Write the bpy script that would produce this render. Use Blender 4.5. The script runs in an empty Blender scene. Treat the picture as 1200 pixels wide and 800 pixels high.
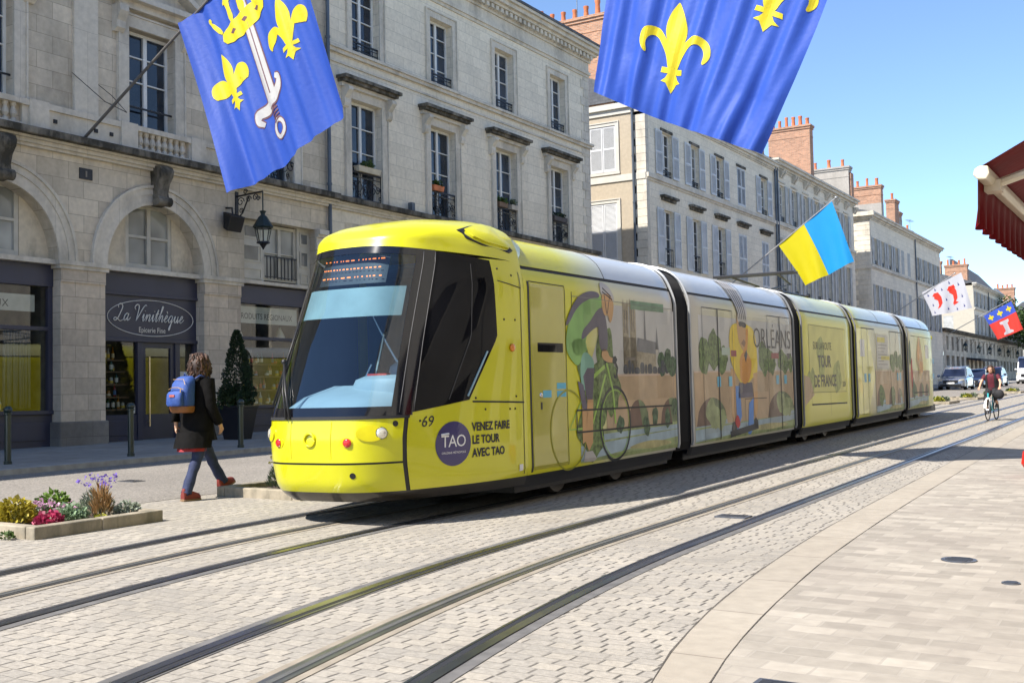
import bpy, bmesh, math, random
from mathutils import Vector, Matrix, noise as mnoise

SC = bpy.context.scene
COL = SC.collection
rnd = random.Random(7)

# ------------------------------------------------------------------ camera
def camera():
    yaw, pitch, roll = (math.radians(a) for a in (31.0, 2.75, 1.2))
    f = Vector((-math.sin(yaw)*math.cos(pitch), math.cos(yaw)*math.cos(pitch), math.sin(pitch)))
    r = Vector((math.cos(yaw), math.sin(yaw), 0)); u = r.cross(f)
    r2 = math.cos(roll)*r - math.sin(roll)*u
    u2 = math.sin(roll)*r + math.cos(roll)*u
    cd = bpy.data.cameras.new('camera'); co = bpy.data.objects.new('camera', cd); COL.objects.link(co)
    co.matrix_world = Matrix(((r2.x, u2.x, -f.x, 0), (r2.y, u2.y, -f.y, 0), (r2.z, u2.z, -f.z, 1.45), (0, 0, 0, 1)))
    cd.sensor_width = 36; cd.lens = 40; cd.clip_start = 0.05; cd.clip_end = 3000
    SC.camera = co
camera()

# ------------------------------------------------------------------ sky, sun, exposure
SUN_DIR = Vector((-.36, -.75, 1.0)).normalized()
def sky():
    w = bpy.data.worlds.new('World'); SC.world = w; w.use_nodes = True
    nt = w.node_tree; bg = nt.nodes['Background']
    s = nt.nodes.new('ShaderNodeTexSky'); s.sky_type = 'NISHITA'; s.sun_disc = False
    s.sun_elevation = math.asin(SUN_DIR.z); s.sun_rotation = math.atan2(SUN_DIR.x, SUN_DIR.y)
    s.air_density = .85; s.dust_density = 0.0; s.ozone_density = 4.0; s.altitude = 600
    nt.links.new(s.outputs[0], bg.inputs[0]); bg.inputs[1].default_value = 0.09
    ld = bpy.data.lights.new('sun', 'SUN'); ld.energy = 3.35; ld.angle = math.radians(.53); ld.color = (1, .94, .85)
    lo = bpy.data.objects.new('sun', ld); COL.objects.link(lo)
    lo.rotation_euler = SUN_DIR.to_track_quat('Z', 'Y').to_euler(); lo.location = (-30, -20, 80)
sky()
SC.view_settings.view_transform = 'Standard'; SC.view_settings.look = 'None'
SC.view_settings.exposure = 1.5; SC.view_settings.gamma = 1; SC.view_settings.use_curve_mapping = False
SC.render.engine = 'CYCLES'
SC.cycles.max_bounces = 8; SC.cycles.transparent_max_bounces = 12; SC.cycles.caustics_reflective = False; SC.cycles.caustics_refractive = False

# ------------------------------------------------------------------ helpers
SLOPE_Y, SLOPE_X = .012, -.018
def gz(x, y): return SLOPE_Y*y + SLOPE_X*x

OFF = {}                                   # world offset of each thing (its base)
def tag(o, label=None, cat=None, group=None, kind=None):
    if label: o['label'] = label
    if cat: o['category'] = cat
    if group: o['group'] = group
    if kind: o['kind'] = kind
    return o
def thing(name, label, cat, loc=(0, 0, 0), rotz=0, group=None, matrix=None):
    o = bpy.data.objects.new(name, None); COL.objects.link(o); o.empty_display_size = .2
    if matrix is not None: o.matrix_world = matrix
    else:
        o.location = loc; o.rotation_euler = (0, 0, rotz)
    tag(o, label, cat, group); OFF[o.name] = Vector(loc)
    return o
def link_mesh(name, me, parent=None):
    o = bpy.data.objects.new(name, me); COL.objects.link(o)
    if parent: o.parent = parent
    return o
def dup(root, loc, rotz=0, label=None, scale=None):
    def cp(o, p):
        c = o.copy(); COL.objects.link(c); c.parent = p
        for ch in o.children: cp(ch, c)
        return c
    r = cp(root, None); r.location = loc; r.rotation_euler = (0, 0, rotz)
    if scale: r.scale = scale
    if label: r['label'] = label
    return r

class MB:
    """collects shapes; map (optional) turns (a, z, d) wall coordinates into x, y, z"""
    def __init__(s, M=None): s.v = []; s.f = []; s.m = []; s.M = M; s.mi = 0
    def P(s, p):
        s.v.append(s.M(*p) if s.M else tuple(p)); return len(s.v)-1
    def F(s, idx): s.f.append(tuple(idx)); s.m.append(s.mi)
    def poly(s, pts): s.F([s.P(p) for p in pts])
    def box(s, a0, b0, c0, a1, b1, c1):
        i = [s.P(p) for p in ((a0,b0,c0),(a1,b0,c0),(a1,b1,c0),(a0,b1,c0),(a0,b0,c1),(a1,b0,c1),(a1,b1,c1),(a0,b1,c1))]
        for q in ((0,3,2,1),(4,5,6,7),(0,1,5,4),(1,2,6,5),(2,3,7,6),(3,0,4,7)): s.F([i[k] for k in q])
    def loft(s, rings, closed=True, caps=True):
        n = len(rings[0]); ids = [[s.P(p) for p in r] for r in rings]
        for a, b in zip(ids, ids[1:]):
            for k in range(n if closed else n-1):
                k2 = (k+1) % n; s.F((a[k], a[k2], b[k2], b[k]))
        if caps and closed: s.F(ids[0][::-1]); s.F(ids[-1])
    def grid(s, fn, nu, nv):
        ids = [[s.P(fn(i/nu, j/nv)) for j in range(nv+1)] for i in range(nu+1)]
        for i in range(nu):
            for j in range(nv): s.F((ids[i][j], ids[i+1][j], ids[i+1][j+1], ids[i][j+1]))
    def tube(s, pts, r, n=6, caps=True):
        pts = [Vector(p) for p in pts]; rs = r if isinstance(r, (list, tuple)) else [r]*len(pts)
        rings = []; up = Vector((.13, .31, .94))
        for i, p in enumerate(pts):
            d = (pts[min(i+1, len(pts)-1)]-pts[max(i-1, 0)]).normalized()
            a = d.cross(up if abs(d.dot(up)) < .95 else Vector((1, 0, 0))).normalized(); b = d.cross(a)
            rings.append([tuple(p + rs[i]*(math.cos(t)*a + math.sin(t)*b)) for t in (2*math.pi*k/n for k in range(n))])
        s.loft(rings, True, caps)
    def lathe(s, prof, c=(0, 0, 0), n=16, axis='z', caps=True):
        rings = []
        for r, h in prof:
            ring = []
            for k in range(n):
                t = 2*math.pi*k/n; x, y = r*math.cos(t), r*math.sin(t)
                p = (x, y, h) if axis == 'z' else ((h, x, y) if axis == 'x' else (x, h, y))
                ring.append((p[0]+c[0], p[1]+c[1], p[2]+c[2]))
            rings.append(ring)
        s.loft(rings, True, caps)
    def ball(s, c, r, n=10, sq=(1, 1, 1)):
        pr = [(max(1e-3, math.sin(math.pi*i/6)), -math.cos(math.pi*i/6)) for i in range(7)]
        s.loft([[(c[0]+r*sq[0]*q*math.cos(2*math.pi*k/n), c[1]+r*sq[1]*q*math.sin(2*math.pi*k/n), c[2]+r*sq[2]*h) for k in range(n)] for q, h in pr])
    def prism(s, pts, d0, d1):
        """2D polygon (a,z) in wall coordinates extruded from depth d0 to d1"""
        n = len(pts); A = [s.P((p[0], p[1], d0)) for p in pts]; B = [s.P((p[0], p[1], d1)) for p in pts]
        s.F(A); s.F(B[::-1])
        for k in range(n): s.F((A[k], B[k], B[(k+1) % n], A[(k+1) % n]))
    def build(s, name, mats, parent=None, root=None, smooth=False, bevel=0, recalc=True, label=None):
        root = root or parent
        while root is not None and root.parent is not None: root = root.parent
        off = OFF.get(root.name, Vector()) if root else Vector()
        me = bpy.data.meshes.new(name)
        me.from_pydata([(v[0]-off.x, v[1]-off.y, v[2]-off.z) for v in s.v], [], s.f)
        mats = mats if isinstance(mats, (list, tuple)) else [mats]
        for m in mats: me.materials.append(m)
        if len(mats) > 1: me.polygons.foreach_set('material_index', s.m)
        if recalc:
            bm = bmesh.new(); bm.from_mesh(me); bmesh.ops.recalc_face_normals(bm, faces=bm.faces); bm.to_mesh(me); bm.free()
        if smooth: me.polygons.foreach_set('use_smooth', [True]*len(me.polygons))
        o = link_mesh(name, me, parent)
        if bevel:
            md = o.modifiers.new('bevel', 'BEVEL'); md.width = bevel; md.segments = 2; md.limit_method = 'ANGLE'
        if smooth == 'auto' and hasattr(me, 'set_sharp_from_angle'):
            me.set_sharp_from_angle(angle=math.radians(40))
        if label: o['label'] = label
        return o

# ------------------------------------------------------------------ materials
MATS = {}
def nodes(name):
    m = bpy.data.materials.new(name); m.use_nodes = True; nt = m.node_tree
    return m, nt, nt.nodes['Principled BSDF'], nt.nodes, nt.links
def rgba(c): return (c[0], c[1], c[2], 1)
def mul(c, k): return tuple(min(1, x*k) for x in c)
def mat(name, base, rough=.6, metal=0, var=.12, scale=4.0, bump=.0, bscale=40, coat=0, spec=.5, trans=0, sheen=0, detail=4):
    if name in MATS: return MATS[name]
    m, nt, b, N, L = nodes(name)
    tc = N.new('ShaderNodeTexCoord'); nz = N.new('ShaderNodeTexNoise'); nz.inputs['Scale'].default_value = scale
    nz.inputs['Detail'].default_value = detail; L.new(tc.outputs['Object'], nz.inputs['Vector'])
    cr = N.new('ShaderNodeValToRGB'); cr.color_ramp.elements[0].position = .3; cr.color_ramp.elements[1].position = .7
    cr.color_ramp.elements[0].color = rgba(mul(base, 1-var)); cr.color_ramp.elements[1].color = rgba(mul(base, 1+var))
    L.new(nz.outputs['Fac'], cr.inputs[0]); L.new(cr.outputs[0], b.inputs['Base Color'])
    b.inputs['Roughness'].default_value = rough; b.inputs['Metallic'].default_value = metal
    b.inputs['Coat Weight'].default_value = coat; b.inputs['Coat Roughness'].default_value = .04
    b.inputs['Specular IOR Level'].default_value = spec
    if bump:
        n2 = N.new('ShaderNodeTexNoise'); n2.inputs['Scale'].default_value = bscale; L.new(tc.outputs['Object'], n2.inputs['Vector'])
        bp = N.new('ShaderNodeBump'); bp.inputs['Strength'].default_value = bump; bp.inputs['Distance'].default_value = .02
        L.new(n2.outputs['Fac'], bp.inputs['Height']); L.new(bp.outputs[0], b.inputs['Normal'])
    MATS[name] = m; return m
def emit(name, c, k):
    m, nt, b, N, L = nodes(name); b.inputs['Base Color'].default_value = rgba(c)
    b.inputs['Emission Color'].default_value = rgba(c); b.inputs['Emission Strength'].default_value = k
    return m
def cloth(name, c, tr=.35, var=.06):
    m, nt, b, N, L = nodes(name)
    tc = N.new('ShaderNodeTexCoord'); nz = N.new('ShaderNodeTexNoise'); nz.inputs['Scale'].default_value = 1.5; L.new(tc.outputs['Object'], nz.inputs[0])
    cr = N.new('ShaderNodeValToRGB'); cr.color_ramp.elements[0].color = rgba(mul(c, 1-var)); cr.color_ramp.elements[1].color = rgba(mul(c, 1+var))
    L.new(nz.outputs['Fac'], cr.inputs[0])
    b.inputs['Roughness'].default_value = .55; L.new(cr.outputs[0], b.inputs['Base Color']); b.inputs['Specular IOR Level'].default_value = .3
    wv = N.new('ShaderNodeTexNoise'); wv.inputs['Scale'].default_value = 14; L.new(tc.outputs['Object'], wv.inputs[0])
    bp = N.new('ShaderNodeBump'); bp.inputs['Strength'].default_value = .22; bp.inputs['Distance'].default_value = .02
    L.new(wv.outputs[0], bp.inputs['Height']); L.new(bp.outputs[0], b.inputs['Normal'])
    t = N.new('ShaderNodeBsdfTranslucent'); L.new(cr.outputs[0], t.inputs[0])
    mx = N.new('ShaderNodeMixShader'); mx.inputs[0].default_value = tr
    L.new(b.outputs[0], mx.inputs[1]); L.new(t.outputs[0], mx.inputs[2]); L.new(mx.outputs[0], N['Material Output'].inputs[0])
    return m
def spots(N, L, pos, col):
    """trodden gum, oil drips and dirt blotches on the paving"""
    for sc, r0, r1, k, c in ((1.9, .030, .045, .55, (.13, .12, .11)), (.55, .05, .16, .28, (.14, .12, .10))):
        vo = N.new('ShaderNodeTexVoronoi'); vo.inputs['Scale'].default_value = sc; wob = N.new('ShaderNodeTexNoise'); wob.inputs['Scale'].default_value = 9; L.new(pos, wob.inputs[0])
        ma = N.new('ShaderNodeVectorMath'); ma.operation = 'MULTIPLY_ADD'; L.new(wob.outputs['Color'], ma.inputs[0]); ma.inputs[1].default_value = (.06, .06, 0); L.new(pos, ma.inputs[2]); L.new(ma.outputs[0], vo.inputs['Vector'])
        sc2 = N.new('ShaderNodeSeparateColor'); L.new(vo.outputs['Color'], sc2.inputs[0]); th = N.new('ShaderNodeMath'); th.operation = 'GREATER_THAN'; th.inputs[1].default_value = .45; L.new(sc2.outputs[0], th.inputs[0])
        mr = N.new('ShaderNodeMapRange'); mr.interpolation_type = 'SMOOTHSTEP'; mr.inputs[1].default_value = r1; mr.inputs[2].default_value = r0; mr.inputs[4].default_value = k; L.new(vo.outputs['Distance'], mr.inputs[0])
        mu = N.new('ShaderNodeMath'); mu.operation = 'MULTIPLY'; L.new(mr.outputs[0], mu.inputs[0]); L.new(th.outputs[0], mu.inputs[1])
        mx = N.new('ShaderNodeMix'); mx.data_type = 'RGBA'; L.new(mu.outputs[0], mx.inputs[0]); L.new(col, mx.inputs[6]); mx.inputs[7].default_value = rgba(c); col = mx.outputs[2]
    return col
def stone(name, c, bw=.75, bh=.34, mortar=.010, var=.13, stain=.5, staincol=(.10, .09, .075), bump=.35, axis='wall', stscale=.7, mcol=None, rough=.85, off=.5, mfac=.6, freq=2, thr=(.52, .75), rowjit=0):
    """coursed ashlar / setts / brick in metres, with block-to-block tone, grain and weather stains"""
    m, nt, b, N, L = nodes(name)
    g = N.new('ShaderNodeNewGeometry'); sx = N.new('ShaderNodeSeparateXYZ'); L.new(g.outputs['Position'], sx.inputs[0])
    cx = N.new('ShaderNodeCombineXYZ')
    if axis == 'wall':
        ad = N.new('ShaderNodeMath'); ad.operation = 'ADD'; L.new(sx.outputs['X'], ad.inputs[0]); L.new(sx.outputs['Y'], ad.inputs[1])
        L.new(ad.outputs[0], cx.inputs['X']); L.new(sx.outputs['Z'], cx.inputs['Y'])
    else:
        L.new(sx.outputs['X'], cx.inputs['X']); L.new(sx.outputs['Y'], cx.inputs['Y'])
    vec = cx.outputs[0]
    if rowjit:
        jn = N.new('ShaderNodeTexNoise'); jn.inputs['Scale'].default_value = 1.7; L.new(vec, jn.inputs[0])
        js = N.new('ShaderNodeVectorMath'); js.operation = 'MULTIPLY_ADD'; L.new(jn.outputs['Color'], js.inputs[0]); js.inputs[1].default_value = (rowjit,)*3; L.new(vec, js.inputs[2])
        vec = js.outputs[0]
    br = N.new('ShaderNodeTexBrick'); br.offset = off; br.offset_frequency = freq
    br.inputs['Scale'].default_value = 1; br.inputs['Mortar Size'].default_value = mortar; br.inputs['Mortar Smooth'].default_value = .3
    br.inputs['Brick Width'].default_value = bw; br.inputs['Row Height'].default_value = bh
    br.inputs['Color1'].default_value = rgba(mul(c, 1-var)); br.inputs['Color2'].default_value = rgba(mul(c, 1+var))
    br.inputs['Mortar'].default_value = rgba(mcol or mul(c, mfac)); L.new(vec, br.inputs['Vector'])
    nz = N.new('ShaderNodeTexNoise'); nz.inputs['Scale'].default_value = 9; nz.inputs['Detail'].default_value = 8; L.new(g.outputs['Position'], nz.inputs[0])
    mr = N.new('ShaderNodeMapRange'); mr.inputs['To Min'].default_value = .78; mr.inputs['To Max'].default_value = 1.22; L.new(nz.outputs['Fac'], mr.inputs[0])
    mm = N.new('ShaderNodeMix'); mm.data_type = 'RGBA'; mm.blend_type = 'MULTIPLY'; mm.inputs[0].default_value = 1
    L.new(br.outputs['Color'], mm.inputs[6]); L.new(mr.outputs[0], mm.inputs[7])
    sn = N.new('ShaderNodeTexNoise'); sn.inputs['Scale'].default_value = stscale; sn.inputs['Detail'].default_value = 9; sn.inputs['Roughness'].default_value = .65
    if axis == 'wall':
        mp = N.new('ShaderNodeMapping'); mp.inputs['Scale'].default_value = (1, 1, .45); L.new(g.outputs['Position'], mp.inputs[0]); L.new(mp.outputs[0], sn.inputs[0])
    else: L.new(g.outputs['Position'], sn.inputs[0])
    sr = N.new('ShaderNodeMapRange'); sr.inputs['From Min'].default_value = thr[0]; sr.inputs['From Max'].default_value = thr[1]; sr.inputs['To Max'].default_value = stain
    L.new(sn.outputs['Fac'], sr.inputs[0])
    m2 = N.new('ShaderNodeMix'); m2.data_type = 'RGBA'; L.new(sr.outputs[0], m2.inputs[0]); L.new(mm.outputs[2], m2.inputs[6]); m2.inputs[7].default_value = rgba(staincol)
    outc = m2.outputs[2] if axis == 'wall' else spots(N, L, g.outputs['Position'], m2.outputs[2])
    L.new(outc, b.inputs['Base Color']); b.inputs['Roughness'].default_value = rough; b.inputs['Specular IOR Level'].default_value = .3
    hm = N.new('ShaderNodeMath'); hm.operation = 'MULTIPLY_ADD'; L.new(br.outputs['Fac'], hm.inputs[0]); hm.inputs[1].default_value = -1.0; L.new(nz.outputs['Fac'], hm.inputs[2])
    bp = N.new('ShaderNodeBump'); bp.inputs['Strength'].default_value = bump; bp.inputs['Distance'].default_value = .02
    L.new(hm.outputs[0], bp.inputs['Height']); L.new(bp.outputs[0], b.inputs['Normal'])
    MATS[name] = m; return m
def pane_mat(name, base=(.02, .025, .03), rough=.03, wob=.06):
    """window pane seen from outside: dark room behind reflecting glass, slightly wavy"""
    m, nt, b, N, L = nodes(name)
    g = N.new('ShaderNodeNewGeometry')
    n1 = N.new('ShaderNodeTexNoise'); n1.inputs['Scale'].default_value = .9; L.new(g.outputs['Position'], n1.inputs[0])
    cr = N.new('ShaderNodeValToRGB'); cr.color_ramp.elements[0].position = .35; cr.color_ramp.elements[1].position = .65
    cr.color_ramp.elements[0].color = rgba(mul(base, .6)); cr.color_ramp.elements[1].color = rgba(mul(base, 1.8))
    L.new(n1.outputs[0], cr.inputs[0]); L.new(cr.outputs[0], b.inputs['Base Color'])
    b.inputs['Roughness'].default_value = rough; b.inputs['IOR'].default_value = 1.55
    n2 = N.new('ShaderNodeTexNoise'); n2.inputs['Scale'].default_value = 3.0; L.new(g.outputs['Position'], n2.inputs[0])
    bp = N.new('ShaderNodeBump'); bp.inputs['Strength'].default_value = wob; bp.inputs['Distance'].default_value = .05
    L.new(n2.outputs[0], bp.inputs['Height']); L.new(bp.outputs[0], b.inputs['Normal'])
    return m
def glass_mat(name, tint=(.9, .95, .95), ior=1.5, boost=1.0):
    """clear sheet glass: lets light through, reflects by angle"""
    m, nt, b, N, L = nodes(name); N.remove(b)
    t = N.new('ShaderNodeBsdfTransparent'); t.inputs[0].default_value = rgba(tint)
    gl = N.new('ShaderNodeBsdfGlossy'); gl.inputs['Roughness'].default_value = .01
    fr = N.new('ShaderNodeFresnel'); gm = N.new('ShaderNodeNewGeometry'); ir = N.new('ShaderNodeMapRange'); ir.inputs['To Min'].default_value = ior; ir.inputs['To Max'].default_value = 1/ior; L.new(gm.outputs['Backfacing'], ir.inputs[0]); L.new(ir.outputs[0], fr.inputs[0])
    mp = N.new('ShaderNodeMath'); mp.operation = 'MULTIPLY'; mp.inputs[1].default_value = boost; mp.use_clamp = True; L.new(fr.outputs[0], mp.inputs[0])
    mx = N.new('ShaderNodeMixShader'); L.new(mp.outputs[0], mx.inputs[0]); L.new(t.outputs[0], mx.inputs[1]); L.new(gl.outputs[0], mx.inputs[2])
    L.new(mx.outputs[0], N['Material Output'].inputs[0]); return m
def leaf_mat(name, c, var=.5):
    m, nt, b, N, L = nodes(name)
    oi = N.new('ShaderNodeNewGeometry'); cr = N.new('ShaderNodeValToRGB')
    cr.color_ramp.elements[0].color = rgba(mul(c, 1-var)); cr.color_ramp.elements[1].color = rgba(mul(c, 1+var))
    L.new(oi.outputs['Random Per Island'], cr.inputs[0]); L.new(cr.outputs[0], b.inputs['Base Color']); b.inputs['Roughness'].default_value = .55
    t = N.new('ShaderNodeBsdfTranslucent'); L.new(cr.outputs[0], t.inputs[0]); mx = N.new('ShaderNodeMixShader'); mx.inputs[0].default_value = .3
    L.new(b.outputs[0], mx.inputs[1]); L.new(t.outputs[0], mx.inputs[2]); L.new(mx.outputs[0], N['Material Output'].inputs[0]); return m

def chaikin(P, n=2):
    for _ in range(n):
        Q = []
        for i, a in enumerate(P):
            b = P[(i+1) % len(P)]; Q += [(.75*a[0]+.25*b[0], .75*a[1]+.25*b[1]), (.25*a[0]+.75*b[0], .25*a[1]+.75*b[1])]
        P = Q
    return P
def text_mesh(body, size, shear=0, align='CENTER', offset=0, spacing=1.0):
    cu = bpy.data.curves.new('lettering', 'FONT'); cu.body = body; cu.size = size; cu.shear = shear; cu.align_x = align; cu.align_y = 'CENTER'
    cu.offset = offset; cu.space_character = spacing; cu.resolution_u = 3
    o = bpy.data.objects.new('lettering', cu); COL.objects.link(o)
    dg = bpy.context.evaluated_depsgraph_get(); me = bpy.data.meshes.new_from_object(o.evaluated_get(dg))
    vs = [tuple(v.co) for v in me.vertices]; fs = [tuple(p.vertices) for p in me.polygons]
    bpy.data.objects.remove(o); bpy.data.curves.remove(cu); bpy.data.meshes.remove(me)
    return vs, fs
def text(body, size, fn, m, parent, shear=0, align='CENTER', xs=1.0, offset=0, spacing=1.0, name='lettering'):
    vs, fs = text_mesh(body, size, shear, align, offset, spacing)
    mb = MB()
    for v in vs: mb.v.append(tuple(fn(v[0]*xs, v[1])))
    for f in fs: mb.F(f)
    return mb.build(name, m, parent, recalc=False)
def spline(pts, n=6):
    """Catmull-Rom through 2D/3D points"""
    out = []; P = [Vector(p).to_3d() for p in pts]; P = [P[0]*2-P[1]] + P + [P[-1]*2-P[-2]]
    for i in range(1, len(P)-2):
        a, b, c, d = P[i-1:i+3]
        for k in range(n):
            t = k/n; out.append(.5*((2*b)+(c-a)*t+(2*a-5*b+4*c-d)*t*t+(3*b-a-3*c+d)*t**3))
    out.append(P[-2]); return out
# ------------------------------------------------------------------ ground
def cx(y):                       # outer rail of the near track along the street
    return -3.45 - .025*y + (.0187*(9-y)**2 if y < 9 else 0) if y > -2 else -3.4 + .0187*121 - .436*(y+2)
TRK = (0, -.72, -1.435, -2.98, -3.70, -4.415)
def setts():
    """small dressed setts: courses across the street, dark open joints between stones of a course"""
    m, nt, b, N, L = nodes('setts'); g = N.new('ShaderNodeNewGeometry'); sx = N.new('ShaderNodeSeparateXYZ')
    jn = N.new('ShaderNodeTexNoise'); jn.inputs['Scale'].default_value = 2.2; L.new(g.outputs['Position'], jn.inputs[0])
    js = N.new('ShaderNodeVectorMath'); js.operation = 'MULTIPLY_ADD'; L.new(jn.outputs['Color'], js.inputs[0]); js.inputs[1].default_value = (.04, .04, 0); L.new(g.outputs['Position'], js.inputs[2]); L.new(js.outputs[0], sx.inputs[0])
    def M(op, a, bb=None, c=None):
        n = N.new('ShaderNodeMath'); n.operation = op
        for i, q in enumerate((a, bb, c)):
            if q is None: continue
            if isinstance(q, (int, float)): n.inputs[i].default_value = q
            else: L.new(q, n.inputs[i])
        return n.outputs[0]
    bw, bh = .155, .105
    v = M('DIVIDE', sx.outputs['Y'], bh); row = M('FLOOR', v); wr = N.new('ShaderNodeTexWhiteNoise'); wr.noise_dimensions = '1D'; L.new(row, wr.inputs['W'])
    u = M('ADD', M('DIVIDE', sx.outputs['X'], bw), M('MULTIPLY', wr.outputs['Value'], 7.3)); col = M('FLOOR', u)
    fu = M('ABSOLUTE', M('SUBTRACT', M('FRACT', u), .5)); fv = M('ABSOLUTE', M('SUBTRACT', M('FRACT', v), .5))
    cc = N.new('ShaderNodeCombineXYZ'); L.new(col, cc.inputs[0]); L.new(row, cc.inputs[1]); wn = N.new('ShaderNodeTexWhiteNoise'); wn.noise_dimensions = '2D'; L.new(cc.outputs[0], wn.inputs['Vector'])
    n1 = N.new('ShaderNodeTexNoise'); n1.inputs['Scale'].default_value = 1.1; n1.inputs['Detail'].default_value = 5; L.new(g.outputs['Position'], n1.inputs[0])
    n2 = N.new('ShaderNodeTexNoise'); n2.inputs['Scale'].default_value = 28; n2.inputs['Detail'].default_value = 6; L.new(g.outputs['Position'], n2.inputs[0])
    def ss(x, lo, hi):
        q = N.new('ShaderNodeMapRange'); q.interpolation_type = 'SMOOTHSTEP'; L.new(x, q.inputs[0]); q.inputs[1].default_value = lo; q.inputs[2].default_value = hi; return q.outputs[0]
    ju = M('MULTIPLY', M('MULTIPLY', ss(fu, .425, .475), ss(fv, .47, .36)), ss(M('ADD', n1.outputs[0], M('MULTIPLY', wn.outputs['Value'], .35)), .42, .72))
    jv = M('MULTIPLY', ss(fv, .43, .49), .35)
    j = M('MAXIMUM', ju, jv)
    cr = N.new('ShaderNodeValToRGB'); E = cr.color_ramp.elements; E[0].color = (.285, .262, .228, 1); E[1].color = (.345, .312, .262, 1); e = E.new(.5); e.color = (.318, .289, .247, 1); L.new(wn.outputs['Value'], cr.inputs[0])
    mr = N.new('ShaderNodeMapRange'); mr.inputs['To Min'].default_value = .70; mr.inputs['To Max'].default_value = 1.3; L.new(n2.outputs[0], mr.inputs[0])
    mr2 = N.new('ShaderNodeMapRange'); mr2.inputs['To Min'].default_value = .72; mr2.inputs['To Max'].default_value = 1.26; L.new(n1.outputs[0], mr2.inputs[0])
    mm = N.new('ShaderNodeMix'); mm.data_type = 'RGBA'; mm.blend_type = 'MULTIPLY'; mm.inputs[0].default_value = 1; L.new(cr.outputs[0], mm.inputs[6]); L.new(M('MULTIPLY', mr.outputs[0], mr2.outputs[0]), mm.inputs[7])
    m2 = N.new('ShaderNodeMix'); m2.data_type = 'RGBA'; L.new(j, m2.inputs[0]); L.new(mm.outputs[2], m2.inputs[6]); m2.inputs[7].default_value = (.08, .073, .064, 1); L.new(spots(N, L, g.outputs['Position'], m2.outputs[2]), b.inputs['Base Color'])
    b.inputs['Roughness'].default_value = .8; b.inputs['Specular IOR Level'].default_value = .3
    bp = N.new('ShaderNodeBump'); bp.inputs['Strength'].default_value = .45; bp.inputs['Distance'].default_value = .015; L.new(M('SUBTRACT', n2.outputs[0], M('MULTIPLY', j, 1.5)), bp.inputs['Height']); L.new(bp.outputs[0], b.inputs['Normal'])
    return m
M_setts = setts()
M_flags = stone('flagstones', (.320, .288, .243), bw=.25, bh=.17, mortar=.009, var=.2, stain=.6, staincol=(.235, .205, .175), bump=.25, axis='floor', stscale=.8, mcol=(.315, .285, .243), rowjit=.05, thr=(.42, .7))
M_kerb = stone('kerb_slabs', (.335, .298, .245), bw=4, bh=1.1, mortar=.008, var=.05, stain=.3, staincol=(.235, .195, .15), bump=.2, axis='floor', mcol=(.2, .17, .14), thr=(.4, .7))
M_walk = stone('pavement_slabs', (.30, .28, .25), bw=.5, bh=.5, mortar=.009, var=.1, stain=.4, staincol=(.2, .19, .17), bump=.2, axis='floor', thr=(.42, .7))
def asphalt():
    m, nt, b, N, L = nodes('asphalt'); g = N.new('ShaderNodeNewGeometry')
    v = N.new('ShaderNodeTexVoronoi'); v.inputs['Scale'].default_value = 55; L.new(g.outputs['Position'], v.inputs[0])
    cr = N.new('ShaderNodeValToRGB'); e = cr.color_ramp.elements; e[0].color = (.115, .105, .092, 1); e[1].color = (.32, .288, .25, 1)
    L.new(v.outputs['Color'], cr.inputs[0])
    n = N.new('ShaderNodeTexNoise'); n.inputs['Scale'].default_value = .5; n.inputs['Detail'].default_value = 6; L.new(g.outputs['Position'], n.inputs[0])
    mr = N.new('ShaderNodeMapRange'); mr.inputs['To Min'].default_value = .75; mr.inputs['To Max'].default_value = 1.2; L.new(n.outputs[0], mr.inputs[0])
    mm = N.new('ShaderNodeMix'); mm.data_type = 'RGBA'; mm.blend_type = 'MULTIPLY'; mm.inputs[0].default_value = 1
    L.new(cr.outputs[0], mm.inputs[6]); L.new(mr.outputs[0], mm.inputs[7]); L.new(mm.outputs[2], b.inputs['Base Color'])
    b.inputs['Roughness'].default_value = .85
    bp = N.new('ShaderNodeBump'); bp.inputs['Strength'].default_value = .5; bp.inputs['Distance'].default_value = .01; L.new(v.outputs['Distance'], bp.inputs['Height']); L.new(bp.outputs[0], b.inputs['Normal'])
    return m
M_asph = asphalt()
YS = [-14+.5*i for i in range(64)] + [18+3*i for i in range(60)]
def strip(name, xa, xb, dz, m, side=False):
    mb = MB(); rows = []
    for y in YS:
        a, b = xa(y), xb(y); rows.append((mb.P((a, y, gz(a, y)+dz)), mb.P((b, y, gz(b, y)+dz))))
    for p, q in zip(rows, rows[1:]): mb.F((p[0], p[1], q[1], q[0]))
    if side:
        lo = [mb.P((xb(y), y, gz(xb(y), y)-.01)) for y in YS]
        for i in range(len(YS)-1): mb.F((rows[i][1], lo[i], lo[i+1], rows[i+1][1]))
    return tag(mb.build(name, m), kind='structure')
def lerp_tab(tab, y):
    if y <= tab[0][0]: return tab[0][1] + (tab[0][0]-y)*(tab[0][1]-tab[1][1])/(tab[1][0]-tab[0][0])
    for (y0, v0), (y1, v1) in zip(tab, tab[1:]):
        if y <= y1: return v0+(v1-v0)*(y-y0)/(y1-y0)
    return tab[-1][1] + (y-tab[-1][0])*(-.025)
def smooth_tab(tab): return lambda y: sum(lerp_tab(tab, y+d) for d in (-.5, -.25, 0, .25, .5))/5
e1 = smooth_tab([(3, -1.66), (5, -2.27), (6, -2.50), (7.2, -2.68), (8.5, -2.82), (10, -2.94), (11.8, -3.04), (17.3, -3.27), (30, -3.80)])
e2 = smooth_tab([(3, -1.50), (5, -2.00), (5.8, -2.15), (6.6, -2.27), (8.5, -2.48), (10.4, -2.61), (12.4, -2.72), (17.4, -2.93), (30, -3.45)])
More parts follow.
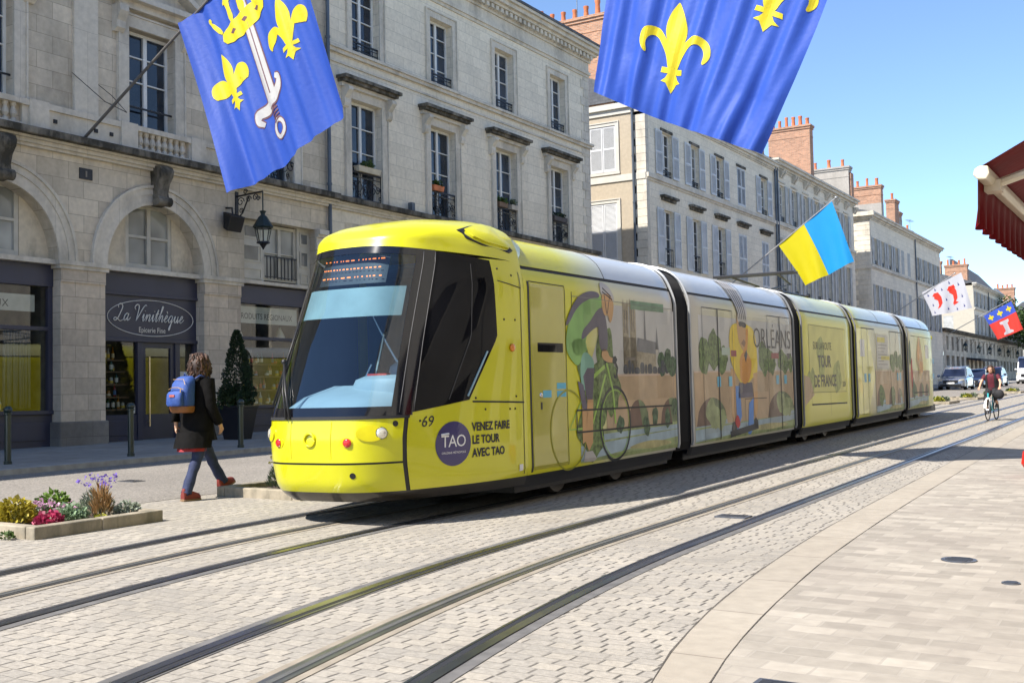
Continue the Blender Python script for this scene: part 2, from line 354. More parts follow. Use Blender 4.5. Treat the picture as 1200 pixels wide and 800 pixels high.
mb = MB(); mb.poly([(-700, -700, gz(-700, -700)-.05), (700, -700, gz(700, -700)-.05), (700, 1500, gz(700, 1500)-.05), (-700, 1500, gz(-700, 1500)-.05)])
tag(mb.build('ground', mat('bare_ground', (.3, .27, .23), .9)), kind='structure')
strip('tram_road', lambda y: -10.55, e1, 0, M_setts)
strip('kerb_strip', lambda y: e1(y), e2, .006, M_kerb)
M_joint = mat('open_joint', (.07, .06, .05), .95, var=.4, scale=9)
strip('kerb_edge', lambda y: e1(y)-.006+.004*math.sin(y*5.3), lambda y: e1(y)+.002, .009, M_joint)
strip('kerb_edge', lambda y: e2(y)-.001, lambda y: e2(y)+.003+.002*math.sin(y*4.1), .009, M_joint)
strip('pavement_right', e2, lambda y: 2.4, .004, M_flags)
strip('road', lambda y: -15.5, lambda y: -10.55, .004, M_asph)
strip('pavement_left', lambda y: -21.5, lambda y: -15.72, .085, M_walk)
strip('kerb_left', lambda y: -15.72, lambda y: -15.5, .09, mat('kerb_granite', (.33, .31, .28), .8, var=.2, scale=6), side=True)
# side streets between the blocks
M_steel = mat('rail_steel', (.42, .42, .43), .28, 1, var=.15, scale=3)
M_groove = mat('rail_groove', (.022, .022, .024), .6)
M_rub = mat('rail_rubber', (.12, .115, .11), .8, var=.25, scale=8)
M_resin = mat('rail_resin', (.26, .225, .175), .8, var=.2, scale=5)
YR = [-3+.4*i for i in range(42)] + [14+2*i for i in range(80)]
def rail_strip(name, off, a, b, dz, m, parent):
    mb = MB(); rows = []
    for y in YR:
        p = cx(y)+off; rows.append((mb.P((p+a, y, gz(p+a, y)+dz)), mb.P((p+b, y, gz(p+b, y)+dz))))
    for p, q in zip(rows, rows[1:]): mb.F((p[0], p[1], q[1], q[0]))
    return mb.build(name, m, parent)
RL = ['steel rail nearest the flagstone pavement, curving away beside the kerb slabs', '', 'inner steel rail of the empty near track, just right of the tram shadow',
      'steel rail under the right side of the yellow tram, dark in its shadow', '', 'steel rail closest to the planter beds, under the left side of the tram']
PL = {1: 'grey power strip in the middle of the empty near track', 4: 'grey power strip in the middle of the track the yellow tram stands on'}
for i, off in enumerate(TRK):
    y0 = 6; p = cx(y0)+off; in_sgn = {0: -1, 2: 1, 3: -1, 5: 1}.get(i, 0)
    if i in PL:
        t = thing('power_rail', PL[i], 'power rail', (p, y0, gz(p, y0)), group='power strips between the tram rails')
        rail_strip('edging', off, -.115, .115, .004, M_resin, t)
        rail_strip('contact_strip', off, -.06, .06, .008, mat('power_strip', (.27, .27, .26), .3, .85, var=.12), t)
        rail_strip('insulator', off, -.02, .02, .0105, mat('power_insulator', (.10, .10, .095), .45), t)
    else:
        t = thing('tram_rail', RL[i], 'rail', (p, y0, gz(p, y0)), group='steel tram rails in the paving')
        rail_strip('edging', off, -.11, .11, .004, M_rub, t)
        rail_strip('rail_head', off, -.035, .03, .010, M_steel, t)
        g0, g1 = (.03, .075) if in_sgn > 0 else (-.08, -.035)
        rail_strip('groove', off, g0, g1, .008, M_groove, t)
        k0, k1 = (.075, .092) if in_sgn > 0 else (-.097, -.08)
        rail_strip('keeper', off, k0, k1, .010, M_steel, t)
# covers let into the paving
def cover(name, x, y, r, label, square=False):
    t = thing(name, label, 'cover', (x, y, gz(x, y)))
    mb = MB(); n = 20
    if square: ring = [(-r, -r*.7), (r, -r*.7), (r, r*.7), (-r, r*.7)]
    else: ring = [(r*math.cos(2*math.pi*k/n), r*math.sin(2*math.pi*k/n)) for k in range(n)]
    mb.loft([[(x+a, y+b, gz(x+a, y+b)-.01) for a, b in ring], [(x+a, y+b, gz(x+a, y+b)+.012) for a, b in ring]])
    mb.build('plate', mat('iron_cover', (.13, .135, .15), .5, .6, var=.3, scale=12, bump=.3), t)
    mb = MB()
    for k in range(-2, 3):
        w = r*.75*math.sqrt(max(.1, 1-(k*.36)**2)) if not square else r*.8
        yy = y+k*r*.3*(.7 if square else 1); mb.box(x-w, yy-.008, gz(x, yy)+.010, x+w, yy+.008, gz(x, yy)+.017)
    mb.build('ribs', mat('iron_rib', (.07, .07, .075), .5, .6), t)
cover('access_cover', -1.60, 9.15, .13, 'round dark access cover let into the sunny flagstones')
cover('access_cover', -1.13, 8.32, .06, 'smallest dark cover, a cap in the flagstones at the right edge')
cover('drain_cover', -1.70, 5.14, .12, 'square dark drain cover nearest the camera in the flagstones', True)
cover('drain_cover', -4.02, 10.9, .16, 'dark rectangular drain grating between the rails of the near track', True)
cover('drain_cover', -12.9, 11.0, .16, 'flat iron cover in the asphalt behind the flower bed', True)
# ------------------------------------------------------------------ building kit
XF = -19.8
FA = lambda a, z, d: (XF-d, a, z)                    # street facade, d inwards
def side_map(y): return lambda a, z, d: (a, y+d, z)  # wall looking down the street towards the camera
M_ash = stone('ashlar', (.73, .66, .53), bw=.85, bh=.33, mortar=.006, var=.06, stain=.35, staincol=(.30, .275, .23), bump=.18, thr=(.5, .8), mfac=.62)
M_ashA = stone('ashlar_old', (.58, .51, .40), bw=.75, bh=.36, mortar=.007, var=.15, stain=.65, staincol=(.21, .185, .145), bump=.25, thr=(.45, .72), mfac=.6)
M_pier = stone('pier_stone', (.58, .49, .38), bw=.62, bh=.335, mortar=.008, var=.15, stain=.6, staincol=(.24, .21, .175), bump=.25, thr=(.45, .7), mfac=.6)
M_base = stone('plinth_stone', (.22, .205, .185), bw=1.3, bh=.8, mortar=.006, var=.1, stain=.7, staincol=(.10, .09, .08), bump=.4, thr=(.4, .65))
M_trim = stone('trim_stone', (.60, .55, .46), bw=1.6, bh=3.1, mortar=.004, var=.06, stain=.6, staincol=(.17, .155, .13), bump=.12, stscale=1.3, thr=(.48, .74))
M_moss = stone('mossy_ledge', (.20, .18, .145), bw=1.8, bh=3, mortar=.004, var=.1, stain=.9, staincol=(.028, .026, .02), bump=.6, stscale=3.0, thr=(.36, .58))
M_rend = stone('lime_render', (.43, .365, .275), bw=30, bh=30, mortar=.001, var=.04, stain=.5, staincol=(.36, .31, .24), bump=.3, stscale=1.6, thr=(.4, .7))
M_tymp = stone('arch_plaster', (.60, .53, .41), bw=30, bh=30, mortar=.001, var=.04, stain=.7, staincol=(.22, .2, .165), bump=.2, stscale=2.2, thr=(.5, .72))
M_brick = stone('chimney_brick', (.40, .20, .115), bw=.22, bh=.07, mortar=.010, var=.25, stain=.4, staincol=(.24, .14, .10), bump=.3, mcol=(.38, .3, .24))
M_grend = stone('grey_render', (.40, .37, .33), bw=30, bh=30, mortar=.001, var=.05, stain=.6, staincol=(.25, .23, .2), bump=.2, stscale=1.5, thr=(.4, .7))
M_pot = mat('terracotta', (.52, .17, .07), .8, var=.25, scale=3)
M_slate = stone('slate', (.10, .105, .115), bw=.25, bh=.14, mortar=.006, var=.2, stain=.3, staincol=(.06, .06, .065), bump=.2)
M_zinc = mat('zinc', (.22, .235, .25), .45, .6, var=.2, scale=2)
M_white = mat('white_joinery', (.66, .66, .63), .5, var=.08, scale=3)
M_grey = mat('grey_joinery', (.47, .445, .38), .6, var=.15, scale=3)
M_shut = mat('shutter_paint', (.56, .57, .57), .6, var=.12, scale=2)
M_shutd = mat('shutter_weathered', (.43, .43, .41), .7, var=.2, scale=2)
M_iron = mat('wrought_iron', (.018, .018, .02), .5, .3)
M_navy = mat('shop_paint', (.034, .036, .064), .4, var=.12, scale=2)
M_lead = mat('lead_pipe', (.09, .11, .135), .5, .3, var=.2, scale=2)
M_lightblock = mat('light_block_black', (.02, .02, .02), .9)  # near-black filler boxes added inside buildings to block light leaking through gaps
PANES = [pane_mat('pane_dark', (.016, .022, .032)), pane_mat('pane_blue', (.028, .04, .06)), pane_mat('pane_net', (.12, .125, .12), .06)]

PANE_LT = pane_mat('pane_light', (.20, .21, .20), .06)
def wall(mb, a0, a1, z0, z1, holes, dep=.22, d0=0):
    """front sheet with rectangular openings and their reveals"""
    A = sorted({a0, a1, *[h[0] for h in holes], *[h[1] for h in holes]}); Z = sorted({z0, z1, *[h[2] for h in holes], *[h[3] for h in holes]})
    A = [a for a in A if a0 <= a <= a1]; Z = [z for z in Z if z0 <= z <= z1]
    for p, q in zip(A, A[1:]):
        for r, s in zip(Z, Z[1:]):
            m, n = (p+q)/2, (r+s)/2
            if any(h[0] < m < h[1] and h[2] < n < h[3] for h in holes): continue
            mb.poly([(p, r, d0), (q, r, d0), (q, s, d0), (p, s, d0)])
    for h in holes:
        b0, b1, c0, c1 = h[:4]
        mb.poly([(b0, c0, d0), (b0, c1, d0), (b0, c1, d0+dep), (b0, c0, d0+dep)]); mb.poly([(b1, c0, d0), (b1, c1, d0), (b1, c1, d0+dep), (b1, c0, d0+dep)])
        mb.poly([(b0, c1, d0), (b1, c1, d0), (b1, c1, d0+dep), (b0, c1, d0+dep)]); mb.poly([(b0, c0, d0), (b1, c0, d0), (b1, c0, d0+dep), (b0, c0, d0+dep)])
def B(mb, a0, a1, z0, z1, d0, d1): mb.box(a0, z0, d0, a1, z1, d1)
def window(root, M, a0, a1, z0, z1, dep, rows=4, cols=2, m=None, pm=None, bar=.028, fr=.065, name='window'):
    m = m or M_white; pm = pm or rnd.choice(PANES); mb = MB(M); d = dep-.05
    B(mb, a0, a0+fr, z0, z1, d, d+.09); B(mb, a1-fr, a1, z0, z1, d, d+.09); B(mb, a0+fr, a1-fr, z0, z0+fr*1.3, d+.002, d+.088); B(mb, a0+fr, a1-fr, z1-fr, z1, d+.002, d+.088)
    w = (a1-a0-2*fr)/cols
    for k in range(1, cols): c = a0+fr+w*k; B(mb, c-.05, c+.05, z0+fr, z1-fr, d-.01, d+.08)
    for k in range(1, rows): c = z0+(z1-z0)*k/rows; B(mb, a0+fr, a1-fr, c-bar/2, c+bar/2, d+.006, d+.07)
    o = mb.build(name, m, root, root=root)
    mb = MB(M); B(mb, a0+fr*.5, a1-fr*.5, z0+fr*.5, z1-fr*.5, d+.045, d+.055); mb.build('pane', pm, o, root=root)
    return o
def shutter(root, M, a0, a1, z0, z1, d, m=None, slats=0, closed=False):
    m = m or M_shut; mb = MB(M); t = .045; f = .055
    B(mb, a0, a0+f, z0, z1, d-t, d); B(mb, a1-f, a1, z0, z1, d-t, d)
    for c0, c1 in ((z0, z0+.1), ((z0+z1)/2-.04, (z0+z1)/2+.04), (z1-.08, z1)): B(mb, a0+f, a1-f, c0, c1, d-t+.002, d-.002)
    if slats:
        for s, e in ((z0+.1, (z0+z1)/2-.04), ((z0+z1)/2+.04, z1-.08)):
            n = int(slats/2); h = (e-s)/n
            for k in range(n):
                c = s+h*k
                i = [mb.P(p) for p in ((a0+f, c, d-t+.004), (a1-f, c, d-t+.004), (a1-f, c+h*1.05, d-.006), (a0+f, c+h*1.05, d-.006))]; mb.F(i)
    else: B(mb, a0+f, a1-f, z0+.1, z1-.08, d-t+.02, d-.01)
    return mb.build('shutter', m, root, root=root)
def cornice(root, M, a0, a1, z, steps, dent=None, m=None, name='cornice'):
    """steps: (height, projection) from the bottom up"""
    mb = MB(M); c = z
    for h, pj in steps: B(mb, a0-pj*.9, a1+pj*.9, c, c+h, -pj, .05); c += h
    if dent:
        zz, dh, pj, sp = dent; a = a0+sp/2
        while a < a1: B(mb, a-sp*.28, a+sp*.28, zz, zz+dh, -pj, .03); a += sp
    return mb.build(name, m or M_trim, root, root=root)
def chimney(root, x0, x1, y0, y1, z0, z1, pots, m, ph=.55, alongx=True, band=True, cap=None):
    mb = MB(); mb.box(x0, y0, z0, x1, y1, z1-.25)
    mb.box(x0-.05, y0-.05, z1-.25, x1+.05, y1+.05, z1-.12); mb.box(x0-.1, y0-.1, z1-.12, x1+.1, y1+.1, z1)
    mb.box(x0-.02, y0-.02, z1-.75, x1+.02, y1+.02, z1-.68)
    o = mb.build('chimney', m, root, root=root)
    if cap is not None:
        mb = MB(); mb.box(x0-.012, y0-.012, cap[0], x1+.012, y1+.012, cap[1]); mb.build('render_face', cap[2], o, root=root)
    for k in range(pots):
        t = (k+.5)/pots; h = ph*rnd.uniform(.75, 1.15); r = rnd.uniform(.10, .13)
        c = (x0+(x1-x0)*t, (y0+y1)/2, z1) if alongx else ((x0+x1)/2, y0+(y1-y0)*t, z1)
        mb = MB(); mb.lathe([(r*1.1, 0), (r*1.05, h*.1), (r*.85, h*.75), (r*1.05, h*.86), (r*1.05, h), (r*.8, h), (r*.7, h*.8)], c, 10)
        mb.build('chimney_pot', M_pot, o, root=root, smooth='auto')
    return o
def aerial(root, x, y, z0, h, w):
    mb = MB(); mb.tube([(x, y, z0), (x, y, z0+h)], .02, 5); mb.tube([(x-.1, y-w, z0+h*.95), (x+.1, y+w*.7, z0+h*.95)], .013, 4)
    for k in range(7):
        yy = y-w+k*w*.28; mb.tube([(x-.28, yy, z0+h*.95), (x+.28, yy, z0+h*.95)], .009, 4)
    mb.build('aerial', M_zinc, root, root=root)
def downpipe(root, y, z0, z1, x=XF+.1):
    mb = MB(); mb.tube([(x, y, z0), (x, y, z1)], .055, 8)
    z = z0+.6
    while z < z1: mb.lathe([(.07, 0), (.07, .06)], (x, y, z), 8); z += 2.0
    mb.build('downpipe', M_lead, root, root=root, smooth='auto')
def rail_iron(root, M, a0, a1, z0, z1, d, dense=True, name='balcony_rail'):
    mb = MB(M); B(mb, a0, a1, z1-.045, z1, d-.02, d+.02); B(mb, a0, a1, z0+.03, z0+.06, d-.012, d+.012)
    if dense:
        B(mb, a0, a1, z1-.16, z1-.14, d-.01, d+.01); n = 3
        for k in range(n+1): c = a0+(a1-a0)*k/n; B(mb, c-.009, c+.009, z0, z1, d-.009, d+.009)
        def T(pts): mb.tube(pts, .013, 4)
        cxx = (a0+a1)/2; h = z1-z0; cz = z0+h*.45
        for sg in (-1, 1):
            for cc, r0 in ((cxx+sg*(a1-a0)*.24, h*.26), (cxx+sg*(a1-a0)*.40, h*.16)):
                T([(cc+sg*r0*(1-.05*i)*math.cos(i*.55), cz+r0*(1-.05*i)*math.sin(i*.55), d) for i in range(15)])
            T([(cxx+sg*.03, z0+.05, d), (cxx+sg*h*.18, cz, d), (cxx+sg*.03, z1-.16, d)])
        n = 14; T([(cxx+h*.14*math.cos(i*6.283/n), cz+h*.3*math.sin(i*6.283/n), d) for i in range(n+1)])
        for k in range(14):
            ca = a0+(a1-a0)*rnd.random(); cz2 = z0+.1+(h-.25)*rnd.random(); r = .05
            T([(ca+r*math.cos(i*.9), cz2+r*math.sin(i*.9), d) for i in range(7)])
    else:
        B(mb, a0, a1, z0+.16, z0+.18, d-.01, d+.01)
        n = 5
        for k in range(n+1): c = a0+(a1-a0)*k/n; B(mb, c-.008, c+.008, z0, z1, d-.008, d+.008)
    mb.build(name, M_iron, root, root=root)
def surround(mb, a0, a1, z0, z1, w=.22, pj=.05, d=0):
    B(mb, a0-w, a0-.003, z0, z1+w, -pj, d+.02); B(mb, a1+.003, a1+w, z0, z1+w, -pj, d+.02); B(mb, a0-.003, a1+.003, z1+.003, z1+w-.002, -pj+.002, d+.02)
    B(mb, a0-w-.04, a0-w, z0, z1+w+.04, -pj-.03, d+.02); B(mb, a1+w, a1+w+.04, z0, z1+w+.04, -pj-.03, d+.02); B(mb, a0-w, a1+w, z1+w, z1+w+.04, -pj-.028, d+.02)

# ================================================================== arcade building on the left
A0, A1, ZA = 0.0, 23.5, 13.2
arc = thing('arcade_building', 'weathered stone arcade building with round arches, balustrades and a navy wine shop', 'building', (XF, 13.5, gz(XF, 13.5)))
centres = [9.72, 13.67, 17.63]                       # arch centres
R_in, ZS = 1.38, 4.42
piers = [(7.15, 8.3), (11.1, 12.25), (15.1, 16.21), (19.02, 20.21)]
mb = MB(FA)
# spandrels round the arches (front sheet and arch soffits)
def arch_pts(c, r, n=28): return [(c-r*math.cos(math.pi*k/n), ZS+r*1.05*math.sin(math.pi*k/n)) for k in range(n+1)]
cells = [(7.7, 11.675), (11.675, 15.655), (15.655, 19.615)]
for c, (l, r) in zip(centres, cells):
    P = arch_pts(c, R_in); top = 6.75
    edge = [(l, ZS)] + P + [(r, ZS)]
    for (a, z), (b, y) in zip(P, P[1:]):
        mb.poly([(a, z, 0), (b, y, 0), (b, top, 0), (a, top, 0)])
        mb.poly([(a, z, 0), (b, y, 0), (b, y, .33), (a, z, .33)])
    mb.poly([(l, ZS, 0), (P[0][0], ZS, 0), (P[0][0], top, 0), (l, top, 0)]); mb.poly([(P[-1][0], ZS, 0), (r, ZS, 0), (r, top, 0), (P[-1][0], top, 0)])
wall(mb, A0, 7.7, .3, 6.75, [])
wall(mb, 19.615, A1, 5.95, 6.75, []); wall(mb, 19.615, 20.35, ZS, 5.95, []); wall(mb, 23.0, A1, .5, 5.95, [])
mb.poly([(20.35, 5.95, 0), (23.0, 5.95, 0), (23.0, 5.95, .33), (20.35, 5.95, .33)])
mb.poly([(20.35, ZS, 0), (20.35, 5.95, 0), (20.35, 5.95, .33), (20.35, ZS, .33)]); mb.poly([(23.0, .5, 0), (23.0, 5.95, 0), (23.0, 5.95, .33), (23.0, .5, .33)])
upA = [(12.75, 14.0, 7.5, 9.75), (16.83, 18.14, 7.5, 9.72), (20.75, 22.12, 7.0, 9.72), (8.8, 10.05, 7.5, 9.75)]
wall(mb, A0, A1, 6.75, ZA, upA, .25)
mb.poly([(A0, .3, 0), (A0, ZA, 0), (A0, ZA, 9), (A0, .3, 9)])
mb.poly([(A1, ZA, 0), (A1, ZA, 9), (A0, ZA, 9), (A0, ZA, 0)])
W = mb.build('wall', M_ashA, arc)
for l, r in piers:
    mb = MB(FA); B(mb, l, r, 1.12, 3.98, -.003, .35); B(mb, l+.002, r-.002, 3.98, 4.25, -.03, .34); pr = mb.build('pier', M_pier, arc)
    mb = MB(FA); B(mb, l-.05, r+.05, .2, 1.12, -.06, .36); mb.build('plinth', M_base, pr, root=arc, bevel=.03)
mb = MB(FA)
for l, r in piers: B(mb, l-.06, r+.06, 4.25, 4.33, -.06, .36); B(mb, l-.09, r+.09, 4.33, 4.42, -.09, .37)
B(mb, 20.2, 23.0, 4.36, 4.44, .06, .34)
for (l, r) in zip([8.3, 12.25, 16.21], [11.1, 15.1, 19.02]): B(mb, l+.06, r-.06, 4.33, 4.43, .05, .33)
mb.build('impost_band', M_trim, arc)
mb = MB(FA)   # archivolts
for c in centres:
    for r0, r1, pj in ((R_in+.002, R_in+.22, .035), (R_in+.22, R_in+.36, .055), (R_in+.36, R_in+.42, .09)):
        n = 36; rings = []
        for k in range(n+1):
            t = math.pi*k/n; co, si = -math.cos(t), math.sin(t)*1.05
            rings.append([(c+r0*co, ZS+r0*si, .01), (c+r0*co, ZS+r0*si, -pj), (c+r1*co, ZS+r1*si, -pj), (c+r1*co, ZS+r1*si, .01)])
        mb.loft(rings)
mb.build('archivolt', M_trim, arc)
for c in centres:   # scrolled keystones
    mb = MB(FA); prof = [(6.72, -.30), (6.62, -.36), (6.5, -.34), (6.35, -.24), (6.15, -.2), (6.0, -.24), (5.9, -.22), (5.86, -.12), (5.84, .0)]
    mb.loft([[(c-.19+(6.72-z)*.06, z, .02), (c-.19+(6.72-z)*.06, z, d), (c-.06, z, d-.03), (c+.06, z, d-.03), (c+.19-(6.72-z)*.06, z, d), (c+.19-(6.72-z)*.06, z, .02)] for z, d in prof])
    mb.lathe([(.11, -.2), (.11, .2)], (c, 5.95, -.2), 10, axis='x')
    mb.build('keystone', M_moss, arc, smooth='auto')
# tympana with their windows
for c in centres:
    a0, a1 = c-.62, c+.68
    P = arch_pts(c, R_in+.01)
    for x0, x1 in ((-9, a0), (a1, 99)):
        mb = MB(FA)
        for (a, z), (b, y) in zip(P, P[1:]):
            p, q = max(a, x0), min(b, x1)
            if q-p < 1e-4: continue
            f = lambda x: z+(y-z)*(x-a)/(b-a)
            mb.poly([(p, ZS, .3), (q, ZS, .3), (q, max(ZS, f(q)), .3), (p, max(ZS, f(p)), .3)])
        mb.build('tympanum', M_tymp, arc)
    w = window(arc, FA, a0, a1, 4.45, 5.9, .36, rows=2, cols=2, m=M_grey, fr=.09, bar=.06, pm=PANE_LT)
for a0, a1 in ((20.35, 21.25), (22.5, 23.0)):   # joinery of the third bay
    mb = MB(FA); B(mb, a0, a1, 4.45, 5.95, .22, .30)
    for z0, z1 in ((4.5, 4.78), (4.92, 5.36), (5.5, 5.85)):
        for w in (0, 1):
            l, r = a0+.1, a1-.08
            if w == 0: B(mb, l, r, z0, z0+.04, .20, .23); B(mb, l, r, z1-.04, z1, .20, .23); B(mb, l, l+.04, z0+.04, z1-.04, .2, .23); B(mb, r-.04, r, z0+.04, z1-.04, .2, .23)
    mb.build('panelling', M_grey, arc)
for a0, a1, z0, z1 in ((20.55, 21.05, 4.98, 5.32), (20.6, 21.0, 5.56, 5.8), (22.6, 22.9, 4.98, 5.32), (22.62, 22.88, 5.56, 5.8)): mb = MB(FA); B(mb, a0, a1, z0, z1, .206, .222); mb.build('panel_pane', PANES[2], arc)
window(arc, FA, 21.25, 22.5, 4.5, 5.92, .32, rows=2, m=M_grey, fr=.08, pm=PANE_LT)
mb = MB(FA)
for k in range(9): c = 21.35+k*.13; B(mb, c-.009, c+.009, 4.55, 5.1, .19, .208)
B(mb, 21.28, 22.46, 5.1, 5.13, .185, .213); B(mb, 21.28, 22.46, 4.58, 4.6, .185, .213); mb.build('window_guard', M_iron, arc)
mb = MB(FA)   # corbel capital beside the downpipe
for z0, z1, pj in ((5.3, 5.36, .06), (5.42, 5.75, .04), (5.75, 5.82, .1), (5.82, 5.95, .16)): B(mb, 22.98, 23.36, z0, z1, -pj, .02)
mb.build('capital', M_trim, arc)
# big ledge, balustrade, upper storey trim
mb = MB(FA); mb.box(A0+.1, 4.5, .75, A1-.1, ZA-.1, 8.9); mb.box(A0+.1, .2, 2.5, A1-.1, 4.5, 8.9); mb.build('light_block', M_lightblock, arc)
cornice(arc, FA, A0, A1-.003, 6.62, ((.06, .10), (.08, .16), (.05, .24)), m=M_trim)
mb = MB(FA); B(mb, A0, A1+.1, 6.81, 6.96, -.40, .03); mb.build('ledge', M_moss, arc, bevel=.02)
mb = MB(FA)
bal = [(8.7, 10.2), (12.55, 14.15), (16.95, 18.5)]; prev = A0
for l, r in bal:
    if prev < l: B(mb, prev, l, 6.96, 7.42, -.10, .02); B(mb, prev-.04, l+.04, 7.42, 7.54, -.15, .02)
    B(mb, l+.04, r-.04, 7.43, 7.54, -.152, .02); B(mb, l, r, 6.96, 7.06, -.12, .02); prev = r
B(mb, prev, 20.35, 6.96, 7.42, -.10, .02); B(mb, prev-.04, 20.4, 7.42, 7.54, -.15, .02)
for c in (14.5, 16.75, 18.75): B(mb, c-.22, c+.22, 6.965, 7.56, -.17, .02)
for l, r in bal:
    n = 8
    for k in range(n):
        a = l+.08+(r-l-.16)*(k+.5)/n
        mb.loft([[(a+rr*math.cos(t), z, -.045+rr*math.sin(t)) for t in (2*math.pi*q/8 for q in range(8))] for rr, z in ((.06, 7.06), (.06, 7.1), (.03, 7.13), (.075, 7.2), (.07, 7.25), (.035, 7.34), (.06, 7.38), (.06, 7.43))])
mb.build('balustrade', M_trim, arc)
for h in upA: mb = MB(FA); surround(mb, *h, w=.26, pj=.06); mb.build('window_surround', M_trim, arc)
for c in [(h[0]+h[1])/2 for h in upA[:2]]+[(upA[3][0]+upA[3][1])/2, 21.44]:   # pediments on brackets
    mb = MB(FA); B(mb, c-1.25, c+1.25, 10.25, 10.38, -.34, .02); B(mb, c-1.0, c+1.0, 10.1, 10.25, -.16, .02)
    mb.prism([(c-1.3, 10.38), (c+1.3, 10.38), (c, 11.1)], -.06, .02)
    for sg in (-1, 1):
        mb.loft([[(c+sg*1.3, 10.38, -.36), (c+sg*1.3, 10.52, -.36), (c+sg*1.3, 10.52, .02), (c+sg*1.3, 10.38, .02)], [(c, 11.1, -.36), (c, 11.26, -.36), (c, 11.26, .02), (c, 11.1, .02)]])
        mb.loft([[(c+sg*.95-.12, z, .02), (c+sg*.95-.12, z, d), (c+sg*.95+.12, z, d), (c+sg*.95+.12, z, .02)] for z, d in ((10.1, -.26), (9.95, -.28), (9.75, -.16), (9.6, -.16), (9.52, -.08))])
    mb.build('pediment', M_trim, arc)
for a in (11.7, 15.7, 19.65): mb = MB(FA); B(mb, a-.3, a+.3, 7.56, 12.2, -.07, .02); B(mb, a-.36, a+.36, 12.2, 12.5, -.11, .02); mb.build('pilaster', M_trim, arc)
cornice(arc, FA, A0, A1-.003, 12.5, ((.2, .08), (.12, .18), (.25, .3), (.15, .42)))
for h in upA: window(arc, FA, h[0], h[1], h[2], h[3], .25, rows=4, pm=PANES[rnd.randrange(2)])
rail_iron(arc, FA, 20.72, 22.16, 7.0, 8.0, -.03)
for h in upA[:2]:
    mb = MB(FA); B(mb, h[0], h[1]+.12, 7.98, 8.02, .06, .085); mb.build('guard_bar', M_iron, arc)
mb = MB(FA); B(mb, 15.56, 15.88, 6.17, 6.40, -.025, .01); pl = mb.build('number_plate', mat('plate_dark', (.02, .02, .022), .5), arc)
mb = MB(FA); B(mb, 15.70, 15.74, 6.22, 6.35, -.032, -.02); mb.build('numeral', mat('numeral', (.2, .18, .15), .6), pl, root=arc)
mb = MB(FA)
for c in (14.9, 15.9, 16.3): mb = MB(FA); mb.box(c-.04, 7.18, -.13, c+.04, 7.26, -.09); mb.build('wall_boss', M_iron, arc)
mb = MB(FA)
mb.tube([(15.35, 8.35, -.05), (15.9, 7.8, -.4), (16.3, 7.62, -.6)], .008, 4); mb.build('stay_wire', M_iron, arc); mb = MB(FA); mb.tube([(16.0, 8.25, -.05), (16.15, 8.0, -.3), (16.3, 7.62, -.6)], .008, 4)
mb.build('stay_wire', M_iron, arc)
mb = MB(); mb.box(XF-9, A0, ZA-.02, XF+.02, A1, ZA+.35); mb.build('roof', M_slate, arc)

# ---- shop front, in three bays
M_sglass = glass_mat('shop_glass', (.86, .9, .88), 1.5, 2.2)
M_dark = mat('shop_inside', (.11, .10, .07), .8, var=.3)
M_cream = mat('sign_cream', (.66, .63, .55), .6)
M_gold = mat('sign_letter', (.72, .70, .64), .5)
shop = None
GZF = lambda y: gz(XF, y)+.085
mb = MB(FA); D = .30
def shopbay(l, r, kind):
    zb = GZF((l+r)/2)
    if kind == 'window':
        B(mb, l, r, 3.88, 4.33, D-.08, D+.05); B(mb, l, r, zb-.1, 1.28, D-.03, D+.05); B(mb, l, r, 1.28, 1.36, D-.09, D+.05)
        B(mb, l, r, 2.98, 3.06, D-.05, D+.05); B(mb, l, l+.10, 1.36, 3.88, D-.06, D+.05); B(mb, r-.10, r, 1.36, 3.88, D-.06, D+.05)
        B(mb, l+.16, r-.16, zb+.15, 1.12, D-.05, D-.028)
shopbay(12.25, 15.1, 'window'); shopbay(8.3, 11.1, 'window'); shopbay(20.3, 23.0, 'window')
# door bay
l, r = 16.21, 19.02; zb = GZF(17.6)
B(mb, l, r, 3.86, 4.33, D-.08, D+.05); B(mb, l, r, 2.90, 3.86, D-.04, D+.05); B(mb, l, r, 2.82, 2.90, D-.09, D+.05); B(mb, l, r, 3.83, 3.90, D-.1, D+.05)
for a0, a1 in ((l, l+.07), (17.28, 17.42), (18.36, 18.50), (r-.09, r)): B(mb, a0, a1, zb-.1, 2.82, D-.06, D+.05)
B(mb, l+.07, 17.28, zb-.1, 1.22, D-.03, D+.05); B(mb, 18.5, r-.09, zb-.1, 1.22, D-.03, D+.05)
B(mb, l+.17, 17.2, zb+.12, 1.1, D-.045, D-.028)
sf = mb.build('shop_front', M_navy, arc, bevel=.006)
mb = MB(FA)   # the door leaf
a0, a1 = 17.42, 18.36
B(mb, a0, a0+.11, zb+.01, 2.82, D-.02, D+.03); B(mb, a1-.11, a1, zb+.01, 2.82, D-.02, D+.03); B(mb, a0+.11, a1-.11, zb+.01, 1.22, D-.018, D+.028); B(mb, a0+.11, a1-.11, 2.7, 2.82, D-.018, D+.028)
dr = mb.build('door', M_navy, arc)
mb = MB(FA); mb.tube([(a0+.16, .95, D-.09), (a0+.16, 2.5, D-.09)], .018, 8)
for z in (1.05, 2.4): mb.tube([(a0+.16, z, D-.09), (a0+.16, z, D-.01)], .012, 6)
mb.build('door_handle', mat('brass_bar', (.62, .52, .36), .3, 1), dr, root=arc)
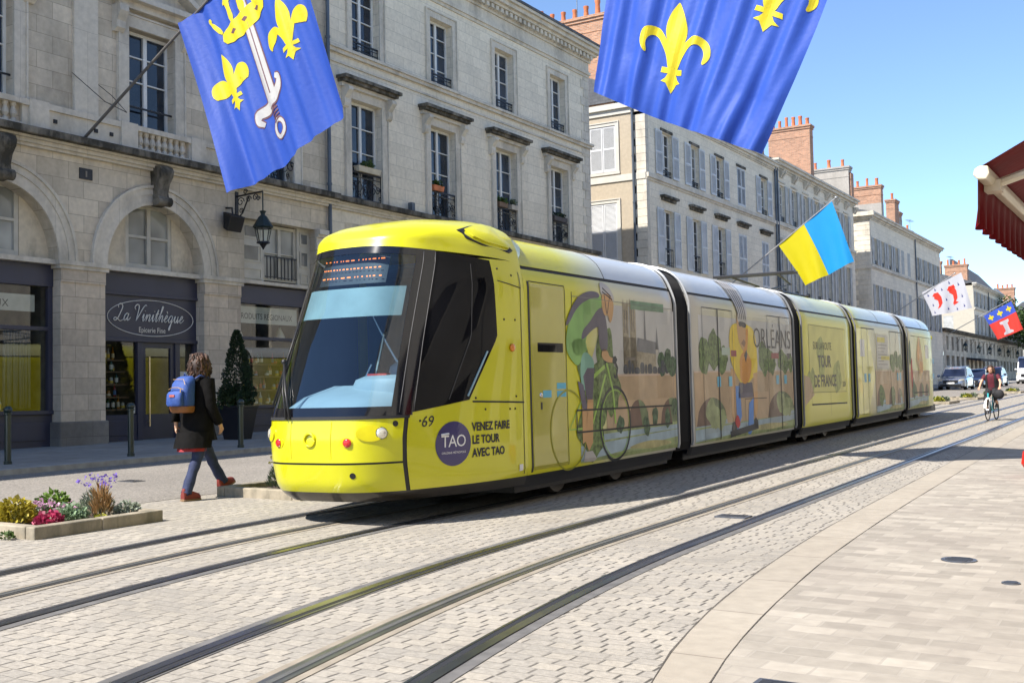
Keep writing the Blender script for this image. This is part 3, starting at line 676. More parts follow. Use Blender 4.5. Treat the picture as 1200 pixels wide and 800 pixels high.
for i, (l, r, z0, z1) in enumerate(((12.35, 15.0, 1.36, 2.98), (12.35, 15.0, 3.06, 3.88), (8.4, 11.0, 1.36, 3.88), (16.28, 17.28, 1.22, 2.82), (17.53, 18.25, 1.22, 2.7), (18.5, 18.93, 1.22, 2.82), (20.4, 22.9, 1.36, 2.98), (20.4, 22.9, 3.06, 3.88))):
    mb = MB(FA); mb.poly([(l, z0, D+.015), (r, z0, D+.015), (r, z1, D+.015), (l, z1, D+.015)]); mb.build('shop_window', M_sglass, sf, root=arc)
# rooms behind the glass
mb = MB(FA)
for l, r in ((12.2, 15.15), (8.2, 11.2), (16.2, 19.05), (20.3, 23.05)):
    zz = GZF((l+r)/2)
    mb.poly([(l, zz, 2.4), (r, zz, 2.4), (r, 4.3, 2.4), (l, 4.3, 2.4)]); mb.poly([(l, zz, .36), (r, zz, .36), (r, zz, 2.4), (l, zz, 2.4)])
    mb.poly([(l, 4.3, .36), (r, 4.3, .36), (r, 4.3, 2.4), (l, 4.3, 2.4)])
    for s in (l, r): mb.poly([(s, zz, .36), (s, 4.3, .36), (s, 4.3, 2.4), (s, zz, 2.4)])
mb.build('shop_interior', M_dark, sf, root=arc)
M_shelf = mat('shelf_wood', (.16, .10, .05), .6, var=.25)
mb = MB(FA)
shelves = [(12.4, 14.2, 1.38, .5), (12.4, 13.9, 1.8, .8), (12.4, 13.9, 2.2, .8), (16.3, 17.25, 1.35, .55), (16.3, 17.25, 1.62, .6), (16.3, 17.25, 1.9, .65), (16.3, 17.25, 2.18, .7), (16.3, 17.25, 2.44, .75), (12.4, 13.9, 2.56, .85), (20.6, 22.9, 2.42, .95), (20.45, 22.9, 1.38, .5), (20.6, 22.9, 1.75, .8), (21.6, 22.9, 2.1, .85)]
for l, r, z, d in shelves: B(mb, l, r, z-.03, z, d-.1, d+.28)
mb.build('shelf', M_shelf, sf, root=arc)
mb = MB(FA)
for a in (14.35+.07*k for k in range(9)): mb.tube([(a, 1.4, .75+.03*math.sin(a*40)), (a, 3.0, .75)], .035, 6)
mb.build('curtain', mat('grey_curtain', (.13, .14, .15), .9), sf, root=arc, smooth=True)
for k, (a, z, d, lb) in enumerate(((12.95, 3.05, .9, 'white bell-shaped pendant lamp inside the shop window nearest the flower bed'), (21.0, 3.02, .9, 'white bell-shaped pendant lamp inside the window behind the topiary'), (22.55, 3.02, .9, 'white bell-shaped pendant lamp close to the tram nose, inside the shop window'))):
    t = thing('pendant_lamp', lb, 'lamp', FA(a, z, d), group='pendant lamps in the wine shop'); p = FA(a, z, d)
    mb = MB(); mb.lathe([(.17, 0), (.16, .05), (.10, .2), (.05, .3), (.03, .36)], p, 14); mb.build('lamp_shade', mat('lamp_white', (.75, .75, .73), .3), t, smooth=True)
    mb = MB(); mb.tube([(p[0], p[1], z+.35), (p[0], p[1], 4.3)], .008, 5); mb.build('cord', M_iron, t)
# lettered bands inside the windows, sign over the door
mb = MB(FA); B(mb, 12.4, 14.75, 3.36, 3.70, .345, .352); B(mb, 20.42, 22.6, 3.40, 3.82, .345, .352)
bd = mb.build('sign_band', mat('band_paper', (.50, .49, .44), .6), sf, root=arc)
M_ink = mat('sign_ink', (.03, .03, .035), .5)
text('SPIRITUEUX', .21, lambda x, y: FA(13.55+x, 3.50+y, .338), M_ink, bd, spacing=1.1)
text('PRODUITS RÉGIONAUX', .21, lambda x, y: FA(21.44+x, 3.57+y, .338), M_ink, bd, xs=.86, spacing=1.0)
mb = MB(FA)     # oval
n = 60; c = (17.69, 3.36); ell = [(c[0]+1.22*math.cos(6.2832*k/n), c[1]+.40*math.sin(6.2832*k/n), D-.052) for k in range(n+1)]
mb.tube(ell, .0085, 4); mb.build('sign_oval', M_gold, sf, root=arc)
def script(strokes, fn, r, parent):
    mb = MB()
    for st in strokes:
        P = spline(st, 5); n = len(P); mb.tube([fn(p.x, p.y) for p in P], [r*(.55+.45*math.sin(math.pi*min(1, k/(n-1)+.05))) for k in range(n)], 5)
    return mb.build('lettering', M_gold, parent, root=arc)
S = []   # single-stroke copperplate letters in a unit box, slanted afterwards
def glyph(x, *sts): S.extend([[(x+p[0], p[1]) for p in st] for st in sts])
glyph(0, [(.12, .78), (.05, .95), (.2, 1.06), (.42, .98), (.50, .8), (.38, .4), (.25, .08), (.05, -.04), (-.12, .04), (.0, .15), (.25, .08), (.55, -.06), (.8, .02), (.95, .12)])
glyph(.85, [(.42, .38), (.25, .46), (.06, .28), (.06, .06), (.2, .0), (.38, .2), (.44, .44)], [(.44, .44), (.38, .12), (.45, 0), (.6, .08), (.7, .2)])
glyph(1.85, [(.05, .72), (-.08, .88), (.05, 1.05), (.3, 1.0), (.36, .7), (.34, .2), (.33, 0)], [(.33, 0), (.55, .4), (.78, .85), (.98, 1.06), (1.12, 1.0)])
glyph(2.75, [(.0, .2), (.12, .46), (.12, .1), (.2, 0), (.36, .2)], [(.17, .66), (.19, .69)])
glyph(3.1, [(0, .2), (.12, .44), (.12, 0)], [(.12, .05), (.26, .38), (.4, .44), (.44, .3), (.42, .06), (.5, 0), (.66, .2)])
glyph(3.76, [(.0, .2), (.12, .46), (.12, .1), (.2, 0), (.36, .2)], [(.17, .66), (.19, .69)])
glyph(4.12, [(0, .2), (.2, .8), (.16, .4), (.14, .08), (.22, 0), (.38, .2)], [(.0, .5), (.36, .54)])
glyph(4.5, [(0, .2), (.2, .7), (.26, 1.0), (.16, 1.0), (.13, .6), (.12, 0)], [(.12, .05), (.26, .38), (.38, .42), (.42, .28), (.4, .06), (.48, 0), (.64, .2)])
glyph(5.14, [(0, .2), (.22, .26), (.3, .4), (.2, .46), (.08, .3), (.1, .06), (.24, 0), (.44, .2)], [(.12, .74), (.26, .58)])
glyph(5.6, [(.4, .38), (.24, .46), (.06, .28), (.06, .06), (.2, 0), (.36, .2), (.42, .44)], [(.42, .44), (.38, -.1), (.34, -.5), (.26, -.42), (.4, -.05), (.62, .2)])
glyph(6.2, [(0, .2), (.1, .44), (.1, .1), (.2, 0), (.34, .12), (.42, .44)], [(.42, .44), (.42, .1), (.5, 0), (.62, .2)])
glyph(6.84, [(0, .2), (.22, .26), (.3, .4), (.2, .46), (.08, .3), (.1, .06), (.24, 0), (.5, .22)])
script(S, lambda x, y: FA(16.66+(x*.265)+y*.10, 3.29+y*.34, D-.054), .012, sf)
text('Epicerie Fine', .165, lambda x, y: FA(17.70+x, 3.09+y, D-.05), M_gold, sf, xs=.9)
mb = MB(FA); B(mb, 18.52, 18.80, 1.92, 2.18, D-.001, D+.006); mb.build('notice', mat('paper', (.62, .62, .58), .7), sf, root=arc)
mb = MB(FA); B(mb, 17.08, 17.25, 1.25, 1.42, D-.001, D+.006); mb.build('notice', mat('paper', (.62, .62, .58), .7), sf, root=arc)

# bottles and jars on the shelves: things of their own
BM = [mat('bottle_'+n, c, .12, var=.2, spec=.8) for n, c in (('green', (.03, .07, .02)), ('brown', (.10, .045, .015)), ('clear', (.35, .36, .32)), ('amber', (.35, .16, .02)), ('red', (.3, .03, .02)))]
LBL = [mat('label_'+n, c, .6) for n, c in (('cream', (.6, .55, .42)), ('white', (.65, .65, .62)), ('yellow', (.6, .42, .05)), ('blue', (.08, .16, .35)), ('red2', (.45, .05, .04)))]
protos = {}
def bottle_mesh(k):
    if k in protos: return protos[k]
    r = random.Random(k); R = r.uniform(.032, .045); H = r.uniform(.24, .32) if k % 3 else r.uniform(.12, .16); mb = MB()
    prof = [(R*.9, 0), (R, .01), (R, H*.6), (R*.45, H*.74), (R*.36, H*.78), (R*.36, H), (R*.1, H)] if k % 3 else [(R*1.2, 0), (R*1.25, H*.8), (R*1.0, H*.85), (R*1.05, H*.86), (R*1.05, H)]
    mb.lathe(prof, n=8); mb.mi = 1; mb.lathe([(R*(1.02 if k % 3 else 1.27), H*.15), (R*(1.02 if k % 3 else 1.27), H*.5)], n=8, caps=False)
    me = bpy.data.meshes.new('bottle'); me.from_pydata(mb.v, [], mb.f); me.materials.append(BM[k % 5]); me.materials.append(LBL[(k*3+1) % 5])
    me.polygons.foreach_set('material_index', mb.m); me.polygons.foreach_set('use_smooth', [True]*len(mb.f)); protos[k] = me; return me
place = {0: 'shop window nearest the flower bed', 1: 'glass panel beside the brass-handled shop door', 2: 'window behind the topiary'}
for l, r, z, d in shelves:
    w = 0 if l < 15 else (1 if l < 20 else 2); a = l+.08
    while a < r-.05:
        if rnd.random() < .85:
            k = rnd.randrange(15); o = link_mesh('bottle' if k % 3 else 'jar', bottle_mesh(k)); o.location = FA(a, z, d+rnd.uniform(-.04, .12))
            tag(o, 'small %s on the shelves behind the %s' % ('bottle' if k % 3 else 'lidded jar', place[w]), 'bottle' if k % 3 else 'jar', '%s in the %s' % ('bottles' if k % 3 else 'jars', place[w]))
        a += rnd.uniform(.10, .17)
# ================================================================== upper house with the four window columns
B0, B1, ZB = 23.5, 39.05, 13.75
hb = thing('stone_house', 'pale ashlar townhouse with four window columns and bracketed canopies above the tram roof', 'building', (XF, 31, gz(XF, 31)))
los = [(24.5, 25.88), (28.32, 29.68), (32.1, 33.46), (35.88, 37.2)]; ups = [(24.6, 25.85), (28.4, 29.62), (32.17, 33.37), (35.98, 37.12)]
mb = MB(FA); holes = [(a, b, 7.0, 9.78) for a, b in los]+[(a, b, 11.18, 13.18) for a, b in ups]
wall(mb, B0, B1, .4, 14.1, holes, .26); S2 = side_map(B1)
mb.poly([(B1, .4, 0), (B1, 14.1, 0), (B1, 14.1, 10), (B1, .4, 10)]); mb.build('wall', M_ash, hb)
mb = MB(FA); mb.box(B0+.1, .5, .75, B1-.1, 14, 9); mb.build('light_block', M_lightblock, hb)
mb = MB(FA)   # quoins
for k in range(22):
    z = 6.95+k*.33; w = .62 if k % 2 else .40
    if z < 13.7: B(mb, B1-w, B1+.022, z+.006, z+.324, -.022, .3 if k % 2 else .5)
mb.build('quoin', M_trim, hb)
cornice(hb, FA, B0, B1, 13.7, ((.10, .05), (.12, .10), (.35, .04), (.08, .10), (.17, .12), (.10, .30), (.14, .42), (.12, .52)), dent=(14.36, .15, .26, .30))
mb = MB(); mb.box(XF-6, B0, 14.86, XF+.56, B1+.5, 14.93); mb.box(XF-10, B0, 14.93, XF+.2, B1, 15.2); mb.build('roof', M_slate, hb)
mb = MB(FA)
for z0, z1, pj in ((10.92, 11.02, .10), (11.02, 11.10, .16), (10.66, 10.72, .04)): B(mb, B0, B1+pj*.9, z0, z1, -pj, .02)
mb.build('string_course', M_trim, hb)
cornice(hb, FA, B0+.004, B1, 6.62, ((.06, .08), (.08, .12), (.05, .18)), m=M_trim, name='ledge_moulding')
mb = MB(FA); B(mb, B0+.06, B1+.3, 6.81, 6.955, -.30, .03); mb.build('ledge', M_moss, hb, bevel=.02)
for a, b in los: mb = MB(FA); surround(mb, a, b, 6.96, 9.78, w=.24, pj=.05); mb.build('window_surround', M_trim, hb)
for a, b in ups: mb = MB(FA); surround(mb, a, b, 11.11, 13.18, w=.2, pj=.035); mb.build('window_surround', M_trim, hb)
for a, b in los:
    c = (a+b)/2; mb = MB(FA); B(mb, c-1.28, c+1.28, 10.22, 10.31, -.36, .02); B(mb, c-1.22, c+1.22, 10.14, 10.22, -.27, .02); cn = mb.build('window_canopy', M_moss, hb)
    mb = MB(FA); B(mb, c-1.18, c+1.18, 10.03, 10.14, -.14, .02)
    for sg in (-1, 1):
        e = c+sg*.98
        mb.loft([[(e-.10, z, .02), (e-.10, z, d), (e+.10, z, d), (e+.10, z, .02)] for z, d in ((10.03, -.28), (9.93, -.30), (9.84, -.22), (9.72, -.13), (9.6, -.15), (9.5, -.12), (9.46, -.06))])
    mb.build('bracket', M_trim, cn, root=hb)
PL_ = [PANES[0], PANES[0], PANES[1], PANES[1]]
for i, (a, b) in enumerate(los):
    window(hb, FA, a, b, 7.02, 9.78, .26, rows=4, pm=PL_[i]); rail_iron(hb, FA, a+.01, b-.01, 7.0, 7.8, .03)
for i, (a, b) in enumerate(ups):
    window(hb, FA, a, b, 11.18, 13.18, .26, rows=4, pm=PANES[1] if i else PANES[0]); rail_iron(hb, FA, a+.005, b-.005, 11.2, 11.48, .05, dense=False)
downpipe(hb, 23.47, .6, 13.4)
mb = MB(FA); B(mb, 27.0, 27.15, 6.97, 7.2, -.25, -.1); mb.build('lamp_box', M_lead, hb)
for z0, z1 in ((3.9, 6.3), (.7, 3.4)):
    for a in (24.5, 28.3, 32.1, 35.9): mb = MB(FA); B(mb, a-.3, a+2.0, z0, z1, -.012, .02); mb.build('ground_bay', M_tymp, hb)
chimney(hb, -25.5, -20.9, 38.2, 38.9, 15.0, 16.6, 0, M_brick) if False else None
# window boxes
def leaves(mb, c, rx, ry, rz, n, size, seed, updir=.4):
    r = random.Random(seed)
    for _ in range(n):
        th, ph, q = r.uniform(0, 6.283), math.acos(r.uniform(-1, 1)), r.random()**.4
        p = Vector((c[0]+rx*q*math.sin(ph)*math.cos(th), c[1]+ry*q*math.sin(ph)*math.sin(th), c[2]+rz*q*math.cos(ph)))
        d = Vector((r.gauss(0, 1), r.gauss(0, 1), r.gauss(updir, 1))).normalized(); e = d.cross(Vector((r.gauss(0, 1), r.gauss(0, 1), r.gauss(0, 1)))).normalized()
        s = size*r.uniform(.6, 1.4); w = s*.42
        i = [mb.P(tuple(x)) for x in (p, p+d*s*.5+e*w, p+d*s, p+d*s*.5-e*w)]; mb.F(i)
M_leaf = leaf_mat('leaf_mid', (.07, .12, .025)); M_leafd = leaf_mat('leaf_dark', (.026, .05, .022)); M_leafy = leaf_mat('leaf_yellow', (.30, .30, .03), .4); M_leafg = leaf_mat('leaf_grey', (.17, .21, .14), .35)
def window_box(a0, a1, z, d, m, label, lm, rx, seed):
    p = FA((a0+a1)/2, z, d); t = thing('window_box', label, 'window box', p, group='window boxes on the stone house')
    mb = MB(FA); mb.loft([[(a0+s, zz, d-.11+s), (a1-s, zz, d-.11+s), (a1-s, zz, d+.09-s), (a0+s, zz, d+.09-s)] for zz, s in ((z, .02), (z+.16, 0), (z+.16, .015), (z+.12, .02))]); mb.build('box', m, t)
    mb = MB(); q = FA((a0+a1)/2, z+.22, d); leaves(mb, q, .12, (a1-a0)*rx, .12, 130, .09, seed); mb.build('foliage', lm, t, recalc=False)
window_box(24.75, 25.75, 7.80, .02, mat('box_cream', (.50, .44, .32), .7), 'cream window box on the lower balcony rail nearest the grey downpipe', M_leaf, .3, 1)
window_box(28.4, 28.95, 7.80, .02, M_pot, 'terracotta window box on the second lower balcony rail', M_leaf, .4, 2)
window_box(32.2, 32.75, 7.80, .02, mat('box_brown', (.16, .10, .06), .7), 'leafiest window box, brown, on the third lower balcony rail', M_leaf, .6, 3)
window_box(33.0, 33.45, 7.80, .02, mat('box_stone', (.42, .38, .32), .7), 'small pale window box at the right end of the third balcony rail', M_leafg, .3, 4)
window_box(36.0, 37.0, 7.80, .02, mat('box_dark', (.06, .05, .05), .7), 'long dark window box on the last balcony rail before the house corner', M_leafd, .5, 5)
# ================================================================== terrace of houses further along
def side_wall(mb, Y, x0, x1, z0, z1, holes=(), dep=.15):
    old = mb.M; mb.M = side_map(Y); wall(mb, x0, x1, z0, z1, list(holes), dep); mb.M = old
# house with shutters
Y0, Y1 = 44.35, 61.8; SM = side_map(Y0)
h2 = thing('shuttered_house', 'cream house whose sunlit side wall with closed louvred shutters faces the camera', 'building', (XF, 52, gz(XF, 52)))
u2 = [(46.09, 47.2), (49.4, 50.42), (52.62, 53.7), (55.72, 56.9), (59.32, 60.42)]
mb = MB(FA); holes = [(a, b, 11.0, 12.97) for a, b in u2]+[(a, b, 7.0, 9.52) for a, b in u2]
wall(mb, Y0, Y1, .4, 13.75, holes, .2); mb.build('wall', M_ash, h2); mb = MB(FA); mb.box(Y0+.3, .5, .75, Y1, 13.7, 9); mb.build('light_block', M_lightblock, h2)
mb = MB(); sh = [(-22.45, -21.2, 11.08, 13.1), (-22.5, -21.2, 7.2, 9.72)]
side_wall(mb, Y0, -30, XF-.62, .4, 13.75, sh, .06); mb.build('side_wall', M_rend, h2)
mb = MB(SM)
for k in range(40):
    z = .5+k*.34; w = .62 if k % 2 else .46
    if z < 13.4: B(mb, XF-w, XF+.02, z+.006, z+.334, -.02, .3)
mb.build('quoin', M_trim, h2)
mb = MB(SM)
B(mb, -30, XF+.0, 10.62, 10.9, -.05, .02); B(mb, -30, XF+.05, 13.55, 13.78, -.06, .02); B(mb, -30, XF+.1, 13.78, 14.02, -.16, .02)
for a0, a1, z0, z1 in sh: surround(mb, a0, a1, z0, z1, w=.14, pj=.03); B(mb, a0-.2, a1+.2, z0-.12, z0-.003, -.06, .02)
mb.build('side_bands', mat('limewash', (.50, .48, .43), .8, var=.06), h2)
M_shw = mat('shutter_white', (.52, .53, .54), .5, var=.05)
for a0, a1, z0, z1 in sh:
    m = (a0+a1)/2
    for l, r in ((a0+.01, m-.01), (m+.01, a1-.01)): shutter(h2, SM, l, r, z0+.02, z1-.01, .045, M_shw, slats=44)
cornice(h2, FA, Y0, Y1, 13.7, ((.08, .06), (.12, .12), (.16, .22), (.10, .3)))
mb = MB(FA)
for z0, z1, pj in ((10.6, 10.7, .05), (10.7, 10.88, .12)): B(mb, Y0, Y1, z0, z1, -pj, .02)
mb.build('string_course', M_trim, h2)
for a, b in u2:
    mb = MB(FA); c = (a+b)/2; B(mb, c-.85, c+.85, 10.02, 10.12, -.22, .02); B(mb, c-.75, c+.75, 9.9, 10.02, -.1, .02); mb.build('window_hood', M_moss, h2); mb = MB(FA); B(mb, a-.1, b+.1, 13.0, 13.12, -.05, .02); mb.build('window_hood', M_moss, h2)
for i, (a, b) in enumerate(u2):
    for z0, z1, rw in ((11.0, 12.97, 4), (7.02, 9.52, 4)):
        closed = i == 3 or (i == 4 and z0 < 9)
        if closed:
            m = (a+b)/2; shutter(h2, FA, a, m-.01, z0, z1, .03, M_shut, slats=40); shutter(h2, FA, m+.01, b, z0, z1, .03, M_shut, slats=40)
        else:
            window(h2, FA, a, b, z0, z1, .2, rows=rw); shutter(h2, FA, a-.72, a-.03, z0, z1, -.02, M_shut, slats=24); shutter(h2, FA, b+.03, b+.72, z0, z1, -.02, M_shut, slats=24)
            rail_iron(h2, FA, a+.005, b-.005, z0+.02, z0+(.3 if z0 > 10 else .8), .05, dense=False)
downpipe(h2, Y0-.12, 1, 13.7, XF+.02-.55); downpipe(h2, Y1-.15, 1, 13.9)
mb = MB(); mb.loft([[(XF+.3, y, 14.17), (XF-4.6, y, 16.2), (-30, y, 16.2), (-30, y, 14.17)] for y in (Y0+.06, Y1)])
mb.build('roof', M_slate, h2)
chimney(h2, -26.5, -21.3, 44.5, 45.3, 14.0, 18.2, 9, M_brick, .7); aerial(h2, -23.2, 44.9, 18.2, 1.5, .9)
chimney(h2, -22.2, -17.9-2.2, 61.5, 62.2, 13.9, 16.0, 0, M_brick) if False else None
chimney(h2, -24.0, -20.3, 61.0, 61.7, 14.0, 15.4, 4, M_brick, .5)

def terrace(name, label, Y0, Y1, zt, ups, lows, zu, zl, wallm, dep=.2, shut=True, side=None, steps=None, roofz=1.2, z0=.4, hood=False, closed=()):
    h = thing(name, label, 'building', (XF, (Y0+Y1)/2, gz(XF, (Y0+Y1)/2)))
    mb = MB(FA); holes = [(a, b, *zu) for a, b in ups]+[(a, b, *zl) for a, b in lows]
    wall(mb, Y0, Y1, z0, zt, holes, dep)
    if side is None: mb.poly([(Y0, z0, 0), (Y0, zt, 0), (Y0, zt, 10), (Y0, z0, 10)])
    mb.poly([(Y1, z0, 0), (Y1, zt, 0), (Y1, zt, 10), (Y1, z0, 10)]); mb.build('wall', wallm, h)
    mb = MB(FA); mb.box(Y0+.3, z0+.05, .75, Y1-.1, zt-.05, 9); mb.build('light_block', M_lightblock, h)
    cornice(h, FA, Y0, Y1, zt-.25, steps or ((.1, .06), (.12, .14), (.16, .3), (.12, .4)))
    mb = MB(FA)
    zs = zu[0]-.38
    for a0, a1, pj in ((zs, zs+.1, .05), (zs+.1, zs+.26, .13)): B(mb, Y0, Y1+.05, a0, a1, -pj, .02)
    mb.build('string_course', M_trim, h)
    if hood:
        for a, b in lows: mb = MB(FA); B(mb, a-.2, b+.2, zl[1]+.3, zl[1]+.42, -.2, .02); mb.build('window_hood', M_trim, h)
        for a, b in ups: mb = MB(FA); B(mb, a-.08, b+.08, zu[1]+.12, zu[1]+.2, -.06, .02); mb.build('window_hood', M_trim, h)
    for (row, z) in ((ups, zu), (lows, zl)):
        for i, (a, b) in enumerate(row):
            w = b-a
            if i in closed:
                shutter(h, FA, a, (a+b)/2-.01, z[0], z[1], .03, M_shutd); shutter(h, FA, (a+b)/2+.01, b, z[0], z[1], .03, M_shutd); continue
            window(h, FA, a, b, z[0], z[1], dep, rows=4)
            if shut: shutter(h, FA, a-w*.5, a-.02, z[0], z[1], -.02, M_shutd); shutter(h, FA, b+.02, b+w*.5, z[0], z[1], -.02, M_shutd)
            mb = MB(FA); B(mb, a+.01, b-.01, z[0]+.02, z[0]+.32, .04, .06); mb.build('window_guard', M_iron, h)
    mb = MB(); mb.loft([[(XF+.38, y, zt+.25), (XF-4.5, y, zt+.25+roofz), (-30, y, zt+.25+roofz), (-30, y, zt+.25)] for y in (Y0+.02, Y1-.02)]); mb.build('roof', M_slate, h)
    return h
# second stretch, paired brackets under the eaves
y0, y1 = 61.85, 78.9; n = 7; w = 1.0; up = [(62.95+k*2.3-.4, 62.95+k*2.3+.6) for k in range(7)]
h3 = terrace('terrace_house', 'grey stone terrace with paired eaves brackets behind the blue and yellow flag', y0, y1, 14.15, up, up, (11.0, 13.1), (6.9, 9.6), M_ash, hood=True)
mb = MB(FA)
for k in range(8):
    a = 61.85+1.15+k*2.3-.02
    for s in (-.18, .18): mb = MB(FA); mb.loft([[(a+s-.09, z, .02), (a+s-.09, z, d), (a+s+.09, z, d), (a+s+.09, z, .02)] for z, d in ((13.9, -.3), (13.75, -.25), (13.6, -.12), (13.5, -.08))]); mb.build('eaves_bracket', M_trim, h3)
downpipe(h3, 62.05, 1.2, 13.9)
chimney(h3, -24.6, -19.9, 78.4, 79.1, 14.2, 16.75, 5, M_grend, .55, cap=None); chimney(h3, -22.7, -20.05, 69.9, 70.6, 14.3, 18.0, 6, M_brick, .6); aerial(h3, -22.0, 74, 15.4, 1.6, 1.1)
mb = MB(); mb.box(-20.0, 78.55, 14.2, -19.78, 79.25, 16.3); mb.build('brick_edge', M_brick, h3)
# third stretch, side wall with quoins catching the sun
y0, y1 = 83.3, 109.5
up = [(84.35+k*2.27, 85.35+k*2.27) for k in range(6)]+[(99.2+k*2.12, 100.1+k*2.12) for k in range(5)]
h4 = terrace('long_terrace', 'long pale terrace of eleven shuttered windows beyond the side street', y0, y1, 13.95, up, up, (10.5, 12.42), (6.4, 9.0), M_ash, side=True, closed=(4, 5))
mb = MB(); side_wall(mb, y0, -30, XF-.003, .4, 13.95); mb.build('side_wall', M_ash, h4)
mb = MB(side_map(y0))
for k in range(36):
    z = 1+k*.36; B(mb, XF-(1.3 if k % 2 else .9), XF+.03, z+.01, z+.35, -.03, .2)
B(mb, -30, XF+.1, 10.1, 10.35, -.1, .02); B(mb, -30, XF+.3, 13.7, 13.9, -.15, .02); B(mb, -30, XF+.42, 13.9, 14.2, -.35, .02)
mb.build('quoin', M_trim, h4)
downpipe(h4, 98.5, 1.5, 13.8)
chimney(h4, -23.0, -20.1, 88.6, 89.3, 14.0, 17.0, 4, M_brick, .6, cap=(14.0, 15.6, M_grend))
chimney(h4, -21.3, -20.6, 95.5, 97.0, 14.0, 16.9, 1, M_brick, .7); chimney(h4, -21.7, -21.1, 99.2, 100.4, 14.0, 16.4, 1, M_brick, .7, cap=(14.0, 15.9, M_grend))
chimney(h4, -23.4, -21.8, 107.4, 108.2, 14.0, 15.75, 2, M_brick, .8)
chimney(h4, -24.5, -23.2, 109.0, 109.6, 14.0, 16.2, 2, M_brick, .6); aerial(h4, -22.2, 109, 14.6, 2.4, 1.0)
# low arcade with lanterns, and the tall block set behind its terrace
y0, y1 = 109.6, 166.0
h5 = thing('arcade_terrace', 'low shaded arcade with hanging lanterns at the far end of the street', 'building', (XF, 138, gz(XF, 138)))
mb = MB(FA); dh = [(111+k*2.6, 112.5+k*2.6, 1.4+.012*(111+k*2.6), 3.9+.5) for k in range(21)]; wh = [(111.2+k*2.6, 112.3+k*2.6, 4.9, 6.2) for k in range(21)]
wall(mb, y0, y1, .4, 6.7, dh+wh, .3); mb.build('wall', M_ashA, h5)
cornice(h5, FA, y0, y1, 6.55, ((.1, .1), (.12, .3), (.1, .42)), m=M_moss)
for k in range(21):
    mb = MB(FA); B(mb, dh[k][0], dh[k][1], dh[k][2]-.4, dh[k][3], .26, .3); mb.build('shop_window', PANES[0], h5)
    window(h5, FA, wh[k][0], wh[k][1], 4.9, 6.2, .25, rows=2)
mb = MB(); mb.box(-30, y0, 6.4, XF-.05, y1, 6.72); mb.build('terrace_roof', M_zinc, h5)
mb = MB(FA); mb.loft([[(122, 4.35, 0), (122, 4.25, -1.3), (122, 4.0, -1.3), (122, 4.2, 0)], [(133, 4.4, 0), (133, 4.3, -1.3), (133, 4.05, -1.3), (133, 4.25, 0)]]); mb.build('shop_awning', mat('awning_dark', (.02, .02, .025), .8), h5)
up = [(128.6+k*2.5, 129.7+k*2.5) for k in range(7)]
h6 = terrace('pale_block', 'pale block with a bright sunlit gable wall rising above the low arcade', 127.4, 147.5, 12.1, up, up, (9.9, 11.5), (7.0, 9.0), M_ash, side=True, z0=6.73, roofz=1.6)
mb = MB(); side_wall(mb, 127.4, -27, XF-.003, 6.73, 12.1, [(-22.9, -21.9, 7.0, 9.0), (-25.2, -24.2, 7.0, 9.0)], .1); mb.build('side_wall', mat('cream_render', (.46, .42, .34), .85, var=.06), h6)
for a in (-22.9, -25.2): shutter(h6, side_map(127.4), a, a+1, 7.0, 9.0, .04, M_shutd)
downpipe(h6, 137, 6.8, 12); chimney(h6, -22.6, -19.95-.4, 126.9+.6, 128.3, 12.3, 14.4, 4, M_brick, .55)
chimney(h6, -24.2, -23, 127.6, 128.3, 12.3, 14.9, 3, M_brick, .55); aerial(h6, -22.4, 130, 13.6, 2.0, 1.0)
mb = MB(); mb.loft([[(-22.5, 130, 12.4), (-20.1, 130, 12.4), (-20.1, 130, 12.5), (-22.2, 130, 15.3), (-22.5, 130, 15.3)], [(-22.5, 147, 12.4), (-20.1, 147, 12.4), (-20.1, 147, 12.5), (-22.2, 147, 14.9), (-22.5, 147, 14.9)]]); mb.build('mansard', M_slate, h6)
up = [(150.2+k*2.4, 151.2+k*2.4) for k in range(6)]
h7 = terrace('corner_block', 'last white corner block before the trees, with a tall brick chimney', 149.0, 166.0, 11.3, up, up, (9.3, 10.8), (7.0, 8.8), M_ash, side=True, z0=6.73, roofz=1.3)
mb = MB(); side_wall(mb, 149.0, -27, XF-.003, 6.73, 11.3); mb.build('side_wall', mat('cream_render', (.46, .42, .34), .85), h7)
chimney(h7, -22.2, -19.9, 160, 161, 11.4, 14.2, 4, M_brick, .55); mb = MB(); mb.box(-21.5, 150.5, 11.5, -20.3, 152.5, 12.8); mb.loft([[(-21.6, y, 12.8), (-20.2, y, 12.8), (-20.9, y, 13.5)] for y in (150.4, 152.6)]); mb.build('dormer', M_zinc, h7)
# white end house behind the trees
h8 = thing('end_house', 'white house closing the street behind the trees, with a slate roof', 'building', (-19, 186, 2.4))
mb = MB(); mb.box(-26, 186, 1, -8, 196, 10.5); mb.build('wall', mat('white_render', (.5, .48, .43), .85), h8)
mb = MB(); mb.loft([[(-26.5, y, 10.5), (-7.5, y, 10.5), (-12, y, 14), (-22, y, 14)] for y in (185.7, 196.3)]); mb.build('roof', M_slate, h8)
for k in range(6):
    window(h8, side_map(186.0), -25+k*3, -23.8+k*3, 7.0, 9.2, .0, rows=3); window(h8, side_map(186.0), -25+k*3, -23.8+k*3, 3.4, 5.8, .0, rows=3)
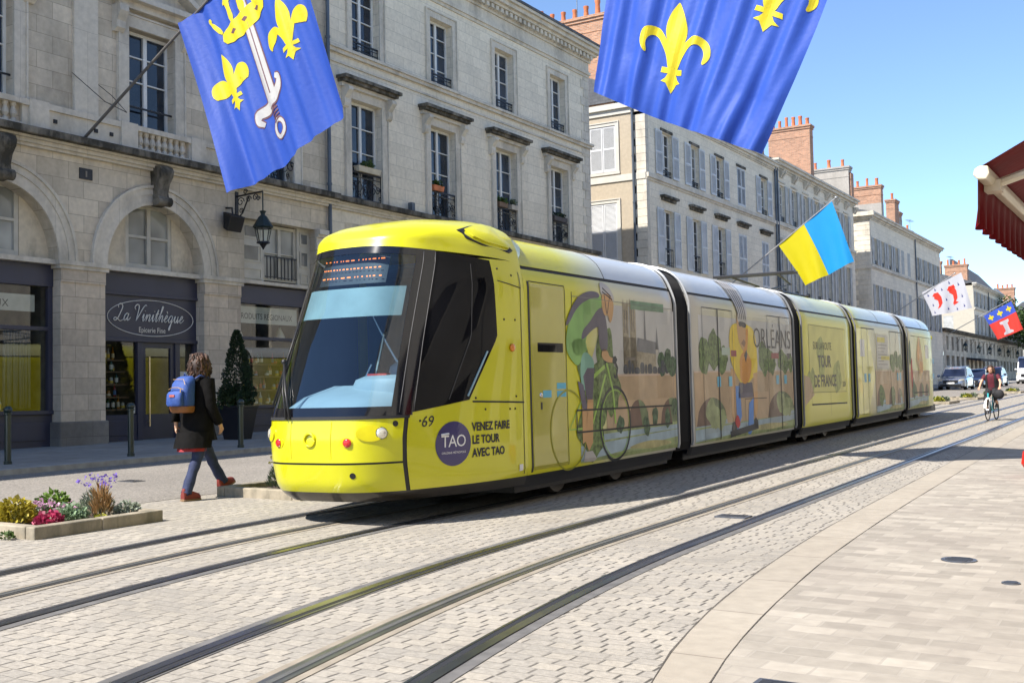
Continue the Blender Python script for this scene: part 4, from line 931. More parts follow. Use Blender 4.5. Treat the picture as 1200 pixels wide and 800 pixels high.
# houses opposite, behind the camera's right shoulder: what the glass and paint mirror
h9 = thing('facing_house', 'sunlit stone terrace on the near side of the street, carrying the red cafe awning', 'building', (2.4, 20, 0))
FR = lambda a, z, d: (2.4+d, a, z)
op = [(-20+k*3.4, -18.8+k*3.4) for k in range(36)]
mb = MB(FR); wall(mb, -26, 110, -1, 12, [(a, b, 3.9, 6.6) for a, b in op]+[(a-.5, b+.5, .3, 2.9) for a, b in op], .25); mb.build('wall', mat('bright_limestone', (.70, .65, .55), .85, var=.1, scale=1.5), h9)
mb = MB(FR)
for a, b in op:
    B(mb, a, b, 3.9, 6.6, .2, .22)
    B(mb, a-.5, b+.5, .3, 2.9, .2, .22)
mb.build('glazing', PANES[0], h9); cornice(h9, FR, -26, 110, 11.8, ((.15, .1), (.2, .3), (.15, .45)))
mb = MB(); mb.loft([[(2.0, y, 12.4), (6, y, 14), (14, y, 14), (14, y, 12.4)] for y in (-26, 110)]); mb.build('roof', M_slate, h9)
# ================================================================== the tram (local frame: x across, y along from the nose, z up)
TY = 8.4; TX = -7.14-.025*TY
d = Vector((-.025, 1, SLOPE_Y+.018*.025)).normalized(); xa = Vector((1, .025, 0)).normalized(); za = xa.cross(d)
TM = Matrix(((xa.x, d.x, za.x, TX), (xa.y, d.y, za.y, TY), (xa.z, d.z, za.z, gz(TX, TY)-.01), (0, 0, 0, 1)))
tram = thing('tram', 'bright yellow five-section tram in a cycling advertising wrap, running up the street', 'tram', matrix=TM)
def interp(T, z):
    if z <= T[0][0]: return T[0][1]
    for (a, b), (c, e) in zip(T, T[1:]):
        if z <= c: return b+(e-b)*(z-a)/(c-a)
    return T[-1][1]
M_yel = mat('tram_yellow', (.60, .58, .003), .30, var=.05, scale=1.6, coat=.6)
M_blk = mat('tram_black', (.010, .010, .011), .45)
M_gloss = pane_mat('tram_dark_glass', (.006, .006, .007), .02, .0); M_gloss.node_tree.nodes['Principled BSDF'].inputs['Specular IOR Level'].default_value = .12
M_skirt = mat('tram_skirt', (.03, .025, .018), .3, coat=.4)
M_rubber = mat('tram_rubber', (.012, .012, .013), .8)
M_seal = mat('tram_seal', (.02, .02, .02), .6)
M_ws = glass_mat('windscreen_glass', (.70, .86, .95), 1.52, 2.1)
HW = [(.22, 1.08), (.33, 1.12), (.42, 1.14), (2.4, 1.14), (2.5, 1.125), (2.6, 1.09), (2.7, 1.05), (2.8, 1.0), (2.9, .90), (2.98, .76), (3.03, .56), (3.06, .3)]
def hw(z): return interp(HW, z)
Y0T = [(.22, .26), (.26, .20), (.32, .13), (.40, .08), (.62, .03), (.85, .02), (1.05, .05), (1.8, .33), (2.78, .74), (2.86, .77), (2.95, .86), (3.03, 1.05), (3.10, 1.35), (3.15, 1.7), (3.18, 2.05)]
WCT = [(.22, .70), (.3, .77), (.4, .80), (1.05, .83), (2.78, .73), (2.9, .73), (3.0, .68), (3.08, .58), (3.14, .44), (3.18, .25)]
WET = [(.22, 1.08), (.4, 1.14), (2.4, 1.14), (2.62, 1.10), (2.8, 1.06), (2.92, 1.0), (3.0, .92), (3.08, .78), (3.14, .56), (3.18, .3)]
def SN(t, z):
    """nose surface: |t|<1 round the front, 1..2 back along the flank"""
    sg = 1 if t >= 0 else -1; u = abs(t); y0 = interp(Y0T, z); wc = interp(WCT, z); we = interp(WET, z); b = .42 if z < 2.6 else .42-.12*min(1, (z-2.6)/.5)
    se = 2.3 - max(0, z-3.0)*.8
    if u <= 1: return Vector((sg*wc*(u-.06*math.sin(math.pi*u)*0), y0+b*u**3.6, z))
    v = u-1; lat = wc+(we-wc)*(1-(1-v)**2.0); return Vector((sg*lat, y0+b+(se-y0-b)*v, z))
def SNo(t, z, off):
    p = SN(t, z)
    if not off: return tuple(p)
    e = 1e-3; n = (SN(t+e, z)-SN(t-e, z)).cross(SN(t, z+e)-SN(t, z-e)).normalized()
    return tuple(p+n*off)
def npatch(name, m, t0, t1, zl, zh, nt, nz, off=0, parent=None, thick=0):
    zl = zl if callable(zl) else (lambda t, c=zl: c); zh = zh if callable(zh) else (lambda t, c=zh: c)
    mb = MB(); mb.grid(lambda u, v: SNo(t0+(t1-t0)*u, zl(t0+(t1-t0)*u)+(zh(t0+(t1-t0)*u)-zl(t0+(t1-t0)*u))*v, off), nt, nz)
    return mb.build(name, m, parent or tram, root=tram, smooth=True)
zt = lambda t: 2.77-.05*min(1, abs(t))**2-(.07*(abs(t)-1) if abs(t) > 1 else 0)
g = .004
npatch('bonnet', M_yel, -.995, .985, .625, 1.045, 44, 10)
npatch('bumper', M_yel, -.995, .985, .335, .605, 44, 6)
npatch('bumper_seam', M_seal, -1, 1, .59, .64, 40, 2, -.008)
npatch('valance', M_skirt, -2, 2, .235, .335, 60, 3)
for sg in (-1, 1):
    lim = (1.0, 2.0) if sg > 0 else (-2.0, -1.0)
    npatch('cab_panel', M_yel, lim[0]+(.012 if sg > 0 else 0), lim[1]-(.012 if sg < 0 else 0), .335, 2.66, 26, 30)
    npatch('panel_seam', M_seal, sg*.985, sg*1.013, .335, 1.07, 2, 8, -.006)
for sg in (-1, 1): npatch('cab_lining', mat('cab_lining', (.03, .05, .075), .8), sg*1.03, sg*1.98, .42, 2.6, 16, 8, -.035)
# windscreen with its black border and yellow roof over it
wz0 = lambda t: 1.06-.0*t
npatch('windscreen', M_ws, -1.0, 1.0, 1.075, lambda t: zt(t)-.01, 40, 24, .004)
M_frit = mat('glass_border', (.004, .004, .006), .12, coat=.5)
npatch('glass_border', M_frit, -1.0, 1.01, 1.045, 1.15, 40, 3, .007); npatch('glass_border', M_frit, -1.0, 1.01, lambda t: zt(t)-.075, lambda t: zt(t)-.0, 40, 2, .007)
npatch('glass_border', M_frit, .885, 1.03, 1.06, lambda t: zt(t)-.0, 5, 20, .0075); npatch('glass_border', M_frit, -1.02, -.93, 1.06, lambda t: zt(t)-.0, 4, 20, .0075)
npatch('windscreen_seal', M_rubber, -1.0, 1.015, 1.035, 1.062, 40, 1, .010)
rc = npatch('roof_cap', M_yel, -2, 2, lambda t: zt(t), 3.18, 90, 22)
mb = MB(); r0 = [SNo(-2+4*k/40, 3.18, 0) for k in range(41)]; mb.poly(r0); 
re = [SNo(2, 2.66+.52*k/12, 0) for k in range(13)]; ri = [SNo(-2, 2.66+.52*k/12, 0) for k in range(13)]
for k in range(12): mb.poly([re[k], re[k+1], (re[k+1][0]*.98, re[k+1][1]+.45*(k+1)/12, re[k+1][2]-.12*(k+1)/12), (re[k][0]*.98, re[k][1]+.45*k/12, re[k][2]-.12*k/12)])
top = [(re[12][0]*.98, re[12][1]+.45, re[12][2]-.12)]
mb.poly([re[12], ri[12], (-top[0][0], top[0][1], top[0][2]), top[0]])
for k in range(12): mb.poly([ri[k], ri[k+1], (ri[k+1][0]*.98, ri[k+1][1]+.45*(k+1)/12, ri[k+1][2]-.12*(k+1)/12), (ri[k][0]*.98, ri[k][1]+.45*k/12, ri[k][2]-.12*k/12)])
mb.build('roof_cap_back', M_yel, rc, root=tram)
for sg, tt in ((1, .945), (1, 1.035), (-1, .95)):
    mb = MB(); mb.tube([SNo(sg*tt, 1.09+(zt(1)-1.11)*k/14, .009) for k in range(15)], .006, 4); mb.build('pillar_trim', mat('pillar_grey', (.035, .035, .038), .5), tram, smooth=True)
# dark cab side glass with its slanting rear edge
def sideglass(sg):
    def s_of(y, z):
        y0 = interp(Y0T, z)+.42; return 1+(y-y0)/(2.3-y0)
    mb = MB(); nu, nv = 16, 22
    def fn(u, v):
        z0 = 1.085+.10*u; z1 = zt(1)-.01-.07*u; z = z0+(z1-z0)*v
        ye = 1.27+.50*min(1, max(0, (z-1.17)/.66)); t1 = s_of(ye, z); t0 = 1.02
        return SNo(sg*(t0+(t1-t0)*u), z, .006)
    mb.grid(fn, nu, nv); o = mb.build('cab_window', M_gloss, tram, smooth=True)
    mb = MB(); pts = []
    for k in range(20): z = 1.2+(2.62-1.2)*k/19; pts.append(fn(.60, (z-1.15)/(2.7-1.15)))
    mb.tube([(p[0]+.004*sg, p[1], p[2]) for p in pts], .006, 4); mb.build('window_divider', M_rubber, o, root=tram)
    return fn
fnR = sideglass(1); sideglass(-1)
mb = MB(); mb.tube([(fnR(.93, .03)[0]+.005, fnR(.93, .03)[1], fnR(.93, .03)[2]), (fnR(.95, .34)[0]+.005, fnR(.95, .34)[1]-.02, fnR(.95, .34)[2])], .010, 5); mb.build('grab_rail', mat('pale_blue_rail', (.35, .52, .58), .3, .3), tram)
# nose details
def nz(t, z, off=0): return Vector(SNo(t, z, off))
def disc(name, t, z, r, m, off=.004, n=20, rx=1, parent=None, dome=0):
    e = 1e-3; N = (SN(t+e, z)-SN(t-e, z)).cross(SN(t, z+e)-SN(t, z-e)).normalized(); c = SN(t, z)+N*off; u = Vector((0, 0, 1)).cross(N).normalized(); w = N.cross(u)
    mb = MB(); rings = []
    for q, h in ((1, -.02), (1, 0), (.8, dome*.6), (.45, dome*.9), (.02, dome)): rings.append([tuple(c+N*h+u*(r*rx*q*math.cos(6.2832*k/n))+w*(r*q*math.sin(6.2832*k/n))) for k in range(n)])
    mb.loft(rings); return mb.build(name, m, parent or tram, root=tram, smooth='auto')
M_red = mat('red_lens', (.62, .012, .01), .1, coat=1); M_lens = mat('clear_lens', (.75, .72, .6), .08, .6, coat=1); M_amb = mat('amber_lens', (.75, .22, .01), .15, coat=.8)
for sg in (-1, 1):
    disc('lamp_recess', sg*.74, .90, .078, mat('recess_yellow', (.62, .55, .002), .4), .003, rx=1.75, dome=.002)
    h = disc('headlight', sg*.835, .90, .050, M_lens, .014, dome=.018); disc('headlight_ring', sg*.835, .90, .058, mat('chrome', (.6, .6, .58), .15, 1), .008, parent=h)
    disc('lamp_socket', sg*.50, .815, .050, mat('recess_yellow', (.62, .55, .002), .4), .003, rx=1.3); disc('tail_light', sg*.515, .815, .042, M_red, .010, dome=.015)
mb = MB(); e = 1e-3; N = (SN(e, .835)-SN(-e, .835)).cross(SN(0, .835+e)-SN(0, .835-e)).normalized(); c = SN(0, .845); u = Vector((0, 0, 1)).cross(N).normalized(); w = N.cross(u)
mb.tube([tuple(c+N*.006+u*.062*math.cos(6.2832*k/24)+w*.062*math.sin(6.2832*k/24)) for k in range(25)], .012, 6); mb.build('badge_ring', mat('recess_yellow', (.62, .55, .002), .4), tram, smooth=True)
disc('tow_cap', .55, .50, .03, M_blk, .003); disc('fixing', .93, .985, .028, M_blk, .003); disc('fixing', -.97, .50, .02, M_blk, .003)
for sg in (-1, 1):  # bonnet creases
    mb = MB(); mb.tube([SNo(sg*.30, .66+.36*k/8, .0015) for k in range(9)], .004, 4); mb.build('bonnet_crease', mat('recess_yellow', (.62, .55, .002), .4), tram)
# wipers
mb = MB(); a = nz(-.30, 1.04, .03); b = nz(-.66, 1.60, .05)
mb.tube([a, nz(-.45, 1.3, .05), b], .012, 6); mb.tube([nz(-.36, 1.04, .03), nz(-.50, 1.3, .05), b], .009, 6)
mb.tube([nz(-.80, 1.18, .02), nz(-.66, 1.60, .025), nz(-.60, 2.02, .02)], .011, 5); mb.ball(tuple(b), .03, 8)
mb.build('wiper', M_blk, tram, smooth=True)
# destination display behind the glass: three rows of orange segments
EL = emit('led_orange', (1.0, .20, .03), .9); mb = MB(); r = random.Random(5)
for row, z in enumerate((2.655, 2.565, 2.475)):
    t = -.52+.02*row
    while t < .52:
        w = r.choice((.022, .03, .045, .075)); p, q = nz(t, z, -.06), nz(t+w*.8, z, -.06); hgt = Vector((0, .003, .012))
        mb.poly([tuple(p), tuple(q), tuple(q+hgt), tuple(p+hgt)]); t += w+r.choice((.02, .028, .05))
mb.build('display_segments', EL, tram, recalc=False)
npatch('display_box', mat('display_black', (.006, .009, .014), .6), -.62, .62, 2.42, 2.70, 20, 3, -.09)
# cab interior
M_dash = mat('dash_blue', (.27, .33, .36), .45, var=.05); M_int = mat('cab_dark', (.05, .10, .17), .8)
mb = MB(); n = 16
def dashp(k, dy, z, s=.90): t = -1+2*k/n; p = SN(t*.95, z); return (p.x*s, p.y+.06+dy, z)
mb.loft([[dashp(k, 0, 1.0) for k in range(n+1)], [dashp(k, .03, 1.12) for k in range(n+1)], [dashp(k, .25, 1.25, .86) for k in range(n+1)], [dashp(k, .62, 1.36, .76) for k in range(n+1)]], closed=False)
mb.build('dashboard', M_dash, tram, smooth=True)
mb = MB()
def hump(cx0, cy, cz, rx, ry, rz): mb.loft([[(cx0+rx*q*math.cos(6.2832*k/18), cy+ry*q*math.sin(6.2832*k/18), cz+rz*h) for k in range(18)] for q, h in ((1, 0), (.98, .5), (.9, .8), (.65, .97), (.02, 1.02))])
hump(.30, .95, 1.24, .44, .30, .22); hump(.05, .72, 1.2, .26, .18, .10); hump(.42, 1.18, 1.34, .30, .14, .26)
mb.build('driver_console', M_dash, tram, smooth='auto')
mb = MB(); mb.box(.12, .80, 1.45, .36, .87, 1.475); mb.build('console_lamp', mat('red_strip', (.5, .04, .03), .4), tram)
mb = MB(); mb.box(-.95, 2.25, .4, .95, 2.29, 2.6); mb.box(-.6, .6, .6, .6, 2.3, .64); mb.build('cab_bulkhead', M_int, tram)
mb = MB(); mb.box(-.68, 1.25, 2.58, .68, 2.25, 2.62); mb.build('cab_ceiling', M_int, tram)
mb = MB(); mb.box(.25, 1.65, .64, .75, 2.1, 1.15); mb.box(.25, 2.0, 1.1, .75, 2.14, 2.0); mb.ball((.5, 2.06, 2.1), .15); mb.build('driver_seat', mat('seat_dark', (.01, .01, .012), .7), tram, bevel=.03)
npatch('sun_blind', mat('blind', (.20, .27, .27), .7), -.84, .86, 2.06, 2.36, 16, 2, -.05)
mb = MB(); mb.tube([(-.18, 1.25, 1.2), (-.02, 1.3, 1.9)], .012, 6); mb.tube([(-.30, 1.1, 1.16), (-.12, 1.2, 1.58)], .011, 6); mb.build('handrail', mat('rail_pale', (.6, .66, .68), .3, .5), tram)
# roof pod on the flank of the cap
def podp(t, z, o=.012): return SNo(t, z, o)
for sg in (-1, 1):
    ring = [(1.24, 2.955), (1.40, 3.02), (1.64, 3.07), (1.80, 3.04), (1.93, 2.78), (1.86, 2.745), (1.50, 2.80), (1.34, 2.86)]
    def ctr(k, o): return sum((a for a, b in ring))/8, sum((b for a, b in ring))/8
    c = ctr(0, 0); mb = MB()
    mb.loft([[SNo(sg*t, z, .004) for t, z in ring], [SNo(sg*(t+(c[0]-t)*.08), z+(c[1]-z)*.08, .010) for t, z in ring]])
    o = mb.build('roof_inlet', M_blk, tram); mb = MB()
    mb.loft([[SNo(sg*(t+(c[0]-t)*f+.03), z+(c[1]-z)*f+.02, h) for t, z in ring] for f, h in ((.16, .006), (.2, .022), (.4, .026), (.98, .026))])
    mb.build('inlet_flap', M_yel, o, root=tram, smooth='auto')
# small fixings, lamp and joint lines on the right cab panel
M_dot = M_blk
def flank(s, z, e=.003): return (hw(z)+e, s, z)
def cabp(y, z, e=.004):
    y0 = interp(Y0T, z)+.42; t = 1+(y-y0)/(2.3-y0)
    return SNo(t, z, e) if y < 2.28 else flank(y, z, e)
for y, z in ((.62, 1.0), (1.52, 1.08), (1.95, 1.07), (2.05, 1.07), (1.38, 1.20), (2.08, 1.20), (1.9, 2.02), (2.1, 2.02), (2.08, 2.5), (1.86, 2.56)): mb = MB(); mb.ball(cabp(y, z, .0), .013, 6); mb.build('fixing', M_dot, tram)
mb = MB()
for k in range(12): pass
pts = [cabp(1.33+.9*k/8, 1.165-.004*k, .004) for k in range(9)]; mb.tube(pts, .009, 4)
mb.tube([cabp(1.83+.4*k/6, 2.43-.01*k, .003) for k in range(7)], .005, 4); mb.build('panel_joint', M_seal, tram)
c = cabp(2.02, 1.72); mb = MB(); mb.lathe([(.045, 0), (.04, .02), (.02, .03)], (c[0], c[1], c[2]), 12, axis='x'); mb.build('side_lamp', M_amb, tram, smooth=True)

# ---- body sections
def wrap_paint(name, stops, rough=.28):
    """printed wrap: colour changes along the section"""
    m, nt, b, N, L = nodes(name); tc = N.new('ShaderNodeTexCoord'); sx = N.new('ShaderNodeSeparateXYZ'); L.new(tc.outputs['Object'], sx.inputs[0])
    nzt = N.new('ShaderNodeTexNoise'); nzt.inputs['Scale'].default_value = 1.3; L.new(tc.outputs['Object'], nzt.inputs[0])
    ad = N.new('ShaderNodeMath'); ad.operation = 'MULTIPLY_ADD'; ad.inputs[1].default_value = .5; L.new(nzt.outputs[0], ad.inputs[0]); L.new(sx.outputs['Y'], ad.inputs[2])
    a, z = stops[0][0], stops[-1][0]; mr = N.new('ShaderNodeMapRange'); mr.inputs['From Min'].default_value = a+.25; mr.inputs['From Max'].default_value = z+.25; L.new(ad.outputs[0], mr.inputs[0])
    cr = N.new('ShaderNodeValToRGB'); E = cr.color_ramp.elements
    for i, (p, c) in enumerate(stops):
        e = E[0] if i == 0 else (E[1] if i == 1 else E.new(.5)); e.position = (p-a)/(z-a); e.color = rgba(c)
    L.new(mr.outputs[0], cr.inputs[0]); L.new(cr.outputs[0], b.inputs['Base Color']); b.inputs['Roughness'].default_value = rough; b.inputs['Coat Weight'].default_value = .2; b.inputs['Specular IOR Level'].default_value = .35; b.inputs['Coat Roughness'].default_value = .05
    return m
YL = (.60, .58, .003); PALE = (.50, .475, .44); SILV = (.52, .55, .56); YP = (.60, .565, .015); PG = (.50, .47, .24)
secs = [(2.3, 6.74, wrap_paint('wrap_first', [(2.2, YL), (3.6, YL), (4.5, (.62, .60, .36)), (5.2, PALE), (7, PALE)]), wrap_paint('wrap_first_roof', [(2.2, YL), (3.4, YL), (4.6, SILV), (7, SILV)], .22)),
        (7.36, 12.8, wrap_paint('wrap_second', [(7.2, PALE), (9, PG), (13, PALE)]), wrap_paint('wrap_second_roof', [(7, SILV), (13, SILV)], .22)),
        (13.4, 17.45, wrap_paint('wrap_third', [(13.3, (.58, .54, .12)), (13.7, YP), (17.0, YP), (17.5, YL)]), wrap_paint('wrap_third_roof', [(13.3, (.55, .55, .42)), (15, (.58, .57, .22)), (17.5, (.6, .57, .08))], .22)),
        (17.95, 23.4, wrap_paint('wrap_fourth', [(17.9, YL), (18.9, (.60, .56, .03)), (19.7, PG), (23.4, (.50, .47, .30))]), wrap_paint('wrap_fourth_roof', [(17.9, YL), (19.2, (.56, .56, .35)), (23.4, SILV)], .22)),
        (24.1, 29.3, wrap_paint('wrap_fifth', [(24, (.5, .47, .30)), (25.2, (.55, .52, .12)), (26.2, YP), (27.6, YL), (29.3, YL)]), wrap_paint('wrap_fifth_roof', [(24, SILV), (26.5, SILV), (28, YL), (29.3, YL)], .22))]
ZB_ = [.335, .42, .8, 1.2, 1.8, 2.4, 2.48, 2.54, 2.59]; ZR = [2.63, 2.7, 2.76, 2.82, 2.87, 2.92, 2.96, 3.0, 3.03, 3.05, 3.06]
def section(i, s0, s1, mp, mr_):
    last = i == 4; ss = [s0, s0+.03, s0+.09, s0+.5]+[s0+.5+(s1-s0-1)*k/6 for k in range(1, 6)]+[s1-.5, s1-.09, s1-.03, s1]
    def ins(s):
        e = min(s-s0 if i else 9, s1-s); k = max(0, 1-e/.09) if not last else max(0, 1-(s-s0)/.09)
        v = .035*k*k
        if last and s > 27.6: v += .30*((s-27.6)/1.7)**2
        return v
    for sg in (1, -1):
        mb = MB(); mb.loft([[(sg*(hw(z)-ins(s)), s, z) for z in ZB_] for s in ss], closed=False, caps=False); mb.build('side_panel', mp, tram, smooth='auto')
        mb = MB(); mb.loft([[(sg*(hw(z)-.012-ins(s)), s, z) for z in (2.585, 2.6, 2.64)] for s in ss], closed=False, caps=False); mb.build('roof_seam', M_seal, tram)
        mb = MB(); mb.loft([[(sg*(hw(z)-.03-ins(s)), s, z) for z in (.20, .26, .345)] for s in ss], closed=False, caps=False); mb.build('skirt', M_blk, tram)
    def top(s): return 1-.0*s
    full = [(x, z) for z in ZR for x in (hw(z),)]
    def ring(s):
        dz = -.28*((s-27.9)/1.4)**2 if last and s > 27.9 else 0
        R = [(hw(z)-ins(s), s, z+dz*(z-2.6)/.46) for z in ZR]; return R+[(-x, y, z) for x, y, z in R[::-1]]
    mb = MB(); mb.loft([ring(s) for s in ss], closed=False, caps=False); mb.build('roof_fairing', mr_, tram, smooth='auto')
    for sc in ((s0+(s1-s0)*.5,) if i != 2 else ()):
        mb = MB(); mb.tube([(hw(z)+.001, sc, z) for z in ZR], .004, 4); mb.build('fairing_joint', M_seal, tram)
    # closed ends
    for s in ((s1,) if i == 0 else (s0, s1)):
        mb = MB(); R = [(hw(z)-ins(s)-.002, s, z) for z in ZB_+ZR]; mb.poly(R+[(-x, y, z) for x, y, z in R[::-1]]); mb.build('end_wall', M_blk if not (last and s == s1) else M_yel, tram)
    mb = MB(); mb.box(-.96, s0 if i else 2.3, .14, .96, s1, .34); mb.build('underframe', M_blk, tram)
for i, s in enumerate(secs): section(i, *s)
# end bulge of the last section
mb = MB(); mb.loft([[(x*(1-.10*k*k), 29.3+.45*k*(1-((z-1.4)/2.0)**2), z) for x, z in ((.83, .4), (.86, 1.2), (.86, 2.0), (.8, 2.6), (.5, 2.75), (-.5, 2.75), (-.8, 2.6), (-.86, 2.0), (-.86, 1.2), (-.83, .4))] for k in (0, .6, 1)]); mb.build('rear_end', M_yel, tram, smooth='auto')
mb = MB(); mb.ball((.90, 29.15, 2.42), .08, 10); mb.build('rear_camera', mat('camera_yellow', (.5, .45, .01), .4), tram, smooth=True)
# bellows
for a, b in zip([s[1] for s in secs], [s[0] for s in secs[1:]]):
    mb = MB(); n = 7; rings = []
    for k in range(n*2+1):
        s = a+(b-a)*k/(n*2); w = -.05-(.05 if k % 2 else 0); R = [(hw(z)+w, s, z) for z in [.3]+ZB_[1:]+[2.75, 2.85, 2.92]]; rings.append(R+[(-x, y, z) for x, y, z in R[::-1]])
    mb.loft(rings, closed=False, caps=False); mb.build('bellows', M_rubber, tram)
    mb = MB()
    for s in (a+.02, b-.02):
        R = [(hw(z)+.004, s, z) for z in [.36]+ZB_[1:]+ZR]; mb.tube(R, .022, 5)
    mb.build('gangway_frame', mat('gangway_frame', (.25, .26, .27), .4, .3) if a > 12 else mat('gangway_pale', (.45, .46, .46), .35, .3), tram)
# wheels and bogies
for s in (3.6, 5.3, 14.6, 16.2, 25.6, 27.3):
    for sg in (-1, 1):
        mb = MB(); mb.lathe([(.05, -.07), (.30, -.07), (.305, -.05), (.29, .05), (.27, .07), (.2, .05), (.1, .06), (.02, .06)], (sg*.74, s, .30), 20, axis='x'); mb.build('wheel', mat('wheel_steel', (.07, .065, .06), .5, .8), tram, smooth='auto')
for s in (4.45, 15.4, 26.4):
    mb = MB(); mb.box(-.98, s-1.0, .22, -.86, s+1.0, .36); mb.box(.86, s-1.0, .22, .98, s+1.0, .36); mb.box(-.9, s-.25, .2, .9, s+.25, .34); mb.build('bogie', M_blk, tram)
# pantograph, folded
mb = MB(); z = 3.1
for sg in (-1, 1):
    mb.tube([(sg*.45, 13.9, z), (sg*.35, 15.6, z+.20), (sg*.5, 14.1, z+.32)], .025, 5); mb.tube([(sg*.55, 13.8, z-.05), (sg*.55, 16.0, z-.05)], .03, 5)
mb.tube([(-.85, 14.1, z+.33), (.85, 14.1, z+.33)], .03, 5); mb.tube([(-.85, 14.35, z+.33), (.85, 14.35, z+.33)], .03, 5)
for x in (-.6, .6):
    for y in (13.9, 15.9): mb.lathe([(.04, 0), (.07, .03), (.04, .06), (.07, .09), (.03, .12)], (x, y, z-.14), 8)
mb.build('pantograph', mat('pantograph_dark', (.05, .05, .055), .5, .5), tram)

# ---- printed artwork and writing on the right flank
def decal(polys, m, e, name='artwork', parent=None):
    bm = bmesh.new()
    for P in polys:
        if len(P) > 5 and name == 'artwork': P = chaikin(P)
        try: bm.faces.new([bm.verts.new((0, p[0], p[1])) for p in P])
        except ValueError: pass
    bmesh.ops.triangulate(bm, faces=bm.faces)
    for z in (.42, 2.4, 2.45, 2.5, 2.55, 2.6, 2.65, 2.7, 2.75, 2.8, 2.85, 2.9):
        bmesh.ops.bisect_plane(bm, geom=bm.verts[:]+bm.edges[:]+bm.faces[:], plane_co=(0, 0, z), plane_no=(0, 0, 1))
    mb = MB()
    for f in bm.faces: mb.poly([(hw(v.co.z)+e, v.co.y, v.co.z) for v in f.verts])
    bm.free(); return mb.build(name, m, parent or tram, root=tram, recalc=False)
def rect(a, b, c, e): return [(a, c), (b, c), (b, e), (a, e)]
def blob(c, rx, rz, n=22, j=.2, seed=0):
    r = random.Random(seed); ph = [r.uniform(0, 6.28) for _ in range(4)]
    return [(c[0]+rx*math.cos(t)*(1+j*sum(math.sin(q*t*1.7+ph[q])/(q+1) for q in range(1, 4))), c[1]+rz*math.sin(t)*(1+j*sum(math.sin(q*t*2+ph[q])/(q+1) for q in range(1, 4)))) for t in (6.2832*k/n for k in range(n))]
def band(pts, w): # thick stroke as polygon
    P = [Vector((p[0], p[1])) for p in pts]; L_, R_ = [], []
    for i, p in enumerate(P):
        q = (P[min(i+1, len(P)-1)]-P[max(i-1, 0)]).normalized(); nn = Vector((-q.y, q.x)); ww = w[i] if isinstance(w, (list, tuple)) else w
        L_.append(p+nn*ww/2); R_.append(p-nn*ww/2)
    return [[tuple(L_[i]), tuple(L_[i+1]), tuple(R_[i+1]), tuple(R_[i])] for i in range(len(P)-1)]
def ringd(c, r, w, n=40, kx=1.0): return [[(c[0]+kx*(r+s*w/2)*math.cos(t), c[1]+(r+s*w/2)*math.sin(t)) for t, s in ((a, 1), (b, 1), (b, -1), (a, -1))] for a, b in ((6.2832*k/n, 6.2832*(k+1)/n) for k in range(n))]
def S_(P): return [(p[0]-TY, p[1]) for p in P]           # street coordinate to tram coordinate
def pm(name, c, var=.05, sc=3): return mat('print_'+name, tuple(q*1.0 for q in c), .45, var=var, scale=sc, spec=.25)
P_tree = pm('tree', (.13, .19, .06), .65, 16); P_tree2 = pm('tree_dark', (.07, .12, .06), .6, 14); P_br = pm('bridge', (.50, .36, .22), .12); P_arch = pm('arch', (.17, .105, .075), .2); P_water = pm('water', (.33, .43, .48), .2); P_bank = pm('bank', (.42, .38, .17), .35, 4); P_green = pm('grass', (.30, .36, .16), .35, 5)
P_stone = pm('cathedral', (.36, .31, .22), .25, 14); P_roof = pm('roofs', (.07, .075, .09), .3, 9); P_skin = pm('skin', (.58, .34, .15)); P_jg = pm('jersey_green', (.24, .44, .13), .15); P_jd = pm('jersey_dark', (.13, .115, .15), .15); P_hel = pm('helmet', (.48, .46, .43), .1); P_teal = pm('shorts', (.23, .44, .34)); P_frame = pm('frame', (.34, .55, .10)); P_tyre = pm('tyre', (.03, .035, .04)); P_yel = pm('jersey_yellow', (.76, .56, .02), .15); P_or = pm('orange', (.68, .30, .05)); P_brown = pm('hair', (.05, .045, .05)); P_blue = pm('blue', (.10, .25, .62)); P_red = pm('red', (.45, .03, .03)); P_under = pm('under_arch', (.16, .20, .10), .4, 5); P_sky = pm('sky', (.54, .535, .52), .06); P_txt = pm('lettering', (.075, .07, .075)); P_text2 = pm('lettering_dark', (.03, .03, .05))
P_door = mat('print_door', (.40, .37, .02), .18, var=.04, coat=.6); P_stick = mat('sticker_blue', (.08, .42, .62), .4); P_white = mat('sticker_white', (.7, .7, .7), .4)
D = lambda P, m, e, name='artwork': decal([S_(p) for p in P], m, e, name)
def bridge(a, b, arches, e=.004, top=1.40, bot=.72, th=.13):
    D([rect(a, b, top-th, top)], P_br, e); D([rect(a, b, top-.005, top+.02)], pm('coping', (.60, .46, .36)), e+.001)
    xs = a
    for c, r, h in arches:
        l, rr = max(a, c-r), min(b, c+r); n = 14
        if l > xs: D([rect(xs, l, bot, top-th+.002)], P_br, e)
        D([rect(l, rr, bot-.02, top-th)], P_under, e-.0012)
        P = [(l+(rr-l)*k/n, bot+h*math.sqrt(max(0, 1-((l+(rr-l)*k/n-c)/r)**2))) for k in range(n+1)]
        D([[p, q, (q[0], top-th+.002), (p[0], top-th+.002)] for p, q in zip(P, P[1:])], P_br, e)
        D([[p, q, (q[0]+.12, bot), (p[0]+.12, bot)] if q[0]+.12 < b else [p, q, (q[0], bot), (p[0], bot)] for p, q in zip(P[:n//2], P[1:n//2+1])], P_arch, e+.0006)
        xs = rr
    if xs < b: D([rect(xs, b, bot, top-th+.002)], P_br, e)
